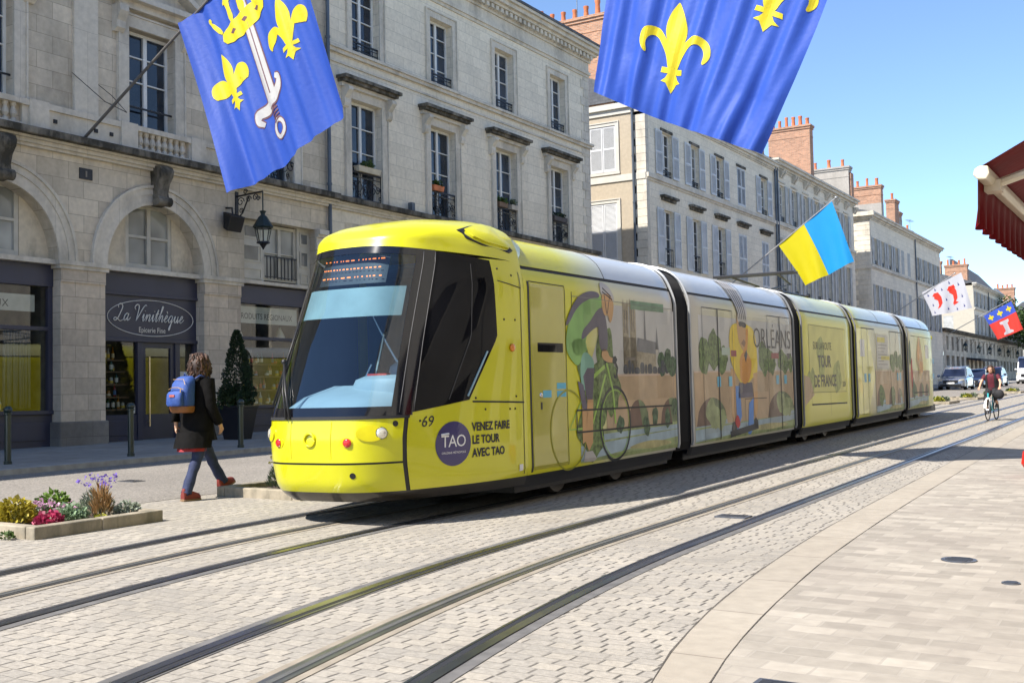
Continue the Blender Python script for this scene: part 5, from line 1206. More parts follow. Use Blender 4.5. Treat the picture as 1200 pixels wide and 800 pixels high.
def ground_print(a, b, e=.003, z0=.37):
    D([[(a, z0), (b, z0), (b, .74), (a, .74)]], P_green, e); r = random.Random(int(a*10))
    D([[(a, z0+.02), (b, z0+.16), (b, z0+.26), (a, z0+.20)]], P_water, e+.0006); D([blob((a+(b-a)*.7, z0+.1), (b-a)*.22, .05, seed=3)], P_bank, e+.001); D([[(a, .60), (b, .64), (b, .70), (a, .68)]], P_water, e+.0007)
# first section
D([[(12.2, 1.4), (15.1, 1.4), (15.1, 2.3), (12.9, 2.3)]], P_sky, .0015)
ground_print(12.0, 15.12); bridge(12.75, 15.12, ((13.75, .36, .36), (14.93, .42, .36)))
for i, (c, rx, rz) in enumerate([((12.75, 1.55), .28, .42), ((12.5, 1.15), .32, .40), ((12.3, .75), .34, .34), ((12.95, 1.2), .22, .3), ((12.15, 1.45), .18, .3)]): D([blob(c, rx, rz, 30, .3, i+1)], P_tree, .0052+.0002*i)
for i, c in enumerate([(14.6, 1.55), (14.85, 1.6), (15.0, 1.52), (14.3, .84), (14.75, .80), (15.02, .95), (13.15, .78), (14.0, .72)]): D([blob(c, .14 if i < 3 else .11, .16 if i < 3 else .12, 20, .3, i+20)], P_tree2, .0055+.0002*i)
D([rect(13.32, 13.50, 1.40, 2.34), rect(13.54, 13.74, 1.40, 2.36), rect(13.32, 13.74, 1.40, 1.9), rect(13.74, 14.5, 1.40, 1.72)], P_stone, .0045)
D([[(13.33, 2.34), (13.36, 2.34), (13.345, 2.40)], [(13.46, 2.34), (13.49, 2.34), (13.475, 2.4)], [(13.55, 2.36), (13.58, 2.36), (13.565, 2.42)], [(13.69, 2.36), (13.72, 2.36), (13.705, 2.42)]], P_stone, .0045)
D([rect(13.36+.0, 13.39, 1.95, 2.25), rect(13.43, 13.46, 1.95, 2.25), rect(13.59, 13.62, 1.97, 2.27), rect(13.66, 13.69, 1.97, 2.27), rect(13.37, 13.69, 1.6, 1.64), rect(13.48, 13.56, 1.45, 1.6)], pm('cathedral_shade', (.20, .17, .14), .2), .0052)
D([[(13.74, 1.72), (14.5, 1.68), (14.45, 1.85), (13.78, 1.9)], [(14.0, 1.86), (14.08, 1.86), (14.04, 2.42)], [(14.38, 1.7), (14.52, 1.7), (14.45, 2.06)]], pm('lead_roof', (.20, .20, .21), .2), .005)
D([rect(14.40, 14.5, 1.44, 1.75)], pm('turret', (.5, .48, .43)), .0053)
r = random.Random(9); a = 13.3
while a < 14.75: w = r.uniform(.08, .2); h = r.uniform(.08, .2); D([[(a, 1.42), (a+w, 1.42), (a+w, 1.42+h*.7), (a+w*.8, 1.42+h), (a+w*.2, 1.42+h), (a, 1.42+h*.7)]], P_roof, .0056); a += w+.01
# cyclist
wf, wr = (13.0, .80), (11.70, .78)
D(ringd(wf, .46, .035), P_tyre, .0085, 'artwork'); D(ringd(wf, .42, .012), P_frame, .0083); D(ringd(wr, .46, .02), pm('tyre_faint', (.33, .33, .03)), .0083)
D(band([(12.75, 1.62), (12.95, 1.2), (13.0, .8)], .045)+band([(12.1, 1.28), (12.72, 1.52)], .05)+band([(12.15, 1.28), (12.3, .78), (12.74, 1.42)], .045)+band([(12.3, .78), (11.7, .78), (12.14, 1.2)], .03), P_frame, .0088)
D(band([(12.72, 1.58), (13.0, 1.62), (13.1, 1.5), (13.06, 1.38), (12.98, 1.4)], .05), P_tyre, .0092)
D([blob((12.02, 1.75), .22, .10, seed=1), [(11.75, 1.62), (11.98, 1.50), (12.12, 1.66), (12.30, 2.02), (12.58, 2.22), (12.70, 2.26), (12.66, 2.42), (12.4, 2.42), (12.0, 2.3), (11.72, 2.0), (11.66, 1.75)]], P_jg, .0090)
D([[(11.66, 2.02), (11.72, 1.98), (12.0, 2.24), (12.4, 2.36), (12.62, 2.36), (12.62, 2.44), (12.3, 2.44), (11.95, 2.33)], [(12.06, 1.80), (12.5, 2.02), (12.72, 1.98), (12.86, 1.78), (12.78, 2.22), (12.6, 2.26), (12.3, 2.04), (12.12, 1.96)]], P_jd, .0096)
D([[(12.58, 1.72), (12.76, 1.70), (12.84, 1.76), (12.8, 2.1), (12.66, 2.2), (12.55, 2.1)]], P_jd, .0099)
D([[(12.68, 1.74), (12.82, 1.72), (12.86, 1.64), (13.0, 1.62), (12.98, 1.56), (12.72, 1.58), (12.62, 1.66)]], P_skin, .0099); D([blob((13.02, 1.6), .07, .05, seed=4)], P_tyre, .0102)
D([[(12.02, 1.55), (12.14, 1.72), (12.4, 1.62), (12.42, 1.5), (12.2, 1.2), (12.04, 1.28)]], P_teal, .0096)
D([[(12.1, 1.40), (12.22, 1.50), (12.42, 1.5), (12.34, 1.1), (12.2, 1.05)], [(11.95, 1.35), (12.1, 1.3), (12.22, .95), (12.06, 1.0)]], P_jd, .0098)
D([[(12.2, 1.12), (12.36, 1.12), (12.32, .6), (12.2, .5), (12.12, .62)], [(12.05, 1.02), (12.2, .98), (12.12, .62), (12.04, .6)]], P_skin, .0101); D([[(12.1, .5), (12.3, .5), (12.42, .40), (12.36, .37), (12.06, .38)]], P_hel, .0104)
D([[(12.68, 2.26), (12.68, 2.42), (12.9, 2.46), (13.03, 2.34), (13.04, 2.26), (12.98, 2.1), (12.9, 2.06), (12.86, 2.18), (12.76, 2.14)]], P_skin, .0100); D([[(12.66, 2.40), (12.68, 2.55), (12.78, 2.585), (12.95, 2.53), (13.06, 2.40), (13.05, 2.33), (12.94, 2.42), (12.78, 2.44)]], P_hel, .0104)
D(band([(12.74, 2.5), (12.96, 2.4)], .02)+band([(12.72, 2.45), (13.0, 2.36)], .02)+band([(12.76, 2.42), (12.82, 2.18)], .015)+band([(12.92, 2.4), (12.84, 2.18)], .015), P_brown, .0108)
D([rect(13.58, 14.72, 2.27, 2.385)], pm('green_panel', (.16, .27, .17), .2, 6), .0056)
# doors, hatches, trims of the first section
def lines(segs, w, e, m=None, name='joint'): return decal([q for a, b in segs for q in band(S_([a, b]), w)], m or M_seal, e, name)
decal([S_(rect(10.84, 11.66, .38, 2.44))], P_door, .0025, 'cab_door'); lines([((10.80, 2.46), (10.80, .36))], .045, .0032, name='door_seal'); lines([((10.82, 2.46), (11.68, 2.455)), ((11.68, 2.455), (11.68, .38)), ((11.86, 2.40), (11.86, 1.7)), ((10.62, 2.6), (10.62, .36))], .012, .0032)
decal([S_(rect(10.98, 11.60, 1.68, 1.785))], M_gloss, .0045, 'slot_window')
lines([((11.9, 1.0), (14.92, .97)), ((11.9, .74), (14.92, .72)), ((11.9, 1.0), (11.9, .74))], .022, .0112); lines([((12.93, .97), (12.93, .73)), ((14.05, .98), (14.05, .73)), ((14.92, .97), (14.92, .72)), ((11.86, 2.35), (15.0, 2.33)), ((15.0, 2.33), (15.0, .4))], .007, .0112, mat('joint_grey', (.2, .2, .18), .5))
D([rect(11.08, 11.28, 1.17, 1.25), rect(11.42, 11.65, 1.26, 1.33), rect(11.42, 11.65, 1.17, 1.24)], P_stick, .0045, 'sticker'); mb = MB(); mb.lathe([(.03, 0), (.025, .012), (.01, .014)], (hw(1.2)+.002, 11.03-TY, 1.2), 10, axis='x'); mb.build('door_lock', mat('chrome', (.6, .6, .58), .15, 1), tram); D([rect(11.02, 11.06, 1.04, 1.12)], M_seal, .0048, 'door_handle')
# logo disc and slogan on the cab panel
M_disc = mat('logo_navy', (.035, .028, .13), .3, coat=.5)
def cabfn(y0, z0, e): return lambda x, y: cabp(y0-TY+x, z0+y, e)
mb = MB(); c = (9.44, .755); R = .222; n = 40
P = [cabp(c[0]-TY+R*1.08*math.cos(6.2832*k/n), c[1]+R*math.sin(6.2832*k/n), .004) for k in range(n)]; C0 = cabp(c[0]-TY, c[1], .004)
mid = [cabp(c[0]-TY+R*.54*math.cos(6.2832*k/n), c[1]+R*.5*math.sin(6.2832*k/n), .004) for k in range(n)]
for k in range(n): mb.poly([P[k], P[(k+1) % n], mid[(k+1) % n], mid[k]]); mb.poly([mid[k], mid[(k+1) % n], C0])
disc_o = mb.build('logo_disc', M_disc, tram, recalc=False)
M_wl = mat('logo_white', (.8, .8, .8), .4)
text('TAO', .17, cabfn(9.44, .775, .007), M_wl, disc_o, xs=1.0, spacing=.9); mb = MB(); p, q = cabp(9.27-TY, .850, .007), cabp(9.37-TY, .856, .007); mb.tube([p, q], .010, 4); mb.build('lettering', M_wl, disc_o, root=tram)
text('ORLÉANS MÉTROPOLE', .030, cabfn(9.44, .665, .007), M_wl, disc_o, xs=1.05)
for s, z in (('VENEZ FAIRE', .905), ('LE TOUR', .773), ('AVEC TAO', .640)): text(s, .118, cabfn(9.70, z, .005), P_text2, tram, xs=.92, align='LEFT', offset=.004)
text('69', .15, cabfn(9.10, .985, .005), P_text2, tram, shear=.25, xs=1.0)
D([rect(10.50, 10.58, .40, .47)], P_white, .004, 'sticker')
# second section
D([rect(16.1, 21.1, 1.4, 2.3)], P_sky, .0015); ground_print(15.85, 21.1); bridge(15.85, 21.1, ((16.6, .70, .42), (20.3, .85, .45)), top=1.43, bot=.62)
for i, (c, rx, rz) in enumerate([((16.3, 1.68), .25, .26), ((16.75, 1.78), .28, .34), ((17.15, 1.62), .22, .22), ((19.3, 1.65), .3, .25), ((19.7, 1.6), .3, .22), ((20.5, 1.6), .35, .2), ((20.95, 1.58), .14, .2)]): D([blob(c, rx, rz, 30, .3, i+40)], P_tree, .0052+.0002*i)
for i, c in enumerate([(16.6, .8), (20.3, .85), (20.7, .78), (16.9, .7)]): D([blob(c, .28, .2, 24, .3, i+60)], P_green, .0054+.0002*i)
# second rider, seen head on
D([[(17.5, 1.62), (17.48, 2.05), (17.62, 2.2), (18.0, 2.24), (18.5, 2.22), (18.85, 2.12), (18.95, 1.6), (18.9, 1.38), (18.75, 1.36), (18.5, 1.28), (18.25, 1.16), (18.0, 1.24), (17.72, 1.42)]], P_yel, .0085)
D([[(17.95, 2.2), (18.1, 1.85), (18.3, 1.6), (18.42, 1.85), (18.5, 2.2), (18.3, 2.1), (18.12, 2.1)], blob((18.25, 1.5), .33, .26, seed=2)], P_or, .0090); D([[(18.22, 1.7), (18.3, 1.58), (18.4, 1.72), (18.35, 1.8)]], P_brown, .0094)
D([[(17.9, 2.0), (17.88, 2.35), (18.0, 2.45), (18.3, 2.45), (18.36, 2.3), (18.34, 2.0), (18.22, 1.78), (18.1, 1.8)]], P_skin, .0094)
D([[(17.95, 2.44), (17.90, 2.3), (18.0, 2.24), (18.3, 2.2), (18.42, 2.28), (18.46, 2.5), (18.3, 2.95), (17.85, 2.97), (17.62, 2.9)]], P_hel, .0098)
for k in range(5): D(band([(17.70+.13*k, 2.94), (17.85+.11*k, 2.62), (17.98+.09*k, 2.3)], .035), P_brown, .0102)
D([[(17.96, 2.27), (18.38, 2.25), (18.37, 2.17), (18.2, 2.16), (18.15, 2.19), (18.0, 2.17)]], P_brown, .0104); D([[(18.08, 1.90), (18.24, 1.84), (18.32, 1.92), (18.22, 1.97)]], pm('beard', (.28, .15, .07)), .0104)
D([[(17.52, 1.5), (17.72, 1.45), (17.70, .75), (17.6, .62), (17.5, .75)], [(18.68, 1.4), (18.9, 1.42), (18.86, .8), (18.76, .62), (18.66, .75)]], P_skin, .0088); D([[(17.9, 1.25), (18.6, 1.25), (18.66, 1.0), (17.85, 1.0)]], P_jd, .0086)
D([[(17.72, 1.2), (17.95, 1.2), (18.0, .7), (17.76, .45)], [(18.4, .9), (18.66, 1.0), (18.6, .5), (18.45, .38), (18.3, .4)]], P_blue, .0086); D([[(17.4, .48), (18.86, .56), (18.88, .46), (17.42, .38)], blob((17.6, .52), .12, .1, seed=8), blob((18.75, .56), .1, .09, seed=9)], P_tyre, .0094); D([blob((17.78, .62), .12, .1, seed=3)], P_red, .0098)
text('ORLÉANS', .50, lambda x, y: flank(18.72-TY+x, 1.99+y, .0112), P_txt, tram, xs=1.04, align='LEFT', offset=-.004, spacing=1.02)
D([rect(17.55, 17.82, 1.68, 1.78), rect(19.75, 20.2, 1.66, 1.76)], pm('red_panel', (.30, .06, .06)), .0106); D([rect(17.1, 17.5, 1.70, 1.82)], pm('mint_panel', (.45, .55, .46)), .0106); D([rect(20.75, 20.9, 1.66, 1.76)], P_brown, .0106)
for x in (16.95, 17.5, 20.1, 20.6): D([rect(x-.1, x+.07, 1.20, 1.36)], P_stick, .0106, 'sticker')
dl = mat('joint_dark', (.035, .035, .035), .5)
for x0 in (15.95-8.4+8.4+.3, ): pass
def doorset(a, m, b): lines([((m, 2.42), (m, .38))], .038, .011, name='door_seal'); lines([((a, 2.42), (b, 2.42)), ((a, 2.42), (a, .38)), ((b, 2.42), (b, .38))], .012, .011, dl)
doorset(16.25, 16.95, 17.65); doorset(19.55, 20.3, 21.0); lines([((18.2, .98), (19.4, .97)), ((18.2, .98), (18.2, .5))], .012, .011, dl)
# window film: glazed areas under the print
M_film = glass_mat('window_film', (.93, .93, .92), 1.45, .30)
for y0, y1, z0, z1 in ((12.15, 14.95, 1.08, 2.32), (16.28, 16.92, .5, 2.38), (16.98, 17.62, .5, 2.38), (17.72, 19.48, 1.08, 2.36), (19.58, 20.27, .5, 2.38), (20.33, 20.97, .5, 2.38), (26.95, 27.47, .5, 2.38), (27.53, 28.25, .5, 2.38), (28.4, 30.0, 1.08, 2.34), (30.15, 30.87, .5, 2.38), (30.93, 31.55, .5, 2.38), (33.0, 36.0, 1.08, 2.34)): decal([S_(rect(y0, y1, z0, z1))], M_film, .0135, 'side_window')
# third section
D([[(22.3, 1.0), (25.2, 1.0), (25.2, 2.35), (22.3, 2.35)]], pm('tint', (.62, .59, .20), .10, 2), .0015); D([[(21.9, .75), (22.6, .95), (22.3, 1.3), (21.9, 1.35)]], P_br, .003); D([blob((23.2, 1.7), .3, .4, 24, .3, 5), blob((24.5, 1.3), .4, .3, 24, .3, 6), blob((22.4, 1.2), .3, .3, 24, .3, 7)], pm('faint_green', (.36, .38, .13), .3, 8), .0025)
T3 = lambda y0, z0: (lambda x, y: flank(y0-TY+x, z0+y, .005))
text('SUR LA ROUTE', .22, T3(22.6, 1.93), pm('lettering_grey', (.10, .095, .07)), tram, xs=1.0, align='LEFT'); text('TOUR', .34, T3(22.95, 1.61), pm('lettering_grey2', (.13, .12, .10)), tram, xs=1.12, align='LEFT', offset=.008)
text('DE FRANCE', .34, T3(22.62, 1.21), pm('lettering_grey2', (.13, .12, .10)), tram, xs=1.0, align='LEFT', offset=.008); text('2024', .16, T3(24.95, 1.13), pm('lettering_grey2', (.13, .12, .10)), tram, xs=.9, align='LEFT')
lines([((22.4, .76), (25.3, .72))], .03, .006); lines([((22.4, 1.0), (25.3, .97)), ((22.4, 1.0), (22.4, .76)), ((23.9, .99), (23.9, .5)), ((22.3, 2.35), (25.3, 2.33)), ((25.3, 2.33), (25.3, 1.0)), ((22.3, 2.35), (22.3, 1.0))], .012, .006, mat('joint_olive', (.22, .20, .05), .5))
# fourth and fifth sections
ground_print(28.3, 31.75); bridge(28.3, 31.75, ((28.9, .5, .5), (30.2, .42, .44), (31.2, .36, .4)), top=1.40, bot=.55); D([[(26.4, .4), (27.4, .4), (28.3, 1.25), (27.6, 2.4), (26.4, 2.4)]], mat('tram_yellow', YL), .0036)
for i, c in enumerate([(30.4, 1.6), (30.9, 1.7), (31.4, 1.6), (28.9, .8), (30.3, .75)]): D([blob(c, .28, .24, 20, .3, i+80)], P_tree, .0052+.0002*i)
D([rect(28.5, 29.9, 1.45, 2.3)], pm('panel_white', (.55, .54, .5)), .006); D([rect(28.6, 29.5, 2.12, 2.24), rect(29.0, 30.0, 1.68, 1.78)], pm('panel_yellow', (.65, .58, .08)), .0066)
for k in range(7): lines([((28.65, 2.05-.08*k), (29.75-.2*(k % 3), 2.05-.08*k))], .025, .0066, pm('small_print', (.30, .29, .27)), 'small_print')
D([rect(26.75, 27.2, 1.75, 2.15)], P_white, .006, 'notice')
for x in (27.2, 27.6, 31.0, 31.35): D([rect(x-.12, x+.1, 1.15, 1.35)], P_stick, .0062, 'sticker')
def doorset2(a, m, b): lines([((m, 2.42), (m, .38)), ((a, 2.42), (b, 2.42)), ((a, 2.42), (a, .38)), ((b, 2.42), (b, .38))], .022, .011, dl)
doorset2(26.9, 27.5, 28.3); doorset2(30.1, 30.9, 31.6)
ground_print(32.6, 35.5); bridge(32.6, 35.8, ((33.3, .45, .4), (34.4, .42, .4), (35.3, .35, .36)), top=1.38, bot=.65, th=.1); D([blob((34.3, 1.75), .45, .55, 24, .35, 3)], pm('rider_orange', (.62, .40, .16), .3), .006); D([blob((34.1, 1.95), .18, .3, 20, .3, 4), blob((34.5, 1.5), .3, .16, 20, .3, 5)], P_or, .0066); D([blob((33.0, 1.3), .14, .4, 18, .3, 6)], P_red, .0064); D([blob((32.8, 1.9), .15, .3, 18, .3, 6), blob((33.2, .9), .2, .3, 18, .3, 16)], P_tree2, .0064)
D([rect(35.2, 35.75, 1.75, 2.15)], P_white, .006, 'notice'); lines([((33.2, .78), (35.4, .76))], .03, .0064); lines([((36.05, 2.4), (36.05, .4)), ((33.0, 2.38), (36.05, 2.36))], .016, .0064, dl); D([rect(36.4, 36.6, 1.6, 1.75), rect(36.4, 36.6, 1.15, 1.3)], P_stick, .0064, 'sticker')
# ================================================================== flags
def fleur():
    """fleur-de-lis outlines in a unit frame, y up, about 2 high"""
    petal = [(0, 1.02), (.02, 1.0), (.16, .74), (.245, .42), (.18, .10), (.08, -.12), (.06, -.42), (-.06, -.42), (-.08, -.12), (-.18, .10), (-.245, .42), (-.16, .74), (-.02, 1.0)]
    cl = [(.07, -.42), (.13, -.12), (.27, .18), (.47, .33), (.67, .24), (.74, .02), (.66, -.18)]; wd = [.07, .11, .17, .21, .20, .15, .06]; Lh, Rh = [], []
    for i, p in enumerate(cl):
        a, b = cl[max(0, i-1)], cl[min(6, i+1)]; l = math.hypot(b[0]-a[0], b[1]-a[1]); n = (-(b[1]-a[1])/l, (b[0]-a[0])/l)
        Lh.append((p[0]+n[0]*wd[i]/2, p[1]+n[1]*wd[i]/2)); Rh.append((p[0]-n[0]*wd[i]/2, p[1]-n[1]*wd[i]/2))
    side = Lh+Rh[::-1]
    bar = [(-.26, -.40), (.26, -.40), (.28, -.52), (-.28, -.52)]
    foot = [(-.07, -.50), (.07, -.50), (.14, -.62), (.26, -.70), (.12, -.72), (0, -.92), (-.12, -.72), (-.26, -.70), (-.14, -.62)]
    petal, side = chaikin(petal), chaikin(side)
    return [petal, side, [(-x, y) for x, y in side][::-1], bar, foot]
def flag(label, Y, corners, polebase, poletip, clothm, emblems, wave, group='flags on poles above the street', nu=60, nv=60, stripes=None, rpole=.035, cat='flag', curl=0, poleY=None, edge=None):
    """corners (x, z) in the plane across the street: pole low, pole high, bottom low, bottom high"""
    C = [Vector(c) for c in corners]; py = Y if poleY is None else poleY
    t = thing('flag', label, cat, (polebase[0], py, polebase[1]), group=group)
    mb = MB(); mb.tube([(polebase[0], py, polebase[1]), (poletip[0], py, poletip[1])], [rpole, rpole*.75], 8); mb.ball((poletip[0], py, poletip[1]), rpole*1.9, 8)
    mb.build('pole', mat('flag_pole', (.20, .19, .18), .4, .6) if Y < 20 else mat('pole_pale', (.45, .45, .45), .35, .6), t, smooth='auto')
    def pt(u, v, off=0):
        q = (1-u)*(1-v)*C[0]+u*(1-v)*C[1]+(1-u)*v*C[2]+u*v*C[3]; dy = wave(u, v); sag = .035*math.sin(math.pi*u)*v
        return (q.x+.06*math.sin(3*v+u*2)*v, Y+dy+off, q.y-sag)
    mb = MB(); mb.grid(lambda u, v: pt(u, v), nu, nv)
    if stripes:
        mb.m = [stripes[1](i//nv/nu+.5/nu, (i % nv+.5)/nv) for i in range(nu*nv)]; cl = mb.build('cloth', stripes[0], t, smooth=True)
    else: cl = mb.build('cloth', clothm, t, smooth=True)
    # printed emblems, on both faces
    for polys, m, nm, lift in emblems:
        bm = bmesh.new()
        for P in polys:
            try: bm.faces.new([bm.verts.new((p[0], p[1], 0)) for p in P])
            except ValueError: pass
        bmesh.ops.triangulate(bm, faces=bm.faces)
        for ax in (0, 1):
            for k in range(1, (nu, nv)[ax]):
                co = [0, 0, 0]; no = [0, 0, 0]; co[ax] = k/(nu, nv)[ax]; no[ax] = 1
                bmesh.ops.bisect_plane(bm, geom=bm.verts[:]+bm.edges[:]+bm.faces[:], plane_co=co, plane_no=no)
        mb = MB()
        for f in bm.faces:
            for s in (-1, 1): mb.poly([pt(v.co.x, v.co.y, s*(.006+lift)) for v in f.verts])
        bm.free(); mb.build(nm, m, cl, root=t, smooth=True, recalc=False)
    return t
C_blue = cloth('flag_blue', (.040, .105, .50), .34); C_gold = cloth('flag_gold', (.80, .66, .03), .3); C_white = cloth('flag_white', (.6, .6, .6), .3); C_brown = cloth('flag_outline', (.16, .08, .10), .2)
def place(polys, c, s, ang, kx=1.0):
    """emblem polygons into flag coordinates: u along the pole, v down"""
    ca, sa = math.cos(ang), math.sin(ang)
    return [[(c[0]+kx*s*(x*ca-y*sa), c[1]-s*(x*sa+y*ca)) for x, y in P] for P in polys]
def wave1(u, v):
    w = .06*math.sin(13*u+2.2*v+.6)*(.25+.75*v)+.030*math.sin(26*u-3*v)*(.3+.7*v)+.020*math.sin(47*u+2.5*v)*(.4+.6*v)+.007*math.sin(83*u-4*v)+.03*math.sin(5*v+3*u)
    k = max(0, .17-.02*v-u)/.17; k2 = max(0, u-.93)/.07
    return w-.5*k**1.2*(.35+.65*v)-.12*k2*v
sword = [[(.455, .0), (.505, .0), (.52, .70), (.43, .70)]]; guard = [[(.33, .735), (.345, .70), (.38, .715), (.46, .665), (.54, .665), (.57, .64), (.60, .66), (.58, .69), (.52, .72), (.43, .735), (.37, .765)]]
grip = [[(.435, .72), (.50, .71), (.495, .79), (.445, .80)]]
def pommel(c, r0, r1): return [[(c[0]+r*math.cos(t), c[1]+.9*r*math.sin(t)) for t, r in ((a, r1), (b, r1), (b, r0), (a, r0))] for a, b in ((6.2832*k/16, 6.2832*(k+1)/16) for k in range(16))]
gs = [(p.x, p.y) for p in spline([(.355, .772), (.325, .745), (.345, .712), (.42, .712), (.50, .685), (.56, .655), (.575, .62), (.55, .60)], 4)]
GB = band(gs, [.022+.03*math.sin(math.pi*i/(len(gs)-1)) for i in range(len(gs))]); GO = band(gs, [.036+.034*math.sin(math.pi*i/(len(gs)-1)) for i in range(len(gs))])
crown = [[(.25, .27), (.27, .20), (.63, .19), (.66, .27), (.56, .30), (.36, .305)], [(.28, .205), (.22, .12), (.20, .13), (.255, .22)], [(.35, .20), (.36, .10), (.33, .09), (.37, .06), (.41, .09), (.385, .10), (.39, .20)], [(.44, .20), (.455, .08), (.49, .08), (.50, .20)], [(.54, .20), (.56, .10), (.53, .09), (.57, .06), (.61, .09), (.585, .10), (.58, .20)], [(.62, .205), (.69, .12), (.71, .13), (.65, .22)], blob((.205, .115), .022, .022, 10, 0) if False else [(.19, .10), (.215, .095), (.225, .12), (.205, .135)]]
holes_ = [[(.33, .245), (.36, .235), (.38, .25), (.35, .26)], [(.44, .235), (.47, .23), (.49, .245), (.46, .255)], [(.55, .235), (.58, .23), (.595, .245), (.57, .255)]]
fl1 = place(fleur(), (.755, .475), .168, -.03, 1.36); fl2 = place(fleur(), (.215, .475), .168, .02, 1.15)
sword_line = [[(.447, .0), (.513, .0), (.53, .705), (.42, .705)], [(.475, .0), (.483, .0), (.483, .66), (.475, .66)]]
F1 = [(-16.72, 8.84), (-14.1, 10.4), (-15.2, 5.30), (-12.6, 6.58)]
flag('blue flag with gold lilies, crown and downward sword hanging by the wine shop', 15.6, F1, (-19.75, 6.97), (-13.9, 10.53), C_blue,
     [(sword_line[:1]+GO+pommel((.463, .835), .028, .062), C_brown, 'outline', 0), (sword+GB+pommel((.463, .835), .034, .056), C_white, 'sword', .004), ([sword_line[1]]+[[(.435, .72+.018*k), (.50, .713+.018*k), (.50, .722+.018*k), (.436, .729+.018*k)] for k in range(5)], C_brown, 'hilt_binding', .006), ([chaikin(p, 1) for p in crown], C_gold, 'crown', .006), (holes_, C_brown, 'crown_jewel', .009), (fl1+fl2, C_gold, 'fleur_de_lis', .003)], wave1, nu=90)
def wave2(u, v): return .05*math.sin(11*u+1.5*v)*(.3+.7*v)+.03*math.sin(27*u+4*v)*v+.04*math.sin(9*u+7*v+.5)*v+.035*math.sin(45*u+2*v)*(.4+.6*v)+.018*math.sin(78*u-5*v)+.03*math.sin(14*u+22*v)*max(0,v-.5)-.25*max(0, v-.8)*(1+math.sin(9*u))+.10*math.sin(5*v)
F2 = [(-3.75, 7.8), (-7.3, 9.95), (-5.13, 4.78), (-7.58, 6.02)]
def place2(c, s, ang): return [[(c[0]-s*1.25*(x*math.cos(ang)-y*math.sin(ang)), c[1]-s*(x*math.sin(ang)+y*math.cos(ang))) for x, y in P] for P in fleur()]
flag('largest blue flag with gold lilies, hanging in the sky at the top of the picture', 15.5, F2, (2.4, 3.96), (-7.6, 10.13), C_blue,
     [(place2((.595, .72), .185, .12)+place2((.215, .36), .185, .02), C_gold, 'fleur_de_lis', .003), ([[(-y_*0+.44, .0), (.50, .0), (.50, .30), (.44, .30)] for y_ in (0,)], C_white, 'sword', .003)], wave2, nu=90)
C_ub = cloth('flag_sky_blue', (.02, .33, .72), .35); C_uy = cloth('flag_yellow', (.66, .57, .01), .35)
def wave3(u, v): return .09*math.sin(11*u+2*v)*(.2+.8*v)+.04*math.sin(23*u+3*v)*v
flag('blue and yellow two-band flag on a long pole above the tram roof', 52, [(-18.2, 7.15), (-14.25, 9.90), (-15.38, 6.25), (-12.95, 7.15)][0:0] or [(-16.55, 8.25), (-13.99, 10.05), (-15.38, 6.28), (-13.04, 7.22)], (-19.8, 5.98), (-13.8, 10.2), None, [], wave3, stripes=([C_ub, C_uy], lambda u, v: 0 if u > .48 else 1))
C_fw = cloth('flag_cloth_white', (.56, .56, .60), .3); C_rd = cloth('flag_red', (.72, .05, .03), .3)
dol = [[(.18, .30), (.24, .22), (.34, .24), (.38, .42), (.36, .62), (.28, .74), (.20, .78), (.26, .66), (.27, .5), (.24, .38), (.2, .4), (.22, .34)]]
dol2 = [[(x+.38, y-.02) for x, y in dol[0]], [(.55, .28), (.74, .2), (.76, .3), (.6, .36)], [(.64, .66), (.74, .74), (.60, .80)]]
erm = [[(a-.012, b), (a, b-.06), (a+.012, b), (a+.02, b+.04), (a-.02, b+.04)] for a, b in ((.1, .2), (.12, .6), (.45, .2), (.47, .55), (.45, .85), (.85, .25), (.86, .6), (.1, .88), (.85, .88), (.66, .1), (.3, .12), (.66, .92))]
flag('white flag with two red dolphins and small dark ermine marks', 88, [(-19.0, 7.0), (-14.9, 9.75), (-17.0, 6.45), (-13.9, 7.35)][0:0] or [(-17.25, 8.50), (-14.45, 9.78), (-16.6, 6.72), (-13.75, 7.15)], (-19.8, 6.75), (-14.9, 9.75), C_fw, [(dol+dol2, C_rd, 'dolphin', .003), (erm, cloth('flag_navy', (.04, .05, .2), .2), 'ermine_mark', .003)], wave3, nu=40, nv=40)
C_r2 = cloth('flag_scarlet', (.70, .055, .04), .3); C_b2 = cloth('flag_royal', (.05, .10, .50), .3)
flag('farthest flag, blue with gold lilies over red with a white pillar', 112, [(-16.6, 7.92), (-14.2, 9.12), (-15.5, 5.68), (-13.25, 6.52)], (-19.8, 6.36), (-13.9, 9.5), None,
     [([p for c in ((.18, .19), (.5, .19), (.82, .19)) for p in place(fleur(), c, .12, 0)], C_gold, 'fleur_de_lis', .003), ([[(.34, .46), (.66, .46), (.66, .54), (.58, .58), (.58, .82), (.68, .88), (.68, .94), (.32, .94), (.32, .88), (.42, .82), (.42, .58), (.34, .54)]], C_fw, 'pillar_mark', .003)], wave3, nu=40, nv=40, stripes=([C_b2, C_r2], lambda u, v: 0 if v < .37 else 1))

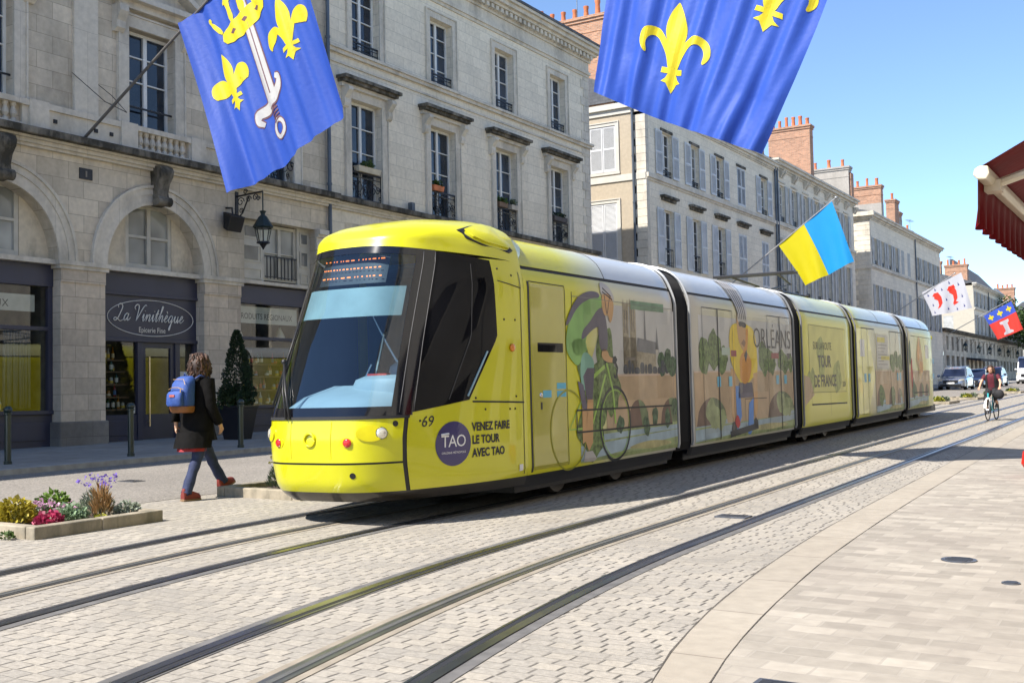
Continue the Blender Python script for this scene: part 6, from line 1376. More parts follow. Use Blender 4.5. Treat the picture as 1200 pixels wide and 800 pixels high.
# ================================================================== lanterns, bollards, awning
def lantern(label, y, z, full=True, x=XF):
    t = thing('wall_lantern', label, 'lantern', (x, y, z), group='wall lanterns' if not full else None)
    mb = MB(); X = x+.86
    mb.tube([(x, y, z), (x+.35, y, z+.02), (X, y, z+.04)], .022, 6); mb.tube([(x, y, z-.55), (x+.2, y, z-.42), (x+.42, y, z-.02)], .018, 6)
    if full:
        for c, r in (((x+.14, z-.14), .12), ((x+.40, z-.10), .09), ((x+.62, z-.08), .09), ((x+.3, z+.09), .07), ((x+.16, z-.36), .07), ((x+.72, z-.12), .06)): mb.tube([(c[0]+r*(1-.055*k)*math.cos(k*.6), y, c[1]+r*(1-.055*k)*math.sin(k*.6)) for k in range(14)], .013, 4)
        mb.box(x, y-.05, z-.62, x+.02, y+.05, z+.12)
    mb.build('bracket', M_iron, t)
    mb = MB(); mb.tube([(X, y, z+.04), (X, y, z-.42)], .016, 6)
    mb.lathe([(.03, -.42), (.085, -.44), (.05, -.49), (.05, -.53), (.10, -.57), (.235, -.80), (.245, -.82), (.20, -.86), (.19, -.84), (.05, -.60)], (X, y, z), 8); mb.build('hood', mat('lantern_green', (.012, .022, .02), .5), t)
    mb = MB()
    for k in range(8):
        a = 6.2832*k/8; mb.tube([(X+.195*math.cos(a), y+.195*math.sin(a), z-.85), (X+.125*math.cos(a), y+.125*math.sin(a), z-1.18)], .010, 4)
    mb.lathe([(.15, -1.17), (.16, -1.21), (.09, -1.23), (.03, -1.32), (.012, -1.36)], (X, y, z), 8); mb.tube([(X, y, z-.82), (X, y, z-1.17)], .02, 5); mb.build('cage', M_iron, t)
    mb = MB(); mb.lathe([(.19, -.85), (.12, -1.18)], (X, y, z), 8, caps=False); mb.build('glass', M_lglass, t)
    return t
M_lglass = glass_mat('lantern_glass', (.92, .95, .93), 1.45)
lantern('ornate black wall lantern hanging from a scrolled bracket right of the blue flag', 20.1, 6.42)
far_l = ['first', 'second', 'third', 'fourth', 'fifth', 'sixth']
for k, y in enumerate((116, 124, 131, 138, 145, 153)): lantern('%s of the six small lanterns along the far low arcade, counting from the parked cars outward' % far_l[k] if False else '%s small black lantern along the far low arcade, counted away from the tram' % far_l[k], y, 6.2, False)
t = thing('floodlight', 'black boxy floodlight fixed to the pier below the lantern bracket', 'floodlight', (XF, 19.75, 5.9))
mb = MB(); mb.loft([[(XF+.10, 19.55, 5.98), (XF+.10, 19.98, 5.98), (XF+.10, 19.98, 5.58), (XF+.10, 19.55, 5.58)], [(XF+.40, 19.52, 5.86), (XF+.40, 20.0, 5.86), (XF+.25, 20.0, 5.50), (XF+.25, 19.52, 5.50)]]); mb.build('housing', M_iron, t, bevel=.02)
mb = MB(); mb.tube([(XF, 19.75, 6.1), (XF+.2, 19.75, 6.08), (XF+.22, 19.75, 5.92)], .025, 6); mb.build('arm', M_iron, t)
M_bol = mat('bollard_green', (.010, .022, .018), .35, coat=.3)
def bollard(x, y, label):
    z = gz(x, y)+.08; t = thing('bollard', label, 'bollard', (x, y, z), group='bollards along the left kerb')
    mb = MB(); mb.lathe([(.065, -.02), (.065, .05), (.052, .06), (.05, .80), (.066, .81), (.066, .83), (.052, .84)], (x, y, z), 14); mb.build('post', M_bol, t, smooth='auto')
    mb = MB(); mb.lathe([(.05, .835), (.072, .87), (.07, .90), (.045, .935), (.012, .945)], (x, y, z), 14); mb.build('cap', M_bol, t, smooth='auto')
bollard(-16.55, 11.62, 'dark green bollard in front of the shop window at the left edge'); bollard(-16.1, 13.72, 'dark green bollard in front of the wine shop door'); bollard(-15.95, 16.25, 'dark green bollard half hidden behind the walking person')
# awning
t = thing('awning', 'dark red cafe awning with scalloped valance and cream front bar at the right edge', 'awning', (2.4, 9.2, 4.5))
C_aw = cloth('awning_red', (.12, .002, .004), .02, .12); C_aw.node_tree.nodes['Principled BSDF'].inputs['Specular IOR Level'].default_value = .05
xb, zb_, ya, yb = -1.12, 2.80, 7.72, 10.6
mb = MB(); mb.grid(lambda u, v: (xb+(2.4-xb)*u, ya+.03+(yb-ya-.06)*v, zb_+.06+1.95*u-.05*math.sin(math.pi*u)), 12, 16); mb.build('canopy', C_aw, t, smooth=True)
def vall(u, v): 
    y = ya+.03+(yb-ya)*u; return (xb-.03+.025*math.sin(y*22)*v-.03*v, y, zb_-.01-v*(.29+.025*abs(math.sin(y*math.pi/.30))))
mb = MB(); mb.grid(vall, 120, 6); mb.build('valance', C_aw, t, smooth=True)
M_crm = mat('awning_frame', (.62, .55, .42), .4, var=.04, coat=.2)
mb = MB(); mb.loft([[(xb+a, y, zb_+b) for a, b in ((-.055, .0), (-.045, .038), (-.015, .055), (.038, .05), (.045, .0), (.025, -.035), (-.03, -.03))] for y in (ya, yb)]); mb.build('front_bar', M_crm, t, bevel=.008)
mb = MB(); mb.tube([(xb+.02, ya+.35, zb_-.02), (.25, ya+.06, zb_+.30)], .03, 8); mb.tube([(.25, ya+.06, zb_+.30), (2.4, ya+.6, 4.3)], .035, 8); mb.tube([(xb+.02, ya+2.4, zb_-.02), (.25, yb-.3, zb_+.32), (2.4, yb-.4, 4.3)], .03, 8); mb.box(xb-.03, ya+.27, zb_-.07, xb+.07, ya+.42, zb_-.0); mb.build('folding_arm', M_crm, t)

x, y = -1.785, 16.75; z = gz(x, y); t = thing('planter_tub', 'bright red faceted tub on the flagstones, cut off by the right edge', 'tub', (x, y, z))
mb = MB(); hx = lambda r, h: [(x+r*math.cos(a+.2), y+r*math.sin(a+.2), z+h) for a in (6.2832*k/6 for k in range(6))]
mb.loft([hx(.20, .0), hx(.30, .17), hx(.27, .34), hx(.25, .34), hx(.24, .28)]); mb.build('tub_body', mat('tub_red', (.55, .02, .012), .4, coat=.3), t)
mb = MB(); mb.loft([hx(.235, .26), hx(.05, .30)]); mb.build('soil', mat('soil_dark', (.04, .03, .025), .9), t)
# ================================================================== topiary in a pot, flower beds
def GZ(x, y): return gz(x, y)
x, y = -18.15, 18.4; z = gz(x, y)+.085
t = thing('potted_topiary', 'clipped cone topiary in a tall black pot beside the shop door', 'potted tree', (x, y, z))
mb = MB()
sq = lambda r, h, k=4: [(x+r*math.cos(a)*(1 if k > 4 else 1.2), y+r*math.sin(a)*(1 if k > 4 else 1.2), z+h) for a in (math.pi/4+6.2832*q/k for q in range(k))]
mb.loft([sq(.24, -.02), sq(.25, .02), sq(.36, .68), sq(.38, .70), sq(.38, .74), sq(.35, .74), sq(.34, .66)]); mb.build('pot', mat('pot_black', (.012, .012, .016), .35), t)
mb = MB(); mb.tube([(x, y, z+.6), (x+.01, y, z+1.2)], [.035, .025], 6); mb.build('trunk', mat('bark', (.08, .055, .04), .9), t)
mb = MB(); r = random.Random(4)
for _ in range(5200):
    h = r.random()**1.25; R = .38*(1-h)**.75*(1+.10*math.sin(h*23)+.06*r.gauss(0, 1))+.015; a = r.uniform(0, 6.283); rr = R*(r.random()**.25)
    p = Vector((x+rr*math.cos(a), y+rr*math.sin(a), z+.92+1.46*h)); d = Vector((math.cos(a)*.7, math.sin(a)*.7, r.uniform(.2, 1.2))).normalized(); e = d.cross(Vector((r.gauss(0, 1), r.gauss(0, 1), r.gauss(0, 1)))).normalized(); s = r.uniform(.035, .07)
    i = [mb.P(tuple(q)) for q in (p, p+d*s*.5+e*s*.3, p+d*s, p+d*s*.5-e*s*.3)]; mb.F(i)
mb.build('crown', M_leafd, t, recalc=False)
mb = MB(); leaves(mb, (x-.05, y, z+.86), .42, .42, .30, 1100, .085, 8); mb.build('underplanting', M_leaf if False else leaf_mat('leaf_box', (.035, .065, .025)), t, recalc=False)
M_kst = stone('bed_kerb', (.36, .31, .235), bw=3, bh=3, mortar=.004, var=.05, stain=.75, staincol=(.12, .11, .08), bump=.3, stscale=3.5, thr=(.42, .65))
M_soil = mat('soil', (.05, .035, .025), .95, var=.3, scale=20, bump=.6)
def bed(label, x0, x1, y0, y1, h=.115, w=.13, cuts=1):
    xm, ym = (x0+x1)/2, (y0+y1)/2; t = thing('planter_bed', label, 'planter', (xm, ym, gz(xm, ym)), group='planter beds beside the tram track')
    def stonebox(a0, b0, a1, b1):
        mb = MB(); mb.loft([[(a, b, gz(a, b)+z) for a, b in ((a0, b0), (a1, b0), (a1, b1), (a0, b1))] for z in (-.02, h)]); mb.build('kerb_stone', M_kst, t, bevel=.012)
    n = cuts+1
    for k in range(n): stonebox(x1-w, y0+(y1-y0)*k/n+.003, x1, y0+(y1-y0)*(k+1)/n-.003); stonebox(x0, y0+(y1-y0)*k/n+.003, x0+w, y0+(y1-y0)*(k+1)/n-.003)
    stonebox(x0+w+.003, y0, x1-w-.003, y0+w); stonebox(x0+w+.003, y1-w, x1-w-.003, y1)
    mb = MB(); mb.grid(lambda u, v: (x0+w+(x1-x0-2*w)*u, y0+w+(y1-y0-2*w)*v, gz(x0+w+(x1-x0-2*w)*u, y0+w+(y1-y0-2*w)*v)+h-.06+.03*math.sin(u*9)*math.cos(v*7)), 10, 10); mb.build('soil', M_soil, t, smooth=True)
    return t
def plant(name, label, x, y, rx, rz, n, size, m, seed, stems=None, flowers=None, cat='plant', h0=.06, up=.4, narrow=.42, group=None):
    rx *= .80; rz *= .68; size *= .72; n = int(n*1.25)
    if flowers: flowers = (flowers[0], flowers[1], flowers[2]*.75, flowers[3]*.68)
    z = gz(x, y)+h0; t = thing(name, label, cat, (x, y, z), group=group); mb = MB(); r = random.Random(seed)
    for _ in range(n):
        a = r.uniform(0, 6.283); q = r.random()**.5; hh = r.random()
        p = Vector((x+rx*q*math.cos(a)*(1-.3*hh), y+rx*q*math.sin(a)*(1-.3*hh), z+rz*hh*(1-.45*q*q)+.01)); d = Vector((math.cos(a)*.8+r.gauss(0, .4), math.sin(a)*.8+r.gauss(0, .4), up+r.gauss(0, .5))).normalized(); e = d.cross(Vector((r.gauss(0, 1), r.gauss(0, 1), r.gauss(0, 1)))).normalized(); s = size*r.uniform(.6, 1.3)
        i = [mb.P(tuple(k)) for k in (p, p+d*s*.5+e*s*narrow, p+d*s, p+d*s*.5-e*s*narrow)]; mb.F(i)
    mb.build('foliage', m, t, recalc=False)
    mb = MB()
    for _ in range(max(5, n//40)):
        a = r.uniform(0, 6.283); q = r.random()*.7; mb.tube([(x+.02*math.cos(a), y+.02*math.sin(a), z-.03), (x+rx*q*math.cos(a), y+rx*q*math.sin(a), z+rz*.6)], .004, 3)
    mb.build('stem', stems or mat('stem_green', (.07, .09, .03), .8), t)
    if flowers:
        fm, fn, fs, fz = flowers
        for _ in range(fn):
            a = r.uniform(0, 6.283); q = r.random()**.5*rx; c = (x+q*math.cos(a), y+q*math.sin(a), z+fz*r.uniform(.75, 1.1)); mb = MB(); leaves(mb, c, fs, fs, fs*1.5, 7, fs*1.2, r.randrange(9999), .6); mb.build('flower', fm, t, recalc=False)
    return t
bed('stone-edged flower bed in front of the left pavement, planted with mixed flowers', -10.5, -9.05, 6.62, 8.12)
plant('shrub', 'yellow-green shrub with orange tips at the left end of the flower bed', -9.82, 6.98, .27, .36, 520, .075, leaf_mat('leaf_spirea', (.36, .30, .035), .45), 11, cat='shrub')
plant('heuchera', 'crimson low plant between the yellow shrub and the variegated hosta', -9.42, 7.05, .17, .17, 170, .07, leaf_mat('leaf_crimson', (.40, .035, .10), .5), 12)
plant('hosta', 'pale green variegated low plant in the middle of the flower bed', -9.52, 7.36, .22, .22, 300, .075, leaf_mat('leaf_pale', (.26, .36, .22), .5), 13, flowers=(leaf_mat('petal_pink', (.62, .36, .50), .25), 10, .03, .22))
plant('shrub', 'bright green leafy shrub at the back of the flower bed', -9.95, 7.50, .26, .38, 420, .075, leaf_mat('leaf_bright', (.12, .20, .03), .5), 14, cat='shrub')
plant('phlox', 'small clump of pale pink flowers behind the crimson plant', -9.80, 7.25, .14, .24, 90, .05, M_leafg, 15, flowers=(leaf_mat('petal_pink2', (.62, .36, .52), .25), 22, .03, .26), cat='flower')
plant('lavender', 'grey-green lavender with purple flower spikes at the right end of the bed', -9.72, 7.85, .24, .36, 520, .085, leaf_mat('leaf_lavender', (.20, .24, .17), .35), 16, flowers=(leaf_mat('petal_purple', (.20, .12, .52), .3), 24, .028, .56), up=1.4, narrow=.1, cat='flower')
plant('dry_grass', 'dry orange-brown grass tuft in front of the lavender', -9.48, 7.70, .11, .42, 260, .16, leaf_mat('leaf_dry', (.34, .20, .08), .4), 17, up=2.2, narrow=.05)
plant('santolina', 'silvery low plant at the right corner of the flower bed', -9.42, 7.98, .17, .2, 260, .055, leaf_mat('leaf_silver', (.28, .32, .25), .3), 18)
plant('sedum', 'tiny yellow-green plant against the front kerb of the flower bed', -9.26, 7.52, .08, .09, 90, .04, M_leafy, 19)
plant('weed', 'small green weed growing at the outer foot of the flower bed kerb', -9.30, 6.52, .07, .09, 40, .06, M_leaf, 20, h0=0.0)
bed('short stone-edged bed beside the tram nose, behind the walking person', -10.35, -9.0, 10.12, 11.7)
plant('fennel', 'feathery grey-green plant with yellow flower heads beside the tram nose', -9.75, 10.62, .24, .42, 560, .10, leaf_mat('leaf_fennel', (.16, .20, .10), .4), 31, up=1.8, narrow=.07, flowers=(leaf_mat('petal_yellow', (.5, .46, .08), .3), 9, .03, .52))
words = ['nearest', 'second', 'third', 'fourth', 'fifth']
for k, y in enumerate((41.5, 49.0, 56.0, 63.0, 71.0)):
    bed('%s small stone bed beyond the tram tail, counted along the empty track edge' % words[k], -10.2, -8.7, y, y+2.4, .11, .16)
    for j, (m, nm, lb) in enumerate(((M_leafy, 'shrub', 'yellow'), (M_leaf, 'shrub', 'green'), (M_leafg, 'lavender', 'grey-green'))):
        plant(nm, '%s low plant in the %s small bed beyond the tram tail' % (lb, words[k]), -9.2-.25*(j % 2), y+.5+.7*j, .26, .30, 120, .12, m, 50+k*5+j, group='plants in the far beds')

# ================================================================== trees at the end of the street
def tree(label, x, y, h, R, seed, lm):
    r = random.Random(seed); z = gz(x, y); t = thing('street_tree', label, 'tree', (x, y, z)); mb = MB()
    th = h*.38; mb.tube([(x, y, z-.1), (x+.05, y, z+th*.6), (x+.15, y+.1, z+th), (x+.1, y, z+h*.7)], [.22, .17, .13, .06], 8); cl = []
    for k in range(9):
        a = k*2.4; L_ = R*r.uniform(.6, 1.0); zz = z+th*r.uniform(.8, 1.2); e = (x+L_*math.cos(a), y+L_*math.sin(a), zz+h*r.uniform(.15, .42)); mb.tube([(x+.1, y, zz), ((x+e[0])/2, (y+e[1])/2, zz+(e[2]-zz)*.6), e], [.08, .05, .02], 5); cl.append(e)
    mb.build('trunk', mat('bark_grey', (.10, .085, .065), .9, var=.3, scale=8), t, smooth=True)
    mb = MB()
    for e in cl+[(x+r.gauss(0, R*.4), y+r.gauss(0, R*.4), z+h*r.uniform(.55, .92)) for _ in range(14)]: leaves(mb, e, R*.42, R*.42, R*.34, 300, .26, r.randrange(99999), .2)
    mb.build('crown', lm, t, recalc=False)
M_tl = leaf_mat('leaf_tree', (.045, .085, .018), .6)
tree('tallest dark green street tree in front of the white end house', -16.6, 146, 10.2, 3.4, 1, M_tl); tree('rounder street tree behind the tallest one at the far right', -14.2, 156, 9.2, 3.4, 2, M_tl); tree('smaller far tree between the corner block and the end house', -18.2, 171, 8.0, 3.0, 3, M_tl)
# ================================================================== cars
M_tyre = mat('tyre', (.015, .015, .016), .85); M_rim = mat('rim', (.4, .4, .42), .3, .8); M_cglass = pane_mat('car_glass', (.010, .014, .03), .03, 0); M_cglass.node_tree.nodes['Principled BSDF'].inputs['Specular IOR Level'].default_value = .25
def car(name, label, x, y, paint, L=4.4, W=1.8, H=1.5, suv=False, cat='car', van=False):
    """nose towards the camera (local -y)"""
    z = gz(x, y); d = Vector((0, 1, SLOPE_Y)).normalized(); xa = Vector((1, 0, 0)); za = xa.cross(d)
    t = thing(name, label, cat, matrix=Matrix(((1, d.x, za.x, x), (0, d.y, za.y, y), (0, d.z, za.z, z), (0, 0, 0, 1))), group=None)
    hb = H*.56 if not van else H*.5
    # stations: y, half width, bottom, top of body
    st = [(-.0, W*.36, .32, hb*.62), (.06, W*.44, .26, hb*.72), (.28, W*.485, .22, hb*.82), (.9, W*.5, .20, hb*.93), (1.4, W*.5, .2, hb), (L*.55, W*.5, .2, hb*1.03), (L*.85, W*.49, .22, hb*1.03), (L*.97, W*.45, .28, hb*.97), (L, W*.38, .36, hb*.85)]
    mb = MB(); mb.loft([[(-w, yy, b), (-w*1.0, yy, b+(tp-b)*.55), (-w*.93, yy, tp-.06), (-w*.8, yy, tp), (w*.8, yy, tp), (w*.93, yy, tp-.06), (w, yy, b+(tp-b)*.55), (w, yy, b)] for yy, w, b, tp in st]); body = mb.build('body', paint, t, smooth='auto', bevel=.03)
    if van: cab = [(.75, .44, hb*1.0, .0), (1.2, .43, H*.86, 0), (1.5, .42, H, 0), (L-.15, .43, H, 0), (L-.02, .44, hb, 0)]
    else: cab = [(1.15, .44, hb*.98, 0), (1.95, .385, H*.955, 0), (2.35, .37, H, 0), (L*.70, .36, H*.99, 0), (L*.84, .38, H*.93, 0), (L*.96, .42, hb*1.02, 0)]
    mb = MB(); mb.loft([[(-W*w*1.06, yy, hb*.95), (-W*w, yy, max(hb*.96, h-.05)), (-W*w*.9, yy, h), (W*w*.9, yy, h), (W*w, yy, max(hb*.96, h-.05)), (W*w*1.06, yy, hb*.95)] for yy, w, h, _ in cab]); mb.build('cabin', paint, t, smooth='auto')
    a, b = cab[0], cab[1]; mb = MB(); e = .02
    mb.poly([(-W*.40, a[0]+.06-e, hb*1.02+e), (W*.40, a[0]+.06-e, hb*1.02+e), (W*b[1]*.88, b[0]-e, H*.93+e), (-W*b[1]*.88, b[0]-e, H*.93+e)]); mb.build('windscreen', M_cglass, t)
    for sg in (-1, 1):
        mb = MB(); q = W*.44*1.0
        P = [(sg*(W*.462), 1.45, hb*1.03), (sg*(W*.405), 2.0, H*.91), (sg*(W*.395), L*.72, H*.92), (sg*(W*.44), L*.88, hb*1.05)] if not van else [(sg*W*.465, 1.05, hb*1.05), (sg*W*.44, 1.35, H*.84), (sg*W*.44, 2.0, H*.86), (sg*W*.465, 2.0, hb*1.05)]
        mb.poly([(p[0]+sg*.012, p[1], p[2]) for p in P]); mb.build('side_window', M_cglass, t)
        mb = MB(); mb.loft([[(sg*W*.28, .0, hb*.66), (sg*W*.46, .22, hb*.72), (sg*W*.46, .22, hb*.84), (sg*W*.30, .05, hb*.78)], [(sg*W*.28, -.02, hb*.66), (sg*W*.47, .18, hb*.72), (sg*W*.47, .18, hb*.84), (sg*W*.30, .02, hb*.78)]]); mb.build('headlight', M_lens, t)
        mb = MB(); mb.ball((sg*W*.56, 1.55, hb*1.08), .12, 8, (1, .7, .7)); mb.build('mirror', paint, t, smooth=True)
        for yy in (.85, L-.85):
            mb = MB(); R = .34 if suv or van else .31; mb.lathe([(R*.6, -.1), (R, -.1), (R, .1), (R*.6, .1)], (sg*W*.44, yy, R), 18, axis='x'); w = mb.build('wheel', M_tyre, t, smooth='auto')
            mb = MB(); mb.lathe([(R*.64, 0), (R*.6, sg*.03), (R*.15, sg*.0), (.02, sg*.02)], (sg*(W*.44+.1), yy, R), 12, axis='x'); mb.build('rim', M_rim, w, root=t, smooth='auto')
    mb = MB(); mb.box(-W*.26, -.025, hb*.52, W*.26, .03, hb*.74); mb.box(-W*.36, -.02, .26, W*.36, .05, .40); mb.build('grille', M_blk, t)
    mb = MB(); mb.box(-.26, -.035, .42, .26, -.028, .53); mb.build('number_plate', mat('plate_white', (.7, .7, .68), .5), t)
    if suv:
        mb = MB()
        for sg in (-1, 1): mb.tube([(sg*W*.33, 2.2, H+.03), (sg*W*.33, L*.82, H+.02)], .02, 5)
        mb.build('roof_rail', M_rim, t)
    return t
car('parked_car', 'silver parked SUV nearest the tram tail, facing the camera', -14.35, 81.5, mat('paint_silver', (.20, .23, .28), .25, .6, coat=1), 4.5, 1.85, 1.6, True)
car('parked_car', 'dark blue parked saloon car behind the silver SUV', -14.3, 89.5, mat('paint_blue', (.025, .035, .085), .25, .3, coat=1), 4.4, 1.78, 1.42)
car('parked_car', 'navy parked estate car farthest from the tram, behind the cyclist', -14.2, 97.0, mat('paint_navy', (.015, .02, .055), .25, .3, coat=1), 4.6, 1.82, 1.55, True)
car('delivery_van', 'white delivery van standing by the far trees at the right edge', -13.2, 112.5, mat('paint_white', (.72, .73, .73), .35, coat=.6), 5.2, 2.0, 2.5, cat='van', van=True)

# ================================================================== people
def skin(verts, edges, root_i, sub=2):
    me = bpy.data.meshes.new('figure'); me.from_pydata([v[:3] for v in verts], edges, []); o = bpy.data.objects.new('figure', me); COL.objects.link(o)
    md = o.modifiers.new('skin', 'SKIN'); md.use_smooth_shade = True; md.branch_smoothing = .4
    if not me.skin_vertices: 
        bm = bmesh.new(); bm.from_mesh(me); bm.verts.layers.skin.verify(); bm.to_mesh(me); bm.free()
    for i, v in enumerate(verts): sv = me.skin_vertices[0].data[i]; r = v[3]; sv.radius = (r, v[4] if len(v) > 4 else r); sv.use_root = (i == root_i)
    s = o.modifiers.new('sub', 'SUBSURF'); s.levels = sub; s.render_levels = sub
    dg = bpy.context.evaluated_depsgraph_get(); m2 = bpy.data.meshes.new_from_object(o.evaluated_get(dg)); mb = MB()
    mb.v = [tuple(v.co) for v in m2.vertices]
    for p in m2.polygons: mb.F(tuple(p.vertices))
    bpy.data.objects.remove(o); bpy.data.meshes.remove(m2); return mb
def add(mb, other, mi):
    o = len(mb.v); mb.v += other.v
    for f in other.f: mb.f.append(tuple(i+o for i in f)); mb.m.append(mi)
def hand(V, E, wi, w, dirn, palm_n, thumb):
    """palm and five bent fingers from wrist index wi"""
    d = Vector(dirn).normalized(); n = Vector(palm_n).normalized(); s = d.cross(n).normalized(); w = Vector(w)
    V.append((*(w+d*.045), .028, .017)); pi = len(V)-1; E.append((wi, pi))
    for k, (o, L_) in enumerate(((-.028, .070), (-.010, .080), (.009, .074), (.027, .058))):
        a = w+d*.085+s*o; b = a+d*L_*.5+n*.012; c = b+d*L_*.35+n*.03
        V.extend([(*a, .0105), (*b, .009), (*c, .0075)]); i = len(V); E += [(pi, i-3), (i-3, i-2), (i-2, i-1)]
    a = w+d*.04+s*thumb*.035+n*.01; b = a+d*.035+s*thumb*.012+n*.018; V.extend([(*a, .011), (*b, .009)]); i = len(V); E += [(pi, i-2), (i-2, i-1)]
def head(mb, c, f, mi_skin, mi_eye, mi_lip, s=1.0):
    """head with face: c centre, f facing direction (horizontal)"""
    f = Vector(f).normalized(); sd = Vector((-f.y, f.x, 0)); c = Vector(c)
    lv = [(-.118, .022, .058, -.012), (-.105, .042, .083, .03), (-.08, .056, .090, .06), (-.05, .063, .090, .075), (-.02, .068, .091, .085), (.01, .072, .089, .092), (.04, .074, .094, .095), (.075, .070, .086, .088), (.10, .052, .062, .066), (.118, .022, .025, .03)]
    rings = []
    for h, w, fr, bk in lv:
        ring = []
        for k in range(18):
            a = 6.2832*k/18; ca, sa = math.cos(a), math.sin(a); dep = fr*ca if ca > 0 else bk*ca; p = c+Vector((0, 0, h*s))+f*dep*s+sd*w*sa*s; ring.append(tuple(p))
        rings.append(ring)
    mb.mi = mi_skin; mb.loft(rings)
    P = lambda a, b, h: tuple(c+f*a*s+sd*b*s+Vector((0, 0, h*s)))
    mb.loft([[P(.088, -.008, .02), P(.088, .008, .02), P(.095, 0, .02)], [P(.085, -.015, -.03), P(.085, .015, -.03), P(.115, 0, -.028)], [P(.08, -.012, -.04), P(.08, .012, -.04), P(.095, 0, -.04)]])
    for sg in (-1, 1): mb.ball(P(-.005, sg*.074, 0), .03*s, 8, (.7, .35, 1)); mb.mi = mi_eye; mb.ball(P(.078, sg*.031, .012), .0125*s, 8); mb.mi = mi_skin
    mb.mi = mi_lip; mb.loft([[P(.084, -.025, -.062), P(.093, 0, -.058), P(.084, .025, -.062)], [P(.082, -.022, -.074), P(.092, 0, -.076), P(.082, .022, -.074)]], closed=False); mb.mi = mi_skin
def tube_loft(mb, path, n=14):
    """path: (x, y, z, rx, ry) horizontal ellipses"""
    mb.loft([[(p[0]+p[3]*math.cos(6.2832*k/n), p[1]+p[4]*math.sin(6.2832*k/n), p[2]) for k in range(n)] for p in path])
def shoe(mb, heel, toe, m_up, m_sole, w=.045):
    h, t = Vector(heel), Vector(toe); d = (t-h).normalized(); up = Vector((0, 0, 1)); up = (up-d*up.dot(d)).normalized(); s = d.cross(up); L_ = (t-h).length
    def ring(q, wd, ht, z0=0): c = h+d*L_*q; return [tuple(c-s*wd+up*z0), tuple(c-s*wd*1.05+up*(z0+ht*.5)), tuple(c-s*wd*.5+up*(z0+ht)), tuple(c+s*wd*.5+up*(z0+ht)), tuple(c+s*wd*1.05+up*(z0+ht*.5)), tuple(c+s*wd+up*z0)]
    mb.mi = m_up; mb.loft([ring(0, w*.6, .09, .02), ring(.06, w*.8, .125, .02), ring(.3, w*.85, .13, .02), ring(.45, w*.9, .095, .02), ring(.7, w*1.05, .07, .02), ring(.9, w*.9, .055, .02), ring(1, w*.45, .03, .02)])
    mb.mi = m_sole; mb.loft([ring(-.02, w*.65, .024), ring(.1, w*.85, .024), ring(.4, w*.82, .024), ring(.72, w*1.1, .024), ring(.92, w*.95, .024), ring(1.02, w*.5, .024)])
M_skin = mat('skin', (.50, .29, .19), .5, var=.06); M_eye = mat('eye', (.03, .02, .02), .2); M_lip = mat('lip', (.40, .14, .12), .5); M_hair = mat('hair_brown', (.032, .016, .010), .65, var=.4, scale=30); M_hair2 = mat('hair_chestnut', (.075, .032, .016), .6, var=.4, scale=30)
M_coat = mat('coat_black', (.006, .0055, .0055), .85, var=.25, scale=12, bump=.3, bscale=18, spec=.12); M_jean = mat('jeans', (.018, .028, .078), .8, var=.25, scale=14, bump=.2, bscale=60); M_shoe = mat('shoe_red', (.17, .022, .016), .7, var=.2, scale=10); M_sole = mat('shoe_sole', (.28, .17, .09), .7)
M_lining = mat('shirt_red', (.30, .02, .025), .8); M_skirt2 = mat('tunic_grey', (.009, .0085, .010), .85, var=.3, scale=20)
wx, wy = -10.34, 9.80
wk = thing('person', 'person in a black coat and blue jeans striding right, seen from behind', 'person', (wx, wy, gz(wx, wy)), rotz=math.radians(92))
J = dict(pelvis=(0, 0, .95, .12, .15), spine=(.0, 0, 1.12, .11, .14), chest=(.02, 0, 1.30, .12, .16), neck=(.05, 0, 1.47, .055), headb=(.07, 0, 1.55, .07),
         hr=(-.02, -.09, .90, .085), kr=(-.08, -.09, .50, .058), ar=(-.27, -.09, .11, .040), fr=(-.16, -.09, .05, .035), tr=(-.08, -.095, .045, .03),
         hl=(.03, .09, .90, .085), kl=(.29, .09, .54, .058), al=(.52, .08, .17, .040), fl=(.60, .08, .15, .035), tl=(.68, .08, .18, .03),
         sr=(.0, -.19, 1.40, .055), er=(-.02, -.25, 1.12, .043), wr=(.13, -.24, .90, .028), sl=(.03, .19, 1.40, .055), el=(-.10, .24, 1.14, .043), wl=(-.12, .22, .90, .028))
K = list(J); V = [J[k] for k in K]; ix = {k: i for i, k in enumerate(K)}
E_ = [(ix[a], ix[b]) for a, b in (('pelvis', 'spine'), ('spine', 'chest'), ('chest', 'neck'), ('neck', 'headb'), ('pelvis', 'hr'), ('hr', 'kr'), ('kr', 'ar'), ('ar', 'fr'), ('fr', 'tr'), ('pelvis', 'hl'), ('hl', 'kl'), ('kl', 'al'), ('al', 'fl'), ('fl', 'tl'), ('chest', 'sr'), ('sr', 'er'), ('er', 'wr'), ('chest', 'sl'), ('sl', 'el'), ('el', 'wl'))]
hand(V, E_, ix['wr'], J['wr'][:3], (.45, .05, -.85), (.0, 1, .2), 1); hand(V, E_, ix['wl'], J['wl'][:3], (.1, 0, -1), (.5, -1, 0), -1)
mb = MB(); add(mb, skin(V, E_, 0), 0); head(mb, (.08, 0, 1.62), (1, -.1, 0), 0, 1, 2)
OFF[wk.name] = Vector()                                  # figure is built in the person's own frame
mb.build('body', [M_skin, M_eye, M_lip], wk, smooth=True)
def limb(mb, pts, n=12):
    """sleeve or trouser leg: (x, y, z, r) rings square to the path"""
    mb.tube([p[:3] for p in pts], [p[3] for p in pts], n)
mb = MB()
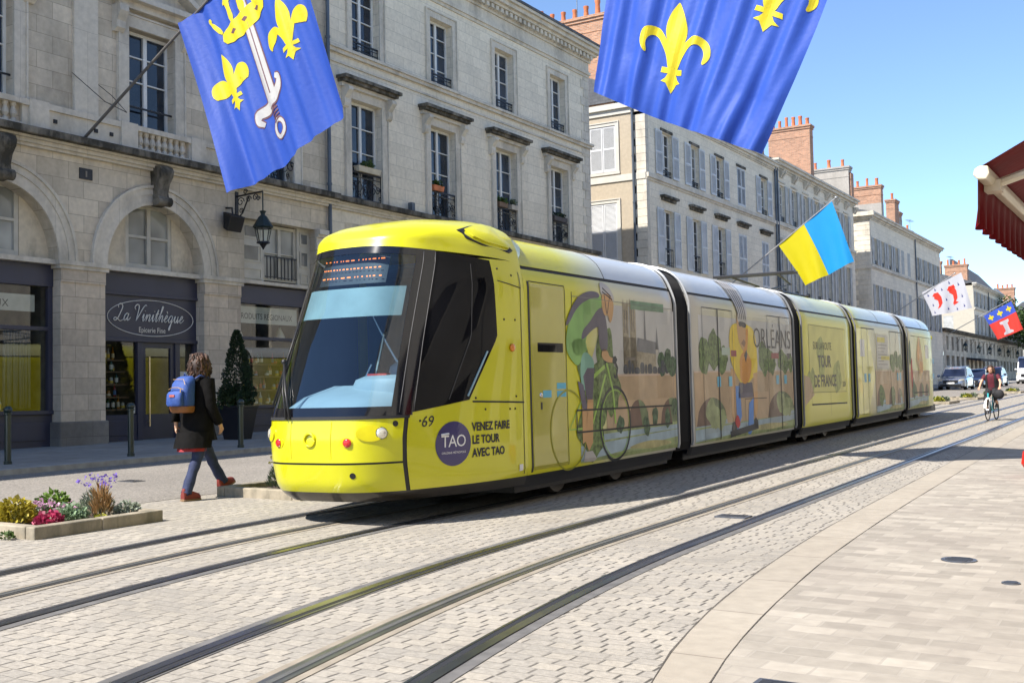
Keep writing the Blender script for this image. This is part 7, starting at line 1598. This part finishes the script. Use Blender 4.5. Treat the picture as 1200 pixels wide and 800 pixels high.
for q in ([(-.01, -.08, .96, .095), (-.02, -.09, .80, .10), (-.08, -.09, .52, .070), (-.16, -.09, .34, .062), (-.26, -.09, .11, .064), (-.265, -.09, .075, .060)], [(.01, .08, .96, .095), (.07, .09, .80, .10), (.28, .09, .55, .070), (.38, .09, .38, .062), (.51, .08, .19, .062), (.53, .08, .16, .060)]): limb(mb, [(*spline([r[:3] for r in q], 4)[i], spline([(r[3], 0, 0) for r in q], 4)[i].x+.004*math.sin(i*1.9)) for i in range(len(q)*4-3)])
mb.build('jeans', M_jean, wk, smooth=True)
for h_, t_ in (((-.33, -.09, .0), (-.06, -.095, .0)), ((.47, .08, .055), (.72, .08, .15))): mb = MB(); shoe(mb, h_, t_, 0, 1, .05); mb.build('shoe', [M_shoe, M_sole], wk, smooth='auto')
def coat_ring(z, cx_, rx, ry, fl=0, n=36, ph=0): return [(cx_+rx*math.cos(6.2832*k/n)*(1+fl*math.sin(6.2832*k/n*7+ph)), ry*math.sin(6.2832*k/n)*(1+fl*math.sin(6.2832*k/n*9+ph*2)), z) for k in range(n)]
mb = MB(); mb.loft([coat_ring(1.49, .05, .07, .075), coat_ring(1.455, .03, .09, .135), coat_ring(1.40, .02, .12, .195), coat_ring(1.28, .015, .14, .205), coat_ring(1.1, .01, .135, .18, .015), coat_ring(.95, .01, .165, .208, .03), coat_ring(.82, .01, .185, .215, .045, ph=.5), coat_ring(.70, .01, .215, .235, .06, ph=1), coat_ring(.695, .01, .19, .21, .06, ph=1), coat_ring(.8, .01, .19, .22)], caps=False)
for q in ([(.0, -.185, 1.42, .082), (-.01, -.215, 1.30, .076), (-.02, -.25, 1.12, .066), (.05, -.247, 1.0, .060), (.125, -.24, .905, .056)], [(.03, .185, 1.42, .082), (-.03, .215, 1.30, .076), (-.10, .24, 1.14, .066), (-.12, .22, .92, .056)]): limb(mb, q, 14)
mb.build('coat', M_coat, wk, smooth='auto')
mb = MB(); mb.loft([coat_ring(.80, -.03, .19, .225, .04, ph=2), coat_ring(.61, -.075, .20, .225, .06, ph=2.5)], caps=False); mb.build('coat_skirt', M_coat, wk, smooth=True)
mb = MB(); mb.loft([coat_ring(.74, -.06, .15, .17, .05, ph=4), coat_ring(.57, -.09, .165, .175, .08, ph=4.5)], caps=False); mb.build('shirt_tail', M_lining, wk, smooth=True)
mb = MB(); r = random.Random(2)   # wavy bob
mb.mi = 0; mb.ball((.055, 0, 1.66), .118, 14, (.96, .86, .86)); mb.ball((.01, 0, 1.58), .13, 14, (.75, .95, 1.0))
for k in range(190):
    a = r.uniform(-2.35, 2.35)+math.pi; R = r.uniform(.095, .125); c = Vector((.055, 0, 1.62)); h0 = r.uniform(.0, .12); L_ = r.uniform(.14, .26); pts = []
    for q in range(7):
        f = q/6; rr = R*(.78+.62*f-.30*f*f)+.012*math.sin(f*11+k); aa = a+.10*math.sin(f*9+k*1.7); pts.append((c.x+rr*math.cos(aa), c.y+rr*math.sin(aa), c.z+h0-L_*f))
    mb.mi = k % 2; mb.tube(pts, [.012, .014, .015, .016, .015, .012, .004], 5)
mb.build('hair', [M_hair, M_hair2], wk, smooth=True)
# backpack, worn on the back
bp = thing('backpack', 'blue backpack with tan leather base on the walking person', 'backpack', (wx, wy, gz(wx, wy)+1.03), rotz=math.radians(92)); bp.scale = (.9, .88, .92); OFF[bp.name] = Vector((0, 0, 1.0))
M_bag = mat('bag_blue', (.022, .068, .27), .7, var=.2, scale=9, bump=.3, bscale=18); M_bag2 = mat('bag_blue_dark', (.012, .035, .14), .7, var=.2, scale=9); M_lea = mat('bag_leather', (.22, .08, .02), .6, var=.2, scale=12)
def rr(z, x0, x1, w, n=20, p=3.2):
    out = []
    for k in range(n):
        a = 6.2832*k/n; ca, sa = math.cos(a), math.sin(a); e = (abs(ca)**p+abs(sa)**p)**(-1/p); out.append(((x0+x1)/2+(x1-x0)/2*ca*e, w*sa*e, z))
    return out
mb = MB(); mb.loft([rr(1.07, -.36, -.145, .15), rr(1.12, -.375, -.145, .165), rr(1.25, -.37, -.14, .165), rr(1.38, -.33, -.13, .155), rr(1.45, -.27, -.125, .125), rr(1.475, -.22, -.13, .08)]); mb.build('pack', M_bag, bp, smooth='auto')
mb = MB(); mb.loft([rr(1.0, -.345, -.155, .135), rr(1.02, -.37, -.145, .155), rr(1.065, -.38, -.142, .168), rr(1.085, -.378, -.143, .166)]); mb.build('base', M_lea, bp, smooth='auto')
mb = MB(); mb.loft([rr(1.09, -.43, -.34, .125), rr(1.12, -.445, -.34, .135), rr(1.24, -.435, -.34, .13), rr(1.275, -.40, -.34, .12)]); fp = mb.build('front_pocket', M_bag, bp, smooth='auto')
mb = MB(); mb.box(-.447, -.045, 1.205, -.437, .045, 1.235); mb.build('patch', mat('bag_patch', (.4, .10, .08), .6), fp, root=bp)
mb = MB(); mb.tube([(-.375, -.14, 1.30), (-.385, -.05, 1.325), (-.38, .06, 1.325), (-.365, .14, 1.30)], .006, 4); mb.tube([(-.36, -.158, 1.36), (-.33, -.10, 1.43), (-.32, .1, 1.43)], .005, 4); mb.tube([(-.385, -.1, 1.32), (-.40, -.11, 1.26)], .008, 4); mb.build('zip', mat('zip_tan', (.4, .25, .12), .5), bp)
mb = MB()
for sg in (-1, 1): mb.tube([(-.15, sg*.10, 1.42), (-.06, sg*.125, 1.475), (.06, sg*.14, 1.46), (.13, sg*.155, 1.38), (.12, sg*.17, 1.28)], .017, 6)
mb.tube([(-.2, -.03, 1.465), (-.21, 0, 1.51), (-.2, .03, 1.465)], .01, 5); mb.build('strap', M_bag2, bp, smooth=True)

# ---- cyclist and bicycle
cxp, cyp = -4.95, 34.2; hd = math.atan2(-.99, -.10); sc = .86
bk = thing('bicycle', 'turquoise city bicycle with white fork ridden along the empty track', 'bicycle', (cxp, cyp, gz(cxp, cyp)), rotz=hd); bk.scale = (sc,)*3; OFF[bk.name] = Vector()
M_teal = mat('bike_teal', (.05, .42, .47), .3, coat=.6); M_wht = mat('bike_white', (.72, .73, .72), .35, coat=.4)
for x in (.53, -.52):
    mb = MB(); mb.loft([[((.325+.018*math.cos(b))*math.cos(a)+x, .018*math.sin(b), .345+(.325+.018*math.cos(b))*math.sin(a)) for b in (6.2832*q/6 for q in range(6))] for a in (6.2832*k/28 for k in range(29))], caps=False); w = mb.build('wheel', M_tyre, bk, smooth=True)
    mb = MB()
    for k in range(14): a = 6.2832*k/14; mb.tube([(x+.02*math.cos(a+1), .02*(-1)**k, .345+.02*math.sin(a+1)), (x+.31*math.cos(a), 0, .345+.31*math.sin(a))], .0025, 3)
    mb.lathe([(.02, -.05), (.03, -.03), (.03, .03), (.02, .05)], (x, 0, .345), 8, axis='y'); mb.build('spokes', M_rim, w, root=bk)
mb = MB(); mb.tube([(.40, 0, .88), (.43, 0, .74)], .028, 8); mb.tube([(.42, 0, .78), (.10, 0, .42), (-.02, 0, .32)], .024, 8); mb.tube([(-.02, 0, .32), (-.17, 0, .82)], .019, 8)
for sg in (-1, 1): mb.tube([(-.03, sg*.03, .32), (-.52, sg*.06, .345)], .011, 6); mb.tube([(-.15, sg*.02, .76), (-.52, sg*.06, .345)], .010, 6)
mb.build('frame', M_teal, bk, smooth='auto')
mb = MB()
for sg in (-1, 1): mb.tube([(.43, sg*.045, .72), (.47, sg*.05, .55), (.53, sg*.05, .345)], .015, 6)
mb.box(.42, -.055, .70, .46, .055, .74); mb.loft([[(.53+.36*math.cos(a), s, .345+.36*math.sin(a)) for s in (-.03, .03)] for a in (.2+.14*k for k in range(14))], closed=False); mb.build('fork', M_wht, bk)
mb = MB(); mb.tube([(.40, 0, .88), (.37, 0, 1.02)], .016, 6); mb.tube([(.20, -.31, 1.03), (.34, -.22, 1.06), (.39, 0, 1.02), (.34, .22, 1.06), (.20, .31, 1.03)], .013, 6); mb.build('handlebar', M_iron, bk, smooth=True)
mb = MB(); mb.loft([[(-.32, -.09, .885), (-.32, .09, .885), (-.32, .09, .93), (-.32, -.09, .93)], [(-.2, -.08, .90), (-.2, .08, .90), (-.2, .08, .945), (-.2, -.08, .945)], [(-.04, -.02, .90), (-.04, .02, .90), (-.04, .02, .93), (-.04, -.02, .93)]]); mb.tube([(-.165, 0, .8), (-.185, 0, .9)], .014, 6); mb.build('saddle', M_iron, bk)
mb = MB(); mb.lathe([(.02, -.06), (.085, -.055), (.085, -.05), (.02, -.045)], (-.02, 0, .32), 14, axis='y'); mb.tube([(-.02, -.08, .32), (.08, -.09, .22)], .01, 5); mb.tube([(-.02, .08, .32), (-.12, .09, .42)], .01, 5); mb.box(.03, -.17, .205, .13, -.09, .225); mb.box(-.17, .09, .41, -.07, .17, .43); mb.build('crank', M_iron, bk)
cy = thing('person', 'person with brown hair in a maroon top and black waistcoat riding the turquoise bicycle', 'person', (cxp, cyp, gz(cxp, cyp)), rotz=hd); cy.scale = (sc,)*3; OFF[cy.name] = Vector()
J = dict(pelvis=(-.19, 0, 1.02, .13, .15), spine=(-.14, 0, 1.18, .11, .13), chest=(-.08, 0, 1.36, .12, .155), neck=(-.04, 0, 1.51, .05), headb=(-.02, 0, 1.58, .065),
         hr=(-.16, -.10, .98, .085), kr=(.17, -.13, .68, .06), ar=(.04, -.13, .29, .042), tr=(.15, -.13, .24, .03), hl=(-.16, .10, .98, .085), kl=(.16, .13, .84, .06), al=(-.14, .13, .50, .042), tl=(-.03, .13, .45, .03),
         sr=(-.07, -.185, 1.45, .05), er=(.02, -.30, 1.24, .038), wr=(.17, -.31, 1.09, .027), sl=(-.07, .185, 1.45, .05), el=(.02, .30, 1.24, .038), wl=(.17, .31, 1.09, .027))
K = list(J); V = [J[k] for k in K]; ix = {k: i for i, k in enumerate(K)}
E_ = [(ix[a], ix[b]) for a, b in (('pelvis', 'spine'), ('spine', 'chest'), ('chest', 'neck'), ('neck', 'headb'), ('pelvis', 'hr'), ('hr', 'kr'), ('kr', 'ar'), ('ar', 'tr'), ('pelvis', 'hl'), ('hl', 'kl'), ('kl', 'al'), ('al', 'tl'), ('chest', 'sr'), ('sr', 'er'), ('er', 'wr'), ('chest', 'sl'), ('sl', 'el'), ('el', 'wl'))]
hand(V, E_, ix['wr'], J['wr'][:3], (.75, 0, -.4), (-.3, 0, -1), -1); hand(V, E_, ix['wl'], J['wl'][:3], (.75, 0, -.4), (-.3, 0, -1), 1)
M_skin2 = mat('skin_light', (.58, .33, .22), .5, var=.05)
mb = MB(); add(mb, skin(V, E_, 0), 0); head(mb, (-.01, 0, 1.65), (1, .15, 0), 0, 1, 2); mb.build('body', [M_skin2, M_eye, M_lip], cy, smooth=True)
M_mar = mat('top_maroon', (.10, .010, .022), .8, var=.2, scale=12); M_vest = mat('waistcoat_black', (.014, .014, .017), .8, var=.2, scale=10)
def tr_ring(z, cx_, rx, ry, n=20): return [(cx_+rx*math.cos(6.2832*k/n), ry*math.sin(6.2832*k/n), z) for k in range(n)]
mb = MB(); mb.loft([tr_ring(1.52, -.05, .065, .075), tr_ring(1.48, -.06, .11, .16), tr_ring(1.42, -.075, .135, .205), tr_ring(1.25, -.11, .14, .19), tr_ring(1.08, -.17, .16, .19), tr_ring(.98, -.19, .18, .21)])
for sg in (-1, 1): limb(mb, [(-.07, sg*.175, 1.455, .075), (-.05, sg*.22, 1.39, .070), (-.025, sg*.255, 1.33, .064)])
mb.build('top', M_mar, cy, smooth='auto')
mb = MB()
for sg in (-1, 1):
    rings = []
    for z, c0, rx, ry in ((1.50, -.055, .10, .15), (1.42, -.075, .15, .215), (1.25, -.11, .155, .20), (1.08, -.165, .175, .205), (.96, -.19, .20, .225)):
        rings.append([(c0+rx*math.cos(a), sg*ry*math.sin(a), z) for a in (.55+2.6*k/10 for k in range(11))])
    mb.loft(rings, closed=False)
mb.build('waistcoat', M_vest, cy, smooth=True)
mb = MB()
for sg, k, e in ((-1, (.17, -.13, .68), (.11, -.13, .50)), (1, (.16, .13, .84), (.04, .13, .68))): limb(mb, [(-.17, sg*.09, 1.0, .12), (.0, sg*.115, (1.0+k[2])/2, .105), (*k, .082), (*e, .07)], 12)
mb.build('shorts', M_vest, cy, smooth=True)
mb = MB(); shoe(mb, (-.02, -.13, .225), (.22, -.13, .215), 0, 0, .045); limb(mb, [(.07, -.13, .42, .05), (.045, -.13, .30, .046)], 8); mb.build('shoe', M_vest, cy, smooth='auto')
mb = MB(); shoe(mb, (-.20, .13, .43), (.03, .13, .42), 0, 0, .045); limb(mb, [(-.1, .13, .6, .05), (-.135, .13, .51, .046)], 8); mb.build('shoe', M_vest, cy, smooth='auto')
mb = MB(); r = random.Random(6); mb.mi = 0; mb.ball((-.022, 0, 1.722), .104, 12, (1.0, .9, .75)); mb.ball((-.075, 0, 1.61), .105, 12, (.7, 1.05, 1.1))
for k in range(90):
    a = r.uniform(-1.9, 1.9)+math.pi; pts = []
    for q in range(6): f = q/5; R = .098*(1+.35*f)+.008*math.sin(f*8+k); pts.append((-.03+R*math.cos(a+.1*math.sin(f*6+k)), R*math.sin(a+.1*math.sin(f*6+k)), 1.73-r.uniform(.03, .045)*q-.0*f))
    mb.mi = k % 2; mb.tube(pts, [.01, .013, .014, .013, .011, .004], 5)
mb.build('hair', [M_hair, M_hair2], cy, smooth=True)
bg = thing('shoulder_bag', 'round black bag hanging at the handlebar of the turquoise bicycle', 'bag', (cxp, cyp, gz(cxp, cyp)+.7), rotz=hd); bg.scale = (sc,)*3; OFF[bg.name] = Vector((0, 0, .7/sc))
mb = MB(); mb.ball((.27, .30, .84), .165, 12, (.7, 1, 1)); mb.build('bag_body', M_vest, bg, smooth=True); mb = MB(); mb.tube([(.25, .22, .97), (.22, .27, 1.04), (.25, .38, .96)], .012, 5); mb.build('bag_strap', M_vest, bg)
